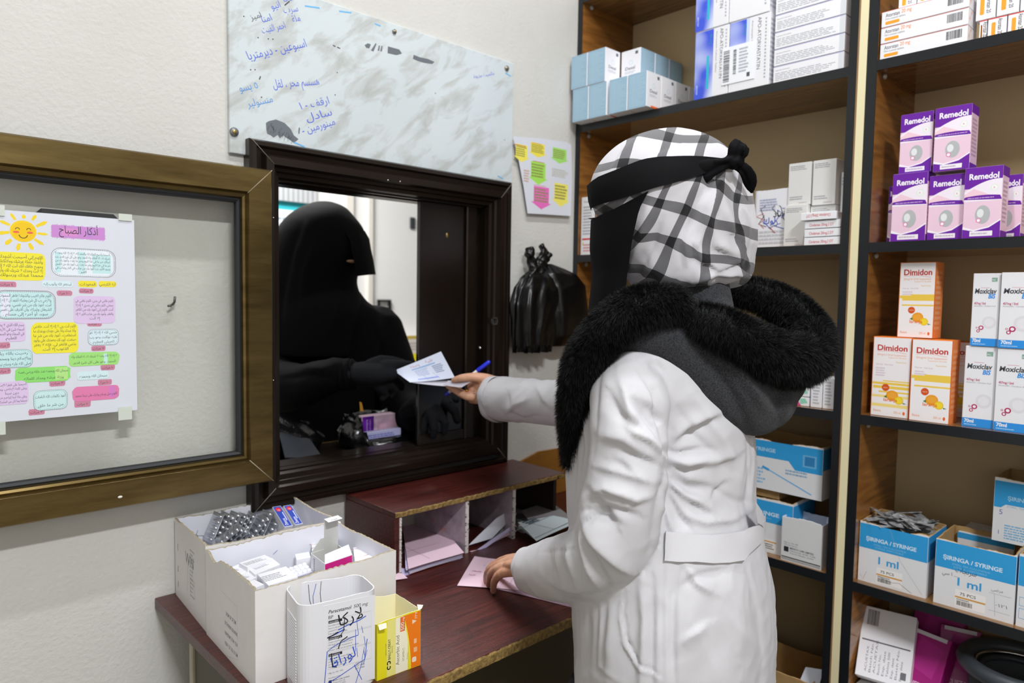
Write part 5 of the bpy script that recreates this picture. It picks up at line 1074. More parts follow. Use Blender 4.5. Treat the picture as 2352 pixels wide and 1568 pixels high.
b, p, W, H = syr(.341, .20, SD+.1345, .125, XS+.085, .12, '', front=False); p.rect(.0005, H*.62, W-.0005, H*.995, sybl).poly([(.0005, H*.56), (.012, H*.56), (.02, H*.62), (.0005, H*.62)], sybl).text('ŞIRINGA', W*.16, H*.70, .011, '9fcbe8', bold=.03, w=W*.3).text('STERIL, TEK KULLANIM', W*.16, H*.58, .005, '86b2d2', w=W*.4).fine(W*.14, H*.05, W*.6, H*.3, 6, '7fb4da').text('5', .010, H*.45, .014, '6a6ab0').text('1', .010, H*.12, .012, '8a6ab0')
put(b, 'syringe_box', 'blue topped syringe box stacked behind at the picture edge', cat='box')
# bottom right shelf: magenta cartons and white carton
mag = mat('carton_magenta', 'a41878', .35)
def leanbox(c, sz, rot, mats, dec=None):
    b = MB(); b.bbox((-sz[0]/2, -sz[1]/2, -sz[2]/2), (sz[0]/2, sz[1]/2, sz[2]/2), mats[0], .001)
    if dec: dec(b, sz)
    R_ = np.array(Matrix.Rotation(rot[2], 3, 'Z') @ Matrix.Rotation(rot[1], 3, 'Y') @ Matrix.Rotation(rot[0], 3, 'X'))
    V = [v@R_.T+np.array(c) for v in b.V]; b.V = V; return b
def dwhite(b, sz):
    p = Pl(b, (-sz[0]/2, sz[1]/2, -sz[2]/2), (0, -1, 0), (0, 0, 1)); W, H = sz[1], sz[2]; p.rect(.001, .001, W-.001, H-.001, 'e6e4ea').barcode(W*.1, H*.74, W*.32, H*.96, '33343a', False)
    for k in range(9): p.text(random.choice(('ACUETAX', 'Tablets 500', 'Batch No.', 'Exp. date')), W*(.2+.08*k), H*.08, .006, '6f7078', rot=90, w=H*random.uniform(.25, .5))
    p.line([(W*.05, H*.52), (W*.95, H*.52)], .003, '5e6068'); p.rect(W*.82, H*.1, W*.92, H*.2, '6a6a70')
def dmag(b, sz):
    p = Pl(b, (-sz[0]/2, sz[1]/2, -sz[2]/2), (0, -1, 0), (0, 0, 1)); W, H = sz[1], sz[2]; p.text('ACUETAX', W*.12, H*.1, .014, 'e6c6dc', bold=.02, w=W*.7); p.poly([(W*.2, H*.4), (W*.8, H*.3), (W*.9, H*.8), (W*.3, H*.9)], 'b42e8a').rect(W*.1, H*.93, W*.9, H-.001, 'd9d4dc')
for c, sz, rt, ms, dc, lb in (((1.655, .522, SE+.208), (.05, .105, .15), (0, .55, .18), (wc,), dwhite, 'white carton with barcode leaning in the bottom compartment'),
        ((1.69, .452, SE+.185), (.04, .085, .13), (0, .5, -.2), (mag,), dmag, 'magenta carton leaning next to the white barcoded carton'),
        ((1.745, .405, SE+.195), (.04, .075, .13), (0, .45, .25), (mag,), dmag, 'magenta carton leaning deeper, farthest from the post'),
        ((1.775, .455, SE+.225), (.03, .10, .10), (0, .4, 0), (mag,), dmag, 'magenta carton at the back on top of the others')):
    put(leanbox(c, sz, rt, ms, dc), 'tilted_carton', lb)
b, f, s, t, W, H = cbox(.566, .41, SE, .128, XS+.012, .20, card); put(b, 'medicine_carton', 'large white carton under the leaning ones on the bottom shelf')
# grey round rim at the picture corner
rg_ = thing('round_bin', (XS+.11, .285, SE), 'grey round plastic tub with a silver inner rim on the bottom shelf', 'tub')
def ringm(c, r, rr, m, name, sx=1): 
    b = MB(); G = []
    for a in np.arange(40)/40*2*math.pi: G.append([c+np.array([math.cos(a)*(r+rr*math.cos(t))*sx, math.sin(a)*(r+rr*math.cos(t)), rr*math.sin(t)]) for t in np.arange(12)/12*2*math.pi])
    b.grid(G, m, cu=True, cv=True).build(name, rg_)
cc = np.array([XS+.115, .285, SE+.245]); ringm(cc, .095, .016, mat('grey_rubber', '3a3f45', .45), 'rim'); ringm(cc+(0, 0, -.004), .076, .004, mat('steel'), 'inner_rim'); ringm(cc+(0, 0, -.012), .066, .006, mat('grey_rubber'), 'inner_ring')
b = MB(); th = np.arange(36)/36*2*math.pi; b.grid([np.stack([cc[0]+r*np.cos(th), cc[1]+r*np.sin(th), np.full(36, z)], 1) for r, z in ((.070, SE), (.092, SE+.235), (.07, SE+.233), (.05, SE+.02))], mat('tub_grey', '51565c', .4), cv=True, cap=True, flip=True); b.build('tub_body', rg_)

# left unit, lower shelves
b, p, W, H = syr(.93, .722, SD, .128, XS+.03, .12, '', front=False); p.rect(.0005, H*.58, W-.0005, H*.995, sybl).text('ŞIRINGA / SYRINGE', W*.10, H*.72, .0125, 'cfe4f4', bold=.03, w=W*.74).text('STERIL, TEK KULLANIMLIK', W*.45, H*.65, .005, '86c2ea', w=W*.3).text('1 ml', W*.42, H*.34, .024, '3a9ad6', bold=.03, w=W*.26).rect(W*.6, H*.04, W*.82, H*.26, 'eceaea').rect(W*.6, H*.2, W*.82, H*.225, 'cf9a4a').fine(W*.62, H*.06, W*.8, H*.18, 3, '5a5a60'); put(b, 'syringe_box', 'open syringe box behind the coat belt on the lower shelf', cat='box')
b, p, W, H = syr(.95, .660, SD+.150, .122, XS+.035, .13, '', front=False, dips=((XS+.035, .76, .02, .016),)); p.rect(.0005, H*.66, W-.0005, H*.995, sybl).poly([(W*.72, H*.67), (W*.78, H*.50), (W-.0005, H*.50), (W-.0005, H*.67)], sybl).text('ŞIRINGA / SYRINGE', W*.15, H*.78, .012, 'a9cfe8', bold=.03, w=W*.46).rect(W*.84, H*.6, W*.95, H*.84, '6db0dc').rect(W*.855, H*.63, W*.935, H*.81, '2f80b8').fine(W*.3, H*.1, W*.55, H*.45, 5, '86b9dd').line([(W*.55, H*.42), (W*.92, H*.08)], .003, '6fb0e0').line([(W*.50, H*.46), (W*.56, H*.41)], .006, '3a9ad6').fine(W*.7, H*.38, W*.9, H*.5, 2, '86a9c8')
ub = put(b, 'syringe_box', 'blue topped syringe box stacked upper behind the coat back', cat='box')
b = MB(); b.bbox((XS+.045, .765, SD+.128), (XS+.135, .93, SD+.149), kraft, .001); put(b, 'cardboard_tray', 'brown card tray between the two stacked syringe boxes', cat='tray')
b = MB(); L = loopccw([(XS+.010, .645), (XS+.085, .645), (XS+.085, .738), (XS+.010, .738)]); open_box(b, L, SD, .102, .001, mat('plain_white_card', 'd6d7d9', .5), cardin, .004, None, .004, 31)
p = Pl(b, (XS+.010, .738, SD), (0, -1, 0), (0, 0, 1)); W = .093; p.rect(.001, .008, W-.001, .0105, '1f2329').rect(.001, .005, W-.001, .0062, '43484f').rect(.001, .0025, W-.001, .0035, '43484f').rect(W*.07, .022, W*.19, .034, '26292e').text('Mfg. Lic. No: 442', W*.07, .042, .005, '5c6068', w=W*.36).text('Manufactured by', W*.07, .037, .004, '5c6068', w=W*.34).text('MEDICO LABS LIMITED', W*.22, .030, .0055, '33373e', bold=.02, w=W*.6).text('Himmat 635-126,', W*.22, .0245, .0045, '5c6068', w=W*.66).text('Tamil Nadu, India', W*.22, .019, .0045, '5c6068', w=W*.6)
put(b, 'torn_carton', 'torn open white carton with black stripes below the belt')
# bottom left: brown box
b = MB(); open_box(b, loopccw([(XS+.02, .66), (XS+.17, .66), (XS+.17, .86), (XS+.02, .86)]), SE, .085, .004, kraft, kraft, .006, None, .008, 12); put(b, 'cardboard_box', 'open brown cardboard box in the bottom left compartment', cat='cardboard box')
b = MB(); quad(b, [(XS+.03, .70, SE+.05), (XS+.03, .655, SE+.045), (XS+.06, .648, SE+.115), (XS+.06, .69, SE+.105)], mat('paper'), .0008); p = None; put(b, 'folded_leaflet', 'white folded leaflet sticking from the brown box', cat='paper')
# ------------------------------------------------------------------ people helpers
def lerp_rows(rows, y):
    rows = sorted(rows); ys = [r[0] for r in rows]; return [float(np.interp(y, ys, [r[k] for r in rows])) for k in range(1, len(rows[0]))]
def smooth_rows(rows, n=5):
    rows = sorted(rows, reverse=True); R = np.array(rows, float); t = np.arange(len(R)); out = []
    for i in range(len(R)-1):
        p0, p1, p2, p3 = R[max(i-1, 0)], R[i], R[i+1], R[min(i+2, len(R)-1)]
        for s in np.arange(n)/n: out.append(.5*((2*p1)+(-p0+p2)*s+(2*p0-5*p1+4*p2-p3)*s*s+(-p0+3*p1-3*p2+p3)*s**3))
    out.append(R[-1]); return out
def body_loft(mb, rows, m, n=48, sq=1.0, uv=False):
    """rows (y, left, right, depth of the middle, half thickness front to back along the view)"""
    G = []; th = np.arange(n)/n*2*math.pi
    for y, l, r, d, b in smooth_rows(rows):
        cx, a = (l+r)/2, (r-l)/2; cs = np.sign(np.cos(th))*np.abs(np.cos(th))**sq; sn = np.sign(np.sin(th))*np.abs(np.sin(th))**sq
        G.append([P(cx+a*c, y, d+b*s) for c, s in zip(cs, sn)])
    return mb.grid(G, m, cv=True, cap=True)
def limb(mb, pts, m, seg=20, sub=5, **k):
    """pts (px, py, depth, half width in pixels); swept as a smooth round tube"""
    R = np.array([(*P(x, y, d), r*d/FPX) for x, y, d, r in pts]); out = []
    for i in range(len(R)-1):
        p0, p1, p2, p3 = R[max(i-1, 0)], R[i], R[i+1], R[min(i+2, len(R)-1)]
        for s in np.arange(sub)/sub: out.append(.5*((2*p1)+(-p0+p2)*s+(2*p0-5*p1+4*p2-p3)*s*s+(-p0+3*p1-3*p2+p3)*s**3))
    out.append(R[-1]); out = np.array(out); return mb.tube(out[:, :3], out[:, 3], m, seg, **k)
def hash_noise(V, s, seed=0):
    r = np.random.default_rng(seed); o = np.zeros(len(V))
    for k in range(7):
        d = nrm(r.normal(size=3)); f = s*(.7+1.1*r.random()); o += np.sin(V@d*f+r.random()*6.3+1.3*np.sin(V@nrm(r.normal(size=3))*f*.6+r.random()*6))/7
    return o
def fold_push(V, N, folds, near):
    """raise or sink creases; each fold: list of pixel points, half width in pixels, height in metres (+ ridge, - valley)"""
    x, y, z = proj(V); Q = np.stack([x, y], 1); D = np.zeros(len(V))
    for pts, w, amp in folds:
        p = np.array(pts, float); best = np.full(len(V), 1e9); sd = np.zeros(len(V)); tt = np.zeros(len(V)); L = np.linalg.norm(np.diff(p, axis=0), axis=1); cum = np.r_[0, np.cumsum(L)]
        for i in range(len(p)-1):
            a, b = p[i], p[i+1]; ab = b-a; t = np.clip(((Q-a)@ab)/(ab@ab), 0, 1); d = np.linalg.norm(Q-(a+t[:, None]*ab), axis=1)
            k = d < best; best[k] = d[k]; rel = Q-a; sd[k] = np.sign(ab[0]*rel[k, 1]-ab[1]*rel[k, 0]); tt[k] = (cum[i]+t[k]*L[i])/cum[-1]
        we = np.where(sd*np.sign(amp) > 0, w*.55, w*1.7); D += amp*np.exp(-(best/we)**1.6)*np.sin(np.clip(tt, .04, .96)*math.pi)**.6
    return V+N*(D*near)[:, None]
skin = mat('skin', 'd0a387', .5, spec=.4, bump=.15, bscale=120, var=.10, vscale=30, vcol='bd8468')
nail = mat('nail', 'd9ab95', .3)

# ------------------------------------------------------------------ pharmacist
coat = mat('white_coat_cloth', 'cac9ce', .6, spec=.3, bump=.10, bscale=900)
ph = thing('person', (*P(1545, 1500, 1.10)[:2], 0), 'person in a white coat, checked headscarf and black veil reaching through the window', 'person')
TORSO = [(2350, 1345, 1760, 1.16, .17), (2100, 1330, 1775, 1.14, .18), (1800, 1318, 1790, 1.12, .185), (1620, 1322, 1782, 1.11, .18), (1568, 1322, 1779, 1.10, .178), (1450, 1318, 1782, 1.10, .175), (1350, 1314, 1776, 1.10, .165), (1280, 1312, 1762, 1.10, .155), (1200, 1308, 1742, 1.10, .145), (1150, 1304, 1737, 1.10, .142),
         (1050, 1300, 1733, 1.10, .145), (980, 1302, 1728, 1.10, .15), (900, 1318, 1695, 1.10, .155), (840, 1340, 1650, 1.10, .15), (795, 1372, 1600, 1.10, .135), (755, 1415, 1580, 1.10, .11), (720, 1455, 1590, 1.10, .075), (690, 1470, 1600, 1.10, .06)]
cb = MB(); body_loft(cb, TORSO, coat, sq=.9)
ARML = [(1452, 838, .985, 62), (1446, 900, .965, 88), (1446, 960, .95, 92), (1446, 1030, .945, 90), (1440, 1100, .945, 93), (1425, 1170, .95, 96), (1408, 1235, .965, 96), (1375, 1285, .995, 88), (1328, 1300, 1.07, 79), (1285, 1305, 1.14, 71), (1248, 1308, 1.20, 60), (1228, 1308, 1.235, 53)]
limb(cb, ARML, coat, 28)
limb(cb, [(1440, 860, 1.25, 70), (1390, 905, 1.30, 64), (1335, 925, 1.36, 56), (1270, 925, 1.47, 52), (1205, 920, 1.575, 52), (1160, 916, 1.64, 52), (1146, 915, 1.66, 52)], coat, 28)
V, N, F = remesh(cb, .0036, 5)
FOLDS = [([(1526, 1033), (1500, 985), (1455, 930), (1440, 905)], 11, -.010), ([(1540, 1015), (1575, 985), (1630, 955), (1660, 948)], 12, .008), ([(1530, 1030), (1520, 960), (1500, 900), (1470, 860)], 9, -.008), ([(1526, 1036), (1560, 1040), (1620, 1030)], 9, -.008),
    ([(1530, 1050), (1580, 1068), (1640, 1060), (1690, 1040)], 13, .009), ([(1536, 1080), (1580, 1110), (1640, 1120)], 10, -.007), ([(1537, 1100), (1570, 1140), (1620, 1165)], 12, .008), ([(1532, 1130), (1560, 1180), (1590, 1215)], 10, -.008), ([(1524, 1160), (1535, 1200), (1545, 1222)], 9, .006),
    ([(1530, 1035), (1534, 1080), (1520, 1140), (1510, 1200), (1500, 1260), (1478, 1312)], 8, -.006), ([(1478, 1312), (1440, 1345), (1380, 1372), (1300, 1380)], 8, -.005),
    ([(1450, 990), (1490, 1010), (1520, 1040)], 12, .009), ([(1420, 1030), (1470, 1050), (1520, 1070)], 12, -.007), ([(1365, 1070), (1420, 1085), (1500, 1110)], 12, .006),
    ([(1340, 1145), (1390, 1125), (1460, 1150), (1500, 1140)], 12, .009), ([(1335, 1170), (1400, 1165), (1470, 1185)], 9, -.008), ([(1337, 1205), (1360, 1180), (1420, 1200)], 9, -.010), ([(1338, 1200), (1360, 1240), (1420, 1300), (1450, 1320)], 14, .010), ([(1345, 1230), (1370, 1290), (1400, 1340)], 10, -.009), ([(1330, 1212), (1338, 1260), (1352, 1310), (1370, 1350)], 9, .008), ([(1318, 1225), (1326, 1280), (1335, 1330)], 8, -.007),
    ([(1300, 1235), (1306, 1290), (1318, 1340)], 6, .005), ([(1288, 1240), (1292, 1300), (1302, 1345)], 5, -.005), ([(1276, 1244), (1280, 1300), (1290, 1345)], 5, .005), ([(1262, 1250), (1266, 1300)], 5, -.004), ([(1242, 1268), (1300, 1262), (1322, 1258)], 3, -.0035), ([(1255, 1330), (1290, 1352), (1330, 1362)], 10, .004),
    ([(1385, 830), (1372, 900), (1368, 980), (1362, 1060)], 10, -.004), ([(1420, 860), (1440, 920), (1450, 980)], 16, .006), ([(1400, 900), (1425, 950), (1470, 985)], 12, -.006), ([(1380, 1000), (1430, 1010), (1480, 1045)], 14, .006),
    ([(1560, 1180), (1620, 1200), (1680, 1195), (1725, 1170)], 12, .005), ([(1640, 1120), (1690, 1150), (1725, 1150)], 12, -.004), ([(1590, 900), (1650, 1000), (1690, 1080), (1700, 1150)], 18, .006), ([(1560, 940), (1600, 1000), (1660, 1060)], 14, -.005),
    ([(1724, 985), (1727, 1060), (1722, 1130), (1726, 1190)], 5, .003), ([(1712, 990), (1716, 1080), (1714, 1180)], 5, -.003),
    ([(1560, 1300), (1550, 1380), (1548, 1480), (1552, 1600)], 10, -.006), ([(1525, 1295), (1523, 1400), (1524, 1500), (1524, 1600)], 4, -.003), ([(1575, 1300), (1600, 1340), (1640, 1365)], 12, .006), ([(1560, 1350), (1600, 1320), (1680, 1305)], 12, -.005), ([(1630, 1430), (1580, 1460), (1560, 1480)], 12, .006),
    ([(1470, 1340), (1478, 1420), (1475, 1520), (1470, 1600)], 16, .010), ([(1500, 1330), (1500, 1440), (1498, 1600)], 12, -.008), ([(1435, 1355), (1432, 1400), (1442, 1470), (1470, 1520), (1522, 1552)], 3.5, -.004), ([(1428, 1360), (1425, 1420), (1436, 1480), (1462, 1528), (1516, 1562)], 5, .004), ([(1376, 1370), (1380, 1460), (1376, 1530), (1430, 1570)], 5, .003),
    ([(1474, 925), (1505, 942), (1535, 972)], 12, -.008), ([(1486, 832), (1510, 838), (1528, 858)], 14, -.006), ([(1560, 1014), (1600, 985), (1642, 955)], 9, -.008), ([(1535, 1069), (1575, 1079), (1626, 1060)], 8, -.007), ([(1538, 1096), (1587, 1122), (1618, 1126)], 8, -.008), ([(1529, 1114), (1600, 1160), (1645, 1192)], 9, -.006), ([(1406, 1058), (1430, 1068), (1452, 1086)], 12, -.006), ([(1351, 1124), (1380, 1160), (1414, 1208)], 13, -.011), ([(1633, 1146), (1652, 1122), (1672, 1104)], 6, -.004),
    ([(1350, 1380), (1352, 1450), (1348, 1560)], 12, -.006), ([(1400, 1380), (1402, 1450), (1395, 1560)], 14, .006), ([(1712, 1290), (1740, 1400), (1752, 1500), (1750, 1600)], 9, -.004), ([(1660, 1300), (1690, 1400), (1700, 1520)], 22, .006),
    ([(1340, 880), (1328, 960), (1322, 1050), (1318, 1150), (1314, 1250)], 6, -.005), ([(1352, 900), (1345, 960), (1350, 1030), (1340, 1100)], 7, .006), ([(1330, 860), (1318, 940), (1312, 1020), (1308, 1120)], 4, .003),
    ([(1160, 945), (1200, 962), (1240, 955)], 8, -.005), ([(1155, 955), (1185, 930), (1210, 920)], 7, .005), ([(1165, 900), (1175, 940), (1180, 968)], 6, -.003), ([(1230, 880), (1250, 920), (1290, 950)], 10, .004)]
x, y, z = proj(V); vis = np.clip(.25-(N@FW)*1.6, 0, 1)
V = fold_push(V, N, FOLDS, vis)
V = V+N*(.0022*hash_noise(V, 26, 3)+.0022*(.5-np.abs(hash_noise(V, 34, 21))*2.2)+.0012*(.5-np.abs(hash_noise(V, 75, 22))*2.2))[:, None]
# hem of the coat at calf height, and seams
keep = V[:, 2] > .32; cm = MB(); cm.add(V, [f for f in F if all(keep[i] for i in f)], coat, True)
coatob = cm.build('lab_coat', ph)
def ring_at(px_, py_, d, ax, r, m, name, parent, wdt=.004):
    pass
from mathutils.bvhtree import BVHTree
bvh = BVHTree.FromPolygons([Vector(v) for v in V], F)
def on_coat(x, y, off=.002):
    r = ray(x, y); h = bvh.ray_cast(Vector(CAM), Vector(nrm(r)))
    if h[0] is None: return P(x, y, 1.1)
    return np.array(h[0])+np.array(h[1])*off*(1 if np.array(h[1])@r < 0 else -1)
# half belt standing off at the back
top = [(1526, 1220), (1560, 1226), (1593, 1229), (1630, 1229), (1670, 1226), (1700, 1220), (1722, 1213), (1742, 1206)]
bot = [(1526, 1286), (1560, 1289), (1593, 1290), (1634, 1293), (1670, 1292), (1700, 1286), (1722, 1272), (1745, 1250)]
G = []; dl = proj(on_coat(1712, 1240, .006)[None])[2][0]-.012
for j in range(5):
    row = []
    for (x1, y1), (x2, y2) in zip(top, bot):
        t = j/4; x_, y_ = x1+(x2-x1)*t, y1+(y2-y1)*t
        row.append(on_coat(min(x_, 1728), y_, .006+.001*math.sin(x_*.05+j)) if x_ < 1722 else P(x_, y_, dl+.02*(x_-1715)/25))
    row += [P(1756, 1196+11*j, dl+.045), P(1759, 1180+11*j, dl+.10)]
    G.append(row)
G = np.array(G); bm_ = MB(); back = G-np.array(FW)*-.0025
bm_.grid(G, coat, flip=True); bm_.grid(G+FW*.003, coat)
for e1 in (0, -1): bm_.grid(np.stack([G[e1], G[e1]+FW*.003]), coat, flip=(e1 == -1))
bm_.build('half_belt', coatob)
lp = MB(); lp.grid([[P(1735, 1150, dl+.01), P(1740, 1200, dl+.01)], [P(1748, 1170, dl+.03), P(1750, 1206, dl+.03)], [P(1758, 1190, dl+.05), P(1757, 1218, dl+.05)], [P(1756, 1196, 1.16), P(1755, 1226, 1.16)]], coat); lp.build('belt_loop', coatob)
for c1, c2, r, nm in ((ARML[-2], ARML[-1], .037, 'near'), ((1162, 916, 1.635, 52), (1145, 915, 1.662, 52), .053, 'far')):
    a = P(*c1[:3]); b_ = P(*c2[:3]); dr = nrm(b_-a); e1 = nrm(np.cross(dr, (0, 0, 1))); e2 = np.cross(e1, dr); G = []; rr = c2[3]*c2[2]/FPX
    for off, k in ((-.016, .99), (-.010, 1.012), (.006, 1.02), (.009, 1.012), (.009, .97), (.002, .94), (-.02, .90)):
        th = np.arange(40)/40*2*math.pi; w_ = 1+.035*np.sin(3*th+1)+.02*np.sin(7*th)
        G.append(b_+dr*(off+.002)+rr*k*(np.outer(np.cos(th)*w_, e1)+np.outer(np.sin(th)*w_, e2)))
    MB().grid(G, coat, cv=True).build('sleeve_cuff', coatob)

# ---- body: head, forearms and hands as one skin
bd_ = MB()
body_loft(bd_, [(720, 1490, 1590, 1.10, .055), (640, 1480, 1600, 1.10, .06), (600, 1425, 1640, 1.10, .065), (540, 1372, 1690, 1.10, .078), (480, 1366, 1705, 1.10, .085), (420, 1375, 1700, 1.10, .085), (360, 1420, 1670, 1.10, .07), (325, 1480, 1610, 1.10, .035)], skin, 32)
bd_.tube([P(1385, 500, 1.10), P(1373, 530, 1.10), P(1380, 548, 1.10)], [.008, .009, .008], skin, 8, dome=True)
limb(bd_, [(1545, 700, 1.10, 70), (1530, 820, 1.10, 110), (1530, 1000, 1.10, 130), (1535, 1250, 1.10, 130), (1550, 1600, 1.11, 150), (1560, 2000, 1.13, 130)], skin, 20)
limb(bd_, [(1490, 830, 1.08, 50), (1450, 880, 1.0, 48)]+[(x, y, d, r*.55) for x, y, d, r in ARML[2:-1]]+[(1232, 1303, 1.235, 30)], skin, 16)
limb(bd_, [(1490, 830, 1.12, 50), (1430, 870, 1.25, 40), (1335, 922, 1.36, 32), (1205, 912, 1.575, 30), (1155, 897, 1.65, 26)], skin, 16)
V, N, F = remesh(bd_, .006, 3); body = MB(); body.add(V, F, skin, True)
# near hand on the desk: palm, four fingers with bends, thumb
def zp(x, y, h): return onZ(x, y, DZ+h)
W0 = P(1236, 1302, 1.235); 
hb = MB()
def fing(mb, pts, rad): 
    q = [np.array(p, float) for p in pts]; o = []; r = []
    for i in range(len(q)-1):
        for s in (0, .5): o.append(q[i]*(1-s)+q[i+1]*s); r.append(rad[i]*(1-s)+rad[i+1]*s)
    o.append(q[-1]); r.append(rad[-1]); o = np.array(o); o[1:-1] = .5*o[1:-1]+.25*(o[:-2]+o[2:]); mb.tube(o, r, skin, 14, dome=True)
MC = [P(1175, 1311, 1.285), P(1170, 1300, 1.305), P(1166, 1291, 1.325), P(1166, 1284, 1.345)]
tips = [zp(1133, 1357, .006), zp(1122, 1343, .007), zp(1116, 1334, .007), zp(1119, 1325, .008)]
pip = [P(1150, 1316, 1.300), P(1141, 1305, 1.325), P(1135, 1300, 1.350), P(1138, 1294, 1.372)]
dip = [pip[i]*.42+tips[i]*.58+np.array([-.004, .003, .006]) for i in range(4)]
for i in range(4):
    wr = W0+(MC[i]-MC[1])*.55; fing(hb, [wr, (wr+MC[i])/2+(0, 0, .003), MC[i], pip[i], dip[i], tips[i]], [.013, .0125, .0105, .0082, .0072, .0056])
hb.tube([W0-nrm(MC[1]-W0)*.03, W0, (W0+MC[1])/2, MC[1]*.9+W0*.1], [.024, .023, .023, .018], skin, 18, dome=True, flatn=(.5, .5, .8), fl=.62)
fing(hb, [W0+(0, .012, -.004), P(1190, 1300, 1.36)+(0, 0, -.012), P(1165, 1308, 1.40), zp(1150, 1322, .010)], [.014, .0125, .0095, .007])
limb(hb, [(1300, 1306, 1.12, 34), (1262, 1303, 1.185, 32), (1236, 1302, 1.235, 30)], skin)
V, N, F = remesh(hb, .0018, 3); V = V+N*(.0004*hash_noise(V, 260, 8))[:, None]; body.add(V, F, skin, True)
# far hand holding paper and pen
hb = MB(); d0 = 1.70; W1 = P(1142, 891, 1.665)
hb.tube([P(1175, 893, 1.62), W1, P(1118, 888, 1.70), P(1100, 886, 1.715)], [.027, .028, .033, .030], skin, 18, dome=True, flatn=UP, fl=.95)
fing(hb, [P(1118, 874, 1.685), P(1098, 867, 1.675), P(1075, 866, 1.67), P(1056, 868, 1.675), P(1042, 873, 1.685)], [.017, .013, .0105, .009, .0065])
for k, (pts, rad) in enumerate((([(1108, 902, 1.70), (1086, 913, 1.69), (1062, 906, 1.685), (1030, 886, 1.70)], [.016, .0125, .0098, .0072]), ([(1108, 898, 1.72), (1084, 912, 1.72), (1060, 904, 1.72), (1034, 886, 1.73)], [.016, .012, .0098, .007]),
        ([(1110, 905, 1.705), (1090, 920, 1.70), (1076, 912, 1.695), (1084, 896, 1.69)], [.015, .012, .010, .0085]), ([(1118, 908, 1.70), (1104, 921, 1.695), (1088, 915, 1.69), (1096, 900, 1.685)], [.014, .0112, .0095, .008]))):
    fing(hb, [P(*p) for p in pts], rad)
V, N, F = remesh(hb, .0022, 3); V = V+N*(.0005*hash_noise(V, 230, 9))[:, None]; body.add(V, F, skin, True)
body.build('body', ph)
nb = MB()
for i in range(3): nb.ball(tips[i]+np.array([-.004, -.001, .0025]), (.0035, .0035, .0045), nail, 10, 6)
nb.build('fingernail', ph)
nb = MB(); c = P(1072, 897, 1.683); nb.ball(c, .0035, mat('gold', 'c98a24', .25, metal=.9), 10, 6).ball(P(1090, 902, 1.68), .0026, mat('steel'), 8, 6); nb.build('finger_ring', ph)

# ---- head scarf
pm = bpy.data.materials.new('checked_scarf_cloth'); pm.use_nodes = True; nt = pm.node_tree; bs = nt.nodes['Principled BSDF']; bs.inputs['Roughness'].default_value = .8; bs.inputs['Sheen Weight'].default_value = .2; bs.inputs['Specular IOR Level'].default_value = .2
L_ = nt.links; uvn = nt.nodes.new('ShaderNodeUVMap'); uvn.uv_map = 'uv'; sx_ = nt.nodes.new('ShaderNodeSeparateXYZ'); L_.new(uvn.outputs[0], sx_.inputs[0])
def mth(op, a, b=None, c=None):
    n = nt.nodes.new('ShaderNodeMath'); n.operation = op
    for i, q in enumerate((a, b, c)):
        if q is None: continue
        if isinstance(q, (int, float)): n.inputs[i].default_value = q
        else: L_.new(q, n.inputs[i])
    return n.outputs[0]
def band(s_, ph_): f = mth('FRACT', mth('ADD', s_, ph_)); return mth('LESS_THAN', f, .29)
bu, bv = band(sx_.outputs[0], .12), band(sx_.outputs[1], .05)
tw = mth('GREATER_THAN', mth('SINE', mth('MULTIPLY', mth('ADD', sx_.outputs[0], sx_.outputs[1]), 640.0)), -.25)
nz_ = nt.nodes.new('ShaderNodeTexNoise'); nz_.inputs['Scale'].default_value = 90; nz_.inputs['Detail'].default_value = 6; L_.new(uvn.outputs[0], nz_.inputs['Vector'])
anyb = mth('MAXIMUM', bu, bv); both = mth('MULTIPLY', bu, bv); dark = mth('MAXIMUM', both, mth('MULTIPLY', anyb, mth('ADD', mth('MULTIPLY', nz_.outputs[0], .5), .53)))
nz = nt.nodes.new('ShaderNodeTexNoise'); nz.inputs['Scale'].default_value = 60; nz.inputs['Detail'].default_value = 4; L_.new(uvn.outputs[0], nz.inputs['Vector'])
mx = nt.nodes.new('ShaderNodeMix'); mx.data_type = 'RGBA'; mx.inputs[6].default_value = lin('c6c4ca'); mx.inputs[7].default_value = lin('1b1a1e'); L_.new(dark, mx.inputs[0]); L_.new(mx.outputs[2], bs.inputs['Base Color'])
bp = nt.nodes.new('ShaderNodeBump'); bp.inputs['Strength'].default_value = .25; bp.inputs['Distance'].default_value = .002; L_.new(nz.outputs[0], bp.inputs['Height']); L_.new(bp.outputs[0], bs.inputs['Normal'])
HC = 1.10
SCARF = [(668, 1485, 1640, HC, .07), (655, 1455, 1690, HC, .088), (640, 1438, 1716, HC, .098), (615, 1415, 1727, HC, .103), (580, 1398, 1733, HC, .106), (540, 1380, 1737, HC, .108), (500, 1368, 1737, HC, .110), (460, 1357, 1732, HC, .111), (425, 1354, 1722, HC, .110), (390, 1366, 1708, HC, .106), (360, 1388, 1690, HC, .098), (332, 1420, 1664, HC, .084), (312, 1456, 1632, HC, .066), (300, 1492, 1600, HC, .045), (294, 1520, 1570, HC, .025), (292, 1540, 1550, HC, .006)]
rows = smooth_rows(SCARF, 6); n = 144; th = np.arange(n+1)/n*2*math.pi; G = []; UVs = []
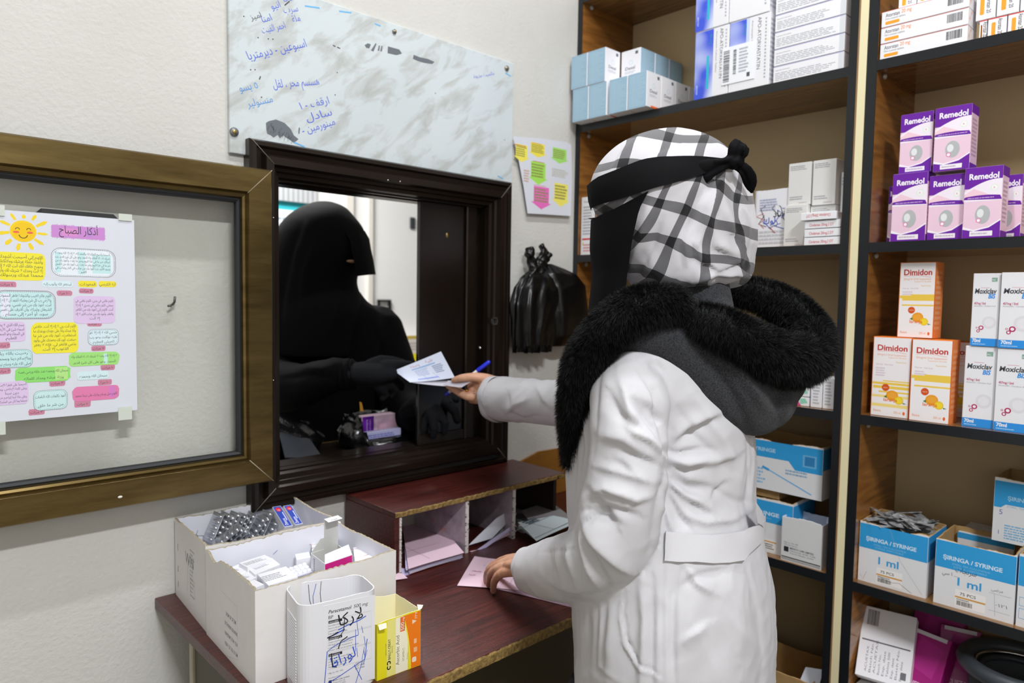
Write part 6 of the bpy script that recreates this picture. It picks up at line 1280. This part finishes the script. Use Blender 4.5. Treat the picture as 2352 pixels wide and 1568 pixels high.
for i, (y, l, r, d, b) in enumerate(rows):
    cx, a = (l+r)/2, (r-l)/2
    t = (668-y)/376.0                                # 0 at nape, 1 at crown
    fz = 1+.012*np.sin(9*th+t*7)*(1-t)+.010*np.sin(14*th-t*9)*(1-t)+.012*np.sin(5*th+t*12)
    pts = np.array([P(cx+a*math.cos(q)*f, y+3*math.sin(3*q+t*5)*(1-t), d+b*math.sin(q)*f) for q, f in zip(th, fz)]); G.append(pts)
    xx = a*np.cos(th)*(-1.0)                          # lie of the weave over the head
    side = np.where(np.sin(th) < 0, 1, -1)
    X = (cx+a*np.cos(th)-1545)/84.0; arc = (th-math.pi*1.5)*1.9
    Y = (y-470)/82.0
    k = np.clip((y-400)/200, 0, 1)*np.clip((cx+a*np.cos(th)-1480)/160, 0, 1); ang = np.radians(8+38*k)
    wu = X*.55+arc*.45; c_, s_ = np.cos(ang), np.sin(ang)
    u = wu*c_-Y*s_+.14*np.sin(Y*2.3+wu); v = wu*s_*.9+Y*c_+.10*np.sin(wu*2.1+1)+.25*np.sin(wu*.7)
    px_ = cx+a*np.cos(th); py_ = np.full(n+1, y)+0*th; wy = 5*np.sin(px_*.035+y*.02)+3*np.sin(y*.06+px_*.02); wx = 6*np.sin(y*.03+px_*.01)+3*np.sin(px_*.07)
    up = py_ < 462-(px_-1352)*.262
    dx, dy = px_-1700+wx, py_-215+wy; rad_ = np.hypot(dx, dy); fan = np.arctan2(-dx, dy)
    ua = (px_+wx+.25*(py_-350))/86.0+.28; va = (py_+wy-.0016*(px_-1540)**2*.3-.10*(px_-1540))/76.0
    ub = fan/.215+.1*np.sin(rad_*.02); vb2 = (rad_+18*np.sin(fan*5))/80.0+.15
    u = np.where(up, ua, ub); v = np.where(up, va, vb2); u = u*np.where(np.sin(th) > 0, 1, 1)
    UVs.append(np.stack([u, v], 1))
G = np.array(G); UVs = np.array(UVs)
# sink and raise folds
cN = P(1545, 480, HC); fl = G.reshape(-1, 3); nn = fl-cN; nn /= np.linalg.norm(nn, axis=1, keepdims=True)
SF = [([(1500, 445), (1480, 520), (1450, 600), (1440, 640)], 8, .006), ([(1650, 400), (1600, 470), (1565, 560), (1570, 620), (1550, 650)], 9, -.008), ([(1660, 400), (1625, 480), (1600, 560), (1610, 600), (1590, 645)], 10, .009), ([(1690, 420), (1700, 500), (1690, 560)], 9, -.006), ([(1600, 600), (1650, 625), (1720, 600)], 8, -.009), ([(1590, 648), (1640, 630), (1700, 628), (1730, 600)], 9, .010),
      ([(1520, 500), (1500, 570), (1460, 650)], 9, -.006), ([(1620, 500), (1640, 560), (1700, 590)], 10, .006), ([(1660, 470), (1680, 530), (1720, 560)], 8, .005), ([(1700, 380), (1720, 440), (1732, 500)], 8, -.004), ([(1560, 330), (1500, 350), (1440, 400)], 8, -.003), ([(1480, 300), (1440, 340), (1400, 400)], 9, .004), ([(1620, 310), (1660, 340), (1690, 380)], 9, .004)]
fl = fold_push(fl, nn, SF, np.clip(-(nn@FW)*2, 0, 1)); low_ = np.clip((cN[2]+.03-fl[:, 2])/.06, 0, 1); fl = fl+nn*((.0035*(.5-np.abs(hash_noise(fl*[1, 1, .5], 48, 31))*2.4)+.002*(.5-np.abs(hash_noise(fl, 95, 32))*2.4))*(.15+.85*low_))[:, None]; G = fl.reshape(G.shape)
sc = MB().grid(G, pm, uv=UVs); sc.add([G[-1].mean(0)], [], pm, uv=[UVs[-1].mean(0)]); scarf = sc.build('headscarf', ph)
def head_d(x, y):
    l, r, d, b = lerp_rows(SCARF, y); q = (x-(l+r)/2)/((r-l)/2); return d-b*math.sqrt(max(0, 1-min(1, abs(q))**2))
# ---- black band, veil and knot
vm = mat('black_veil_cloth', '060609', .8, spec=.12, bump=.06, bscale=700)
def both_sides(toprow, botrow, off, lift=.004, n=26, m=5):
    """strip that follows the head from the knot round the face to the far side"""
    G = []
    for j in range(m+1):
        t = j/m; near = []
        xs = np.linspace(toprow[0][0], toprow[-1][0], n)
        for x in xs:
            yt = np.interp(x, [p[0] for p in toprow], [p[1] for p in toprow]); yb = np.interp(x, [p[0] for p in botrow], [p[1] for p in botrow]); y = yt+(yb-yt)*t
            l, r, d, b = lerp_rows(SCARF, y); c, a = (l+r)/2, (r-l)/2; q = min(1, max(-1, (x-c)/a)); near.append((x, y, q, d, b, c, a))
        row = []
        for x, y, q, d, b, c, a in near[::-1]:
            s = math.sqrt(max(0, 1-q*q)); k = 1+off; row.append(P(c+a*q*k, y+1.2*math.sin(x*.05+j), d-b*s*k-lift*.4))
        for x, y, q, d, b, c, a in near[1:]:
            s = math.sqrt(max(0, 1-q*q)); k = 1+off; row.append(P(c+a*q*k, y, d+b*s*k+lift*.4))
        G.append(row)
    return np.array(G)
btop = [(1352, 428), (1375, 408), (1400, 396), (1440, 380), (1480, 366), (1520, 358), (1560, 357), (1600, 359), (1640, 361), (1692, 364)]
bbot = [(1352, 484), (1375, 474), (1400, 465), (1440, 452), (1480, 440), (1520, 428), (1560, 415), (1600, 404), (1640, 392), (1692, 378)]
G = both_sides(btop, bbot, .035); vb_ = MB(); vb_.grid(G, vm); veil = vb_.build('veil_band', ph)
V_T = [(1357, 505), (1380, 493), (1410, 480), (1440, 464), (1470, 448), (1490, 438)]
G = []
for j in range(17):
    t = j/16; row = []
    Lx = np.interp(t, [0, .3, .6, 1], [1357, 1354, 1360, 1350]); Rx = np.interp(t, [0, .15, .4, .75, 1], [1490, 1468, 1452, 1438, 1432]); yb = 720
    for s in np.linspace(1, 0, 14):
        x = Lx+(Rx-Lx)*s; y0 = np.interp(Lx+(1490-Lx)*s, [p[0] for p in V_T], [p[1] for p in V_T]); y = y0+(yb-y0)*t
        l, r, d, b = lerp_rows(SCARF, min(y, 560)); q = max(0, min(1, 1-(x-Lx)/(190+0*t))); row.append(P(x, y, 1.10-.108*math.sqrt(max(0, 1-q*q))*(1.02)-.004+.003*math.sin(s*9+t*3)*t))
    for s in np.linspace(0, 1, 14)[1:]:
        x = Lx+(Rx-Lx)*s; y0 = np.interp(Lx+(1490-Lx)*s, [p[0] for p in V_T], [p[1] for p in V_T]); y = y0+(yb-y0)*t; q = max(0, min(1, 1-(x-Lx)/190)); row.append(P(x, y, 1.10+.108*math.sqrt(max(0, 1-q*q))*1.02+.004))
    G.append(row)
vv = MB(); vv.grid(np.array(G), vm, flip=False); vv.build('face_veil', ph)
kb = MB(); kd = 1.015
limb(kb, [(1684, 370, kd+.01, 12), (1662, 377, kd-.010, 16), (1635, 385, kd-.012, 22), (1614, 396, kd-.010, 27), (1603, 404, kd-.006, 22)], vm, 14, flatn=FW, fl=.32)
limb(kb, [(1682, 372, kd, 12), (1688, 358, kd-.006, 20), (1696, 344, kd-.008, 26), (1704, 330, kd-.004, 22)], vm, 14, flatn=FW, fl=.32)
limb(kb, [(1684, 374, kd+.01, 14), (1706, 386, kd+.01, 16), (1720, 406, kd+.02, 19), (1725, 426, kd+.03, 15), (1727, 440, kd+.035, 7)], vm, 14, dome=True, flatn=FW, fl=.4)
limb(kb, [(1700, 362, kd-.004, 10), (1706, 345, kd-.012, 13), (1712, 336, kd-.006, 8)], vm, 12, flatn=RT, fl=.35)
limb(kb, [(1640, 372, kd-.014, 7), (1665, 370, kd-.012, 9), (1684, 368, kd-.004, 9)], vm, 12)
limb(kb, [(1670, 376, kd, 10), (1684, 374, kd-.004, 17), (1698, 370, kd, 12)], vm, 14, dome=True)
V, N, F = remesh(kb, .0022, 1); V = V+N*(.0012*hash_noise(V, 160, 4))[:, None]; V = fold_push(V, N, [([(1680, 372), (1645, 388), (1606, 408)], 4, -.003), ([(1684, 366), (1694, 346), (1700, 330)], 4, -.003), ([(1690, 376), (1712, 398), (1722, 425)], 3.5, -.003)], np.ones(len(V))); MB().add(V, F, vm, True).build('veil_knot', ph)
el = MB()
for k in range(7): a = P(1366+k*1.5, 502, 1.07); el.tube([a, a-RT*.006-UP*(.001-.0004*k), a-RT*.011+UP*.001], [.0004, .0003, .0001], flat('18120e'), 4)
el.build('eyelash', ph)

# ---- grey wool hood with black fur trim
wool = mat('grey_wool', '4a4b50', .95, spec=.1, sheen=.1, bump=.35, bscale=1400, var=.45, vscale=520, vcol='151618')
fur = mat('black_fur', '060708', .6, spec=.25)
hb = MB()
limb(hb, [(1392, 792, .985, 30), (1450, 768, .965, 42), (1520, 775, .96, 48), (1590, 812, .975, 66), (1650, 862, .99, 84), (1705, 898, 1.01, 92), (1740, 915, 1.04, 86), (1775, 880, 1.08, 70)], wool, 24, dome=True, flatn=FW, fl=.62)
limb(hb, [(1745, 912, 1.06, 80), (1740, 900, 1.16, 84), (1690, 850, 1.22, 80), (1600, 790, 1.26, 60), (1500, 770, 1.26, 50)], wool, 20, dome=True)
limb(hb, [(1600, 655, 1.08, 72), (1600, 720, 1.06, 84), (1605, 780, 1.04, 80)], wool, 28, dome=True)
limb(hb, [(1700, 830, 1.12, 60), (1770, 860, 1.10, 60), (1800, 880, 1.09, 50)], wool, 20, dome=True)
V, N, F = remesh(hb, .005, 5); V = fold_push(V, N, [([(1580, 770), (1640, 830), (1700, 930), (1720, 985)], 14, -.007), ([(1650, 800), (1700, 860), (1760, 940)], 18, .008), ([(1720, 830), (1780, 900), (1790, 950)], 14, -.006), ([(1600, 660), (1602, 700), (1600, 760)], 10, -.006)], np.ones(len(V)))
hood = MB(); hood.add(V, F, wool, True); hood = hood.build('hood', ph)
FP = [(1308, 1062, 1.06, 14), (1314, 1010, 1.04, 24), (1316, 950, 1.015, 34), (1326, 885, .99, 42), (1345, 825, .97, 50), (1388, 764, .95, 54), (1440, 720, .94, 55), (1495, 700, .945, 52), (1545, 700, .955, 47)]
FP2 = [(1608, 735, .955, 44), (1650, 752, .955, 54), (1710, 785, .965, 62), (1770, 815, .985, 66), (1830, 828, 1.02, 62), (1868, 810, 1.08, 54), (1866, 765, 1.15, 50), (1825, 720, 1.19, 50), (1775, 690, 1.21, 46), (1725, 672, 1.22, 38), (1660, 672, 1.24, 30)]
FP3 = [(1640, 690, 1.25, 40), (1540, 715, 1.27, 45), (1440, 745, 1.27, 45), (1370, 800, 1.25, 42), (1330, 880, 1.20, 38), (1318, 960, 1.14, 34), (1312, 1040, 1.09, 22)]
rg = np.random.default_rng(11)
for nmz, path, ns in (('fur_trim', FP, 52000), ('fur_trim', FP2, 72000), ('fur_trim', FP3, 18000)):
    b = MB(); q = [(x, y, d, r*.84) for x, y, d, r in path]; limb(b, q, fur, 20, 6, dome=True)
    V = b.verts(); F = np.array([f for f in b.F if len(f) == 4]); a_, b2_, c_, d_ = (V[F[:, k]] for k in range(4))
    nr = np.cross(b2_-a_, d_-a_); ar = np.linalg.norm(nr, axis=1); pick = rg.choice(len(F), ns, p=ar/ar.sum()); u, v = rg.random((2, ns, 1))
    p0 = (a_[pick]*(1-u)+b2_[pick]*u)*(1-v)+(d_[pick]*(1-u)+c_[pick]*u)*v; nr = nr[pick]/ar[pick][:, None]
    cl = V.mean(0); out = nr*np.sign(((p0-0)*0+nr*nr).sum(1))[:, None]
    cen = np.array([P(x, y, d) for x, y, d, r in q]); dd = np.linalg.norm(p0[:, None]-cen[None], axis=2).argmin(1); sg = np.sign(((p0-cen[dd])*nr).sum(1)); out = nr*sg[:, None]
    clump = np.stack([hash_noise(p0, 70, s) for s in (1, 2, 3)], 1)*1.0+np.stack([hash_noise(p0, 260, s) for s in (4, 5, 6)], 1)*1.0
    dr = out+clump*.5+rg.normal(0, .25, (ns, 3))+np.array([0, 0, -.25]); dr /= np.linalg.norm(dr, axis=1, keepdims=True)
    L = rg.uniform(.007, .013, (ns, 1)); sd = np.cross(dr, rg.normal(size=(ns, 3))); sd /= np.linalg.norm(sd, axis=1, keepdims=True); w = .00024
    mid = p0+dr*L*.55; tip = p0+dr*L+np.array([0, 0, -.003])*(L/.012)
    PT = np.stack([p0-sd*w, p0+sd*w, mid-sd*w*.8, mid+sd*w*.8, tip], 1).reshape(-1, 3); base = b.n; k = np.arange(ns)*5
    b.V.append(PT); b.n += len(PT)
    for f in ((0, 1, 3, 2), (2, 3, 4)):
        fs = (k[:, None]+np.array(f)+base).tolist(); b.F += [tuple(t) for t in fs]; b.M += [0]*ns; b.S += [True]*ns
    b.build(nmz, hood)

# ---- pen and papers in the hand
pn = thing('pen', tuple(P(1075, 868, 1.70)), 'blue capped ballpoint pen pinched in the outstretched hand', 'pen')
a, b_ = P(1122, 832, 1.735), P(1024, 906, 1.735); t_ = nrm(b_-a)
MB().tube([a, a+t_*.032], [.0052, .0055], mat('pen_blue', '1f2fd0', .3), 14, dome=True).build('pen_cap', pn)
MB().tube([a+t_*.03, b_-t_*.006], [.0042, .0042], mat('pen_barrel', 'cfc9cc', .2), 12).build('barrel', pn)
MB().tube([b_-t_*.008, b_], [.0045, .0035], mat('pen_blue'), 12, dome=True).build('end_plug', pn)
def card3(pts, name, label, m, dec=None, bend=.003):
    """pts: far left, far right, near right, near left as (px, py, depth)"""
    q = [P(*p) for p in pts]; n = 10; G = []
    nr_ = nrm(np.cross(q[1]-q[0], q[3]-q[0]))
    for i in range(n+1):
        a = i/n; G.append([(q[0]*(1-b)+q[1]*b)*(1-a)+(q[3]*(1-b)+q[2]*b)*a+nr_*bend*math.sin(b*3.1)*(.3+a*.7) for b in np.arange(n+1)/n])
    G = np.array(G); mb2 = MB().grid(G, m); mb2.grid(G-nr_*.0005, m, flip=True)
    if dec:
        class Bent(Pl):
            def at(s, u, v, h=0):
                b, a = u/s.W, v/s.H; a = 1-a
                return (q[0]*(1-b)+q[1]*b)*(1-a)+(q[3]*(1-b)+q[2]*b)*a+nr_*bend*math.sin(b*3.1)*(.3+a*.7)-FW*(h+.0006)
        U = q[2]-q[3]; W = np.linalg.norm(U); U = U/W; Vv = q[0]-q[3]; Vv = Vv-U*(Vv@U); H = np.linalg.norm(Vv); p2 = Bent(mb2, q[3], U, Vv); p2.W, p2.H = W, H; dec(p2, W, H)
    return tag(mb2.build(name), label, 'paper')
def rx2(p, W, H):
    p.rect(W*.28, H*.68, W*.78, H*.73, '8fb2df').fine(W*.3, H*.30, W*.62, H*.64, 5, 'a9b7dc').fine(W*.68, H*.3, W*.9, H*.64, 5, '7f8fb0').line([(W*.42, H*.06), (W*.40, H*.36)], .0008, '8f9fc4').line([(W*.68, H*.06), (W*.62, H*.36)], .0008, '8f9fc4').rect(W*.22, H*.12, W*.68, H*.17, '98a4ea').text('طبية', W*.62, H*.80, .009, 'b98a9a').text('وصفة', W*.30, H*.80, .009, 'b98a9a')
card3([(905, 851, 1.755), (1013, 807, 1.725), (1045, 867, 1.70), (942, 878, 1.715)], 'prescription_slip', 'pale blue prescription slip passed through the window to the gloved hand', mat('rx_paper', 'd5dcf0', .6), rx2)
card3([(935, 872, 1.725), (1038, 874, 1.715), (1060, 889, 1.69), (948, 879, 1.715)], 'paper_slip', 'second folded slip under the prescription in the outstretched hand', mat('rx_back', 'c9c8d4', .6), None, .002)
card3([(1030, 874, 1.70), (1088, 873, 1.67), (1060, 890, 1.655), (1018, 884, 1.69)], 'paper_slip', 'grey slip end lying across the fingertips', mat('rx_grey', 'b4b0ba', .6), None, .001)

# ------------------------------------------------------------------ customer behind the window
black = mat('black_robe_cloth', '030304', .85, spec=.08, bump=.08, bscale=500); glove = mat('black_glove_knit', '17181b', .9, spec=.1, bump=.35, bscale=900)
cu_ = thing('person', (*P(745, 900, 2.17)[:2], 0), 'veiled person in black robe and gloves behind the window', 'person')
cb = MB()
body_loft(cb, [(1690, 560, 950, 2.19, .16), (1400, 565, 945, 2.19, .16), (1050, 570, 935, 2.19, .16), (950, 570, 925, 2.19, .16), (870, 566, 915, 2.18, .16), (800, 560, 905, 2.17, .17), (750, 562, 892, 2.15, .17), (715, 590, 876, 2.13, .16), (692, 615, 845, 2.11, .14), (665, 630, 825, 2.10, .11)], black, 40, sq=.95)
limb(cb, [(600, 800, 2.06, 70), (625, 880, 1.94, 66), (690, 885, 1.82, 50), (750, 868, 1.75, 40), (800, 860, 1.735, 33)], black, 22, dome=True)
limb(cb, [(865, 760, 2.16, 60), (905, 850, 2.10, 55), (930, 930, 2.0, 50), (965, 955, 1.90, 42)], black, 22, dome=True)
V, N, F = remesh(cb, .007, 4); V = V+N*(.0045*hash_noise(V, 18, 12)+.002*hash_noise(V, 50, 13))[:, None]
V = fold_push(V, N, [([(690, 845), (740, 850), (795, 838)], 8, .006), ([(640, 870), (700, 860), (780, 868)], 8, -.006), ([(720, 760), (760, 820), (780, 850)], 14, .006), ([(850, 720), (870, 780), (880, 840)], 12, -.006)], np.ones(len(V)))
MB().add(V, F, black, True).build('robe', cu_)
cb = MB(); body_loft(cb, [(820, 600, 800, 2.000, .08), (760, 585, 815, 2.030, .12), (715, 588, 832, 2.050, .14), (683, 592, 829, 2.060, .14), (655, 600, 821, 2.060, .135), (634, 606, 822, 2.060, .135), (600, 612, 838, 2.060, .135), (566, 620, 845, 2.060, .135), (545, 626, 843, 2.060, .13), (520, 640, 832, 2.060, .125), (495, 662, 812, 2.060, .11), (475, 690, 792, 2.060, .08), (464, 718, 765, 2.060, .04), (461, 735, 748, 2.060, .01)], black, 40)
V, N, F = remesh(cb, .006, 3); V = V+N*(.003*hash_noise(V, 24, 15))[:, None]; V = fold_push(V, N, [([(700, 500), (670, 580), (650, 680), (645, 760)], 12, -.006), ([(740, 520), (700, 620), (690, 740)], 12, .005), ([(800, 640), (770, 720), (740, 790)], 10, .005)], np.ones(len(V))); hv = MB().add(V, F, black, True).build('head_veil', cu_)
fm = MB(); G = []
for j, (x, y) in enumerate(((838, 530), (848, 548), (852, 572), (858, 600), (863, 630))):
    G.append([P(x-44+0*j, y+4, 1.950), P(x-18, y+1, 1.970), P(x, y, 2.030), P(x-4, y, 2.090), P(x-30, y+2, 2.17)])
fm.grid(np.array(G), black); fm.grid(np.array(G)+FW*.002, black, flip=True); fm.build('eye_flap', hv)
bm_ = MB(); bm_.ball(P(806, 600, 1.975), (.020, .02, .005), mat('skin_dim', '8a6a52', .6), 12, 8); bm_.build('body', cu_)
def ghand(parts, palm, name):
    g = MB(); limb(g, palm, glove, 18, dome=True, flatn=UP, fl=.7)
    for pts, rad in parts:
        q = np.array([P(*p) for p in pts]); g.tube(q, rad, glove, 12, dome=True)
    V, N, F = remesh(g, .003, 3); V = V+N*(.0008*hash_noise(V, 150, 5))[:, None]; MB().add(V, F, glove, True).build(name, cu_)
ghand([([(880, 842, 1.74), (912, 838, 1.765), (940, 838, 1.79), (955, 842, 1.805)], [.017, .013, .011, .009]),          # index above the slip edge
       ([(880, 850, 1.755), (905, 866, 1.79), (920, 878, 1.83), (922, 890, 1.84)], [.016, .012, .0105, .009]), ([(872, 868, 1.74), (895, 886, 1.76), (905, 898, 1.78), (900, 908, 1.78)], [.016, .012, .0105, .009]),
       ([(862, 878, 1.73), (880, 898, 1.745), (886, 908, 1.755), (880, 914, 1.75)], [.015, .0115, .010, .0085]), ([(850, 838, 1.73), (875, 826, 1.75), (900, 827, 1.78), (925, 832, 1.80)], [.015, .0125, .011, .009])],
      [(800, 860, 1.735, 34), (830, 858, 1.735, 40), (862, 860, 1.74, 42), (885, 860, 1.75, 30)], 'glove')
cf = MB(); limb(cf, [(786, 862, 1.735, 38), (793, 862, 1.735, 35), (800, 861, 1.735, 39), (808, 861, 1.735, 35), (815, 860, 1.735, 38)], black, 22); cf.build('ruched_cuff', cu_)
ghand([([(1000, 920, 1.83), (1025, 925, 1.82), (1045, 945, 1.81), (1050, 965, 1.81)], [.017, .014, .012, .010]), ([(990, 930, 1.81), (1010, 950, 1.79), (1022, 972, 1.785), (1020, 992, 1.79)], [.016, .013, .011, .009]), ([(975, 935, 1.80), (992, 960, 1.775), (998, 985, 1.77), (995, 1000, 1.775)], [.016, .013, .011, .009]),
       ([(962, 935, 1.80), (970, 962, 1.78), (972, 985, 1.775), (970, 998, 1.78)], [.015, .012, .010, .009]), ([(985, 905, 1.84), (1010, 898, 1.84), (1035, 905, 1.84), (1048, 918, 1.84)], [.015, .013, .011, .009])],
      [(950, 945, 1.90, 36), (975, 930, 1.86, 40), (995, 925, 1.84, 34)], 'glove')

# ------------------------------------------------------------------ customer's ledge with bags
lz = Z0-.398
MB().bbox((.40, 1.5, lz-.03), (1.60, 1.71, lz), mat('ledge_dark', '1b1410', .35), .003).build('customer_ledge')
lo_ = scene.objects['customer_ledge']; tag(lo_, 'dark ledge on the customer side under the window', 'ledge')
MB().box((.40, 1.707, lz-.004), (1.60, 1.7105, lz+.0005), mat('ledge_gold', '8a6f3a', .4, metal=.6)).build('ledge_edge', lo_)
def crumple(rows, seed, name, label, m=bagm):
    rg = np.random.default_rng(seed); n = 90; th = np.arange(n)/n*2*math.pi; G = []; ph_ = rg.random(6)*6
    for k, (cx, cy, z, a, b) in enumerate(rows):
        f = 1+.05*np.sin(5*th+ph_[0]+k)+.04*np.sin(9*th+ph_[1]-k*1.3)+.03*np.sin(17*th+ph_[2]+k*2)
        G.append(np.stack([cx+a*f*np.cos(th), cy+b*f*np.sin(th), z+.004*np.sin(7*th+ph_[3]+k)], 1))
    return G
pl_ = mat('black_bag_gloss', '0a0a0c', .16, spec=.7, bump=.7, bscale=45)
c1 = onZ(880, 1032, lz); cx, cy = c1[0]+.03, c1[1]+.045
rows = [(cx, cy, lz+.0005, .10, .06), (cx, cy, lz+.02, .125, .075), (cx, cy, lz+.05, .128, .075), (cx, cy+.005, lz+.075, .115, .07), (cx, cy+.01, lz+.088, .105, .062), (cx, cy+.01, lz+.083, .096, .055), (cx, cy+.005, lz+.05, .10, .055), (cx, cy, lz+.02, .10, .055)]
G = np.array(crumple(rows, 3, '', '')); cutx = (G[:, :, 1] < cy-.02) & (np.abs(G[:, :, 0]-cx) < .085); G[:, :, 2] = np.where(cutx, lz+(G[:, :, 2]-lz)*.35, G[:, :, 2])
b = MB().grid(G, pl_, cv=True); b.add(G[0], [tuple(range(90))[::-1]], pl_); tag(b.build('plastic_bag'), 'open black plastic bag with medicines on the customer ledge', 'bag')
b = MB(); c = np.array([cx+.005, cy+.012, lz+.022]); b.bbox(c+(-.062, 0, 0), c+(.066, .03, .058), mat('carton_pink'), .001); p = Pl(b, c+(-.062, 0, 0), (1, 0, 0), (0, 0, 1)); p.rect(.0005, .0005, .035, .0575, '6a1ea0').fine(.012, .008, .017, .05, 9, 'c9a3e0').fine(.022, .008, .026, .05, 9, 'c9a3e0').rect(.115, .0005, .1275, .0575, '6a1ea0').fine(.045, .006, .11, .05, 1, 'dcb5c8')
for k in range(14): p.rect(.048+k*.0045, .008, .0492+k*.0045, .045, 'b98a9e')
tag(b.build('syrup_carton'), 'purple and pink carton lying inside the black bag', 'carton')
b = MB(); b.bbox(c+(-.075, -.030, .002), c+(.04, -.012, .022), mat('lilac_carton', 'c3c3ea', .4), .002); p = Pl(b, c+(-.075, -.030, .002), (1, 0, 0), (0, 0, 1)); p.fine(.01, .003, .1, .013, 2, '6a6cc0'); tag(b.build('ointment_carton'), 'slim lilac carton in front of the purple one in the bag', 'carton')
b = MB(); b.bbox(c+(-.062, -.050, -.008), c+(.055, -.034, .002), mat('pale_carton', 'd8d8ec', .4), .002); tag(b.build('medicine_carton'), 'narrow pale carton lowest in the open black bag', 'carton')
b = MB(); quad(b, [c+(-.035, .05, .03), c+(-.02, .05, .03), c+(-.03, .055, .086), c+(-.037, .055, .09)], flat('d9a23c')); tag(b.build('card_tag'), 'pointed orange card sticking up behind the black bag', 'card')
c1 = onZ(690, 1052, lz)
G = np.array(crumple([(c1[0]-.02, c1[1]+.07, lz+.0005, .10, .05), (c1[0]-.02, c1[1]+.07, lz+.03, .12, .06), (c1[0]-.03, c1[1]+.08, lz+.07, .09, .05), (c1[0]-.05, c1[1]+.09, lz+.095, .05, .03), (c1[0]-.06, c1[1]+.09, lz+.10, .01, .01)], 9, '', ''))
b = MB().grid(G, pl_, cv=True, cap=True); tag(b.build('plastic_bag'), 'glossy black plastic bag on the ledge beside the bronze panel', 'bag')
b = MB(); quad(b, [onY(655, 1050, 1.53), onY(742, 1052, 1.53), onY(712, 1008, 1.60), onY(640, 985, 1.62)], mat('grey_folder', '2d3036', .35), .003); tag(b.build('folder'), 'dark grey folded sleeve leaning on the black bag', 'folder')
# lower clothing and shoes, below the frame
b = MB(); sk = mat('dark_skirt', '1a1b20', .8)
cz = ph.location; G = []
for z, a, bb in ((.75, .15, .17), (.45, .17, .19), (.12, .20, .22)):
    th = np.arange(32)/32*2*math.pi; G.append(np.stack([cz[0]+a*np.cos(th)*(1+.03*np.sin(9*th)), cz[1]+bb*np.sin(th), np.full(32, z)], 1))
b.grid(np.array(G), sk, cv=True, cap=True, flip=True).build('skirt', ph)
for s in (-1, 1):
    c = np.array([cz[0]-.03+s*.06*.6, cz[1]+.06+s*.06*.8*0+s*.07, 0]); b = MB(); b.tube([c+(.03, -.06, .035), c+(0, .0, .038), c+(-.05, .09, .03), c+(-.08, .13, .026)], [.033, .036, .034, .024], mat('shoe_black', '101012', .4), 16, dome=True)
    b.build('shoe', ph)
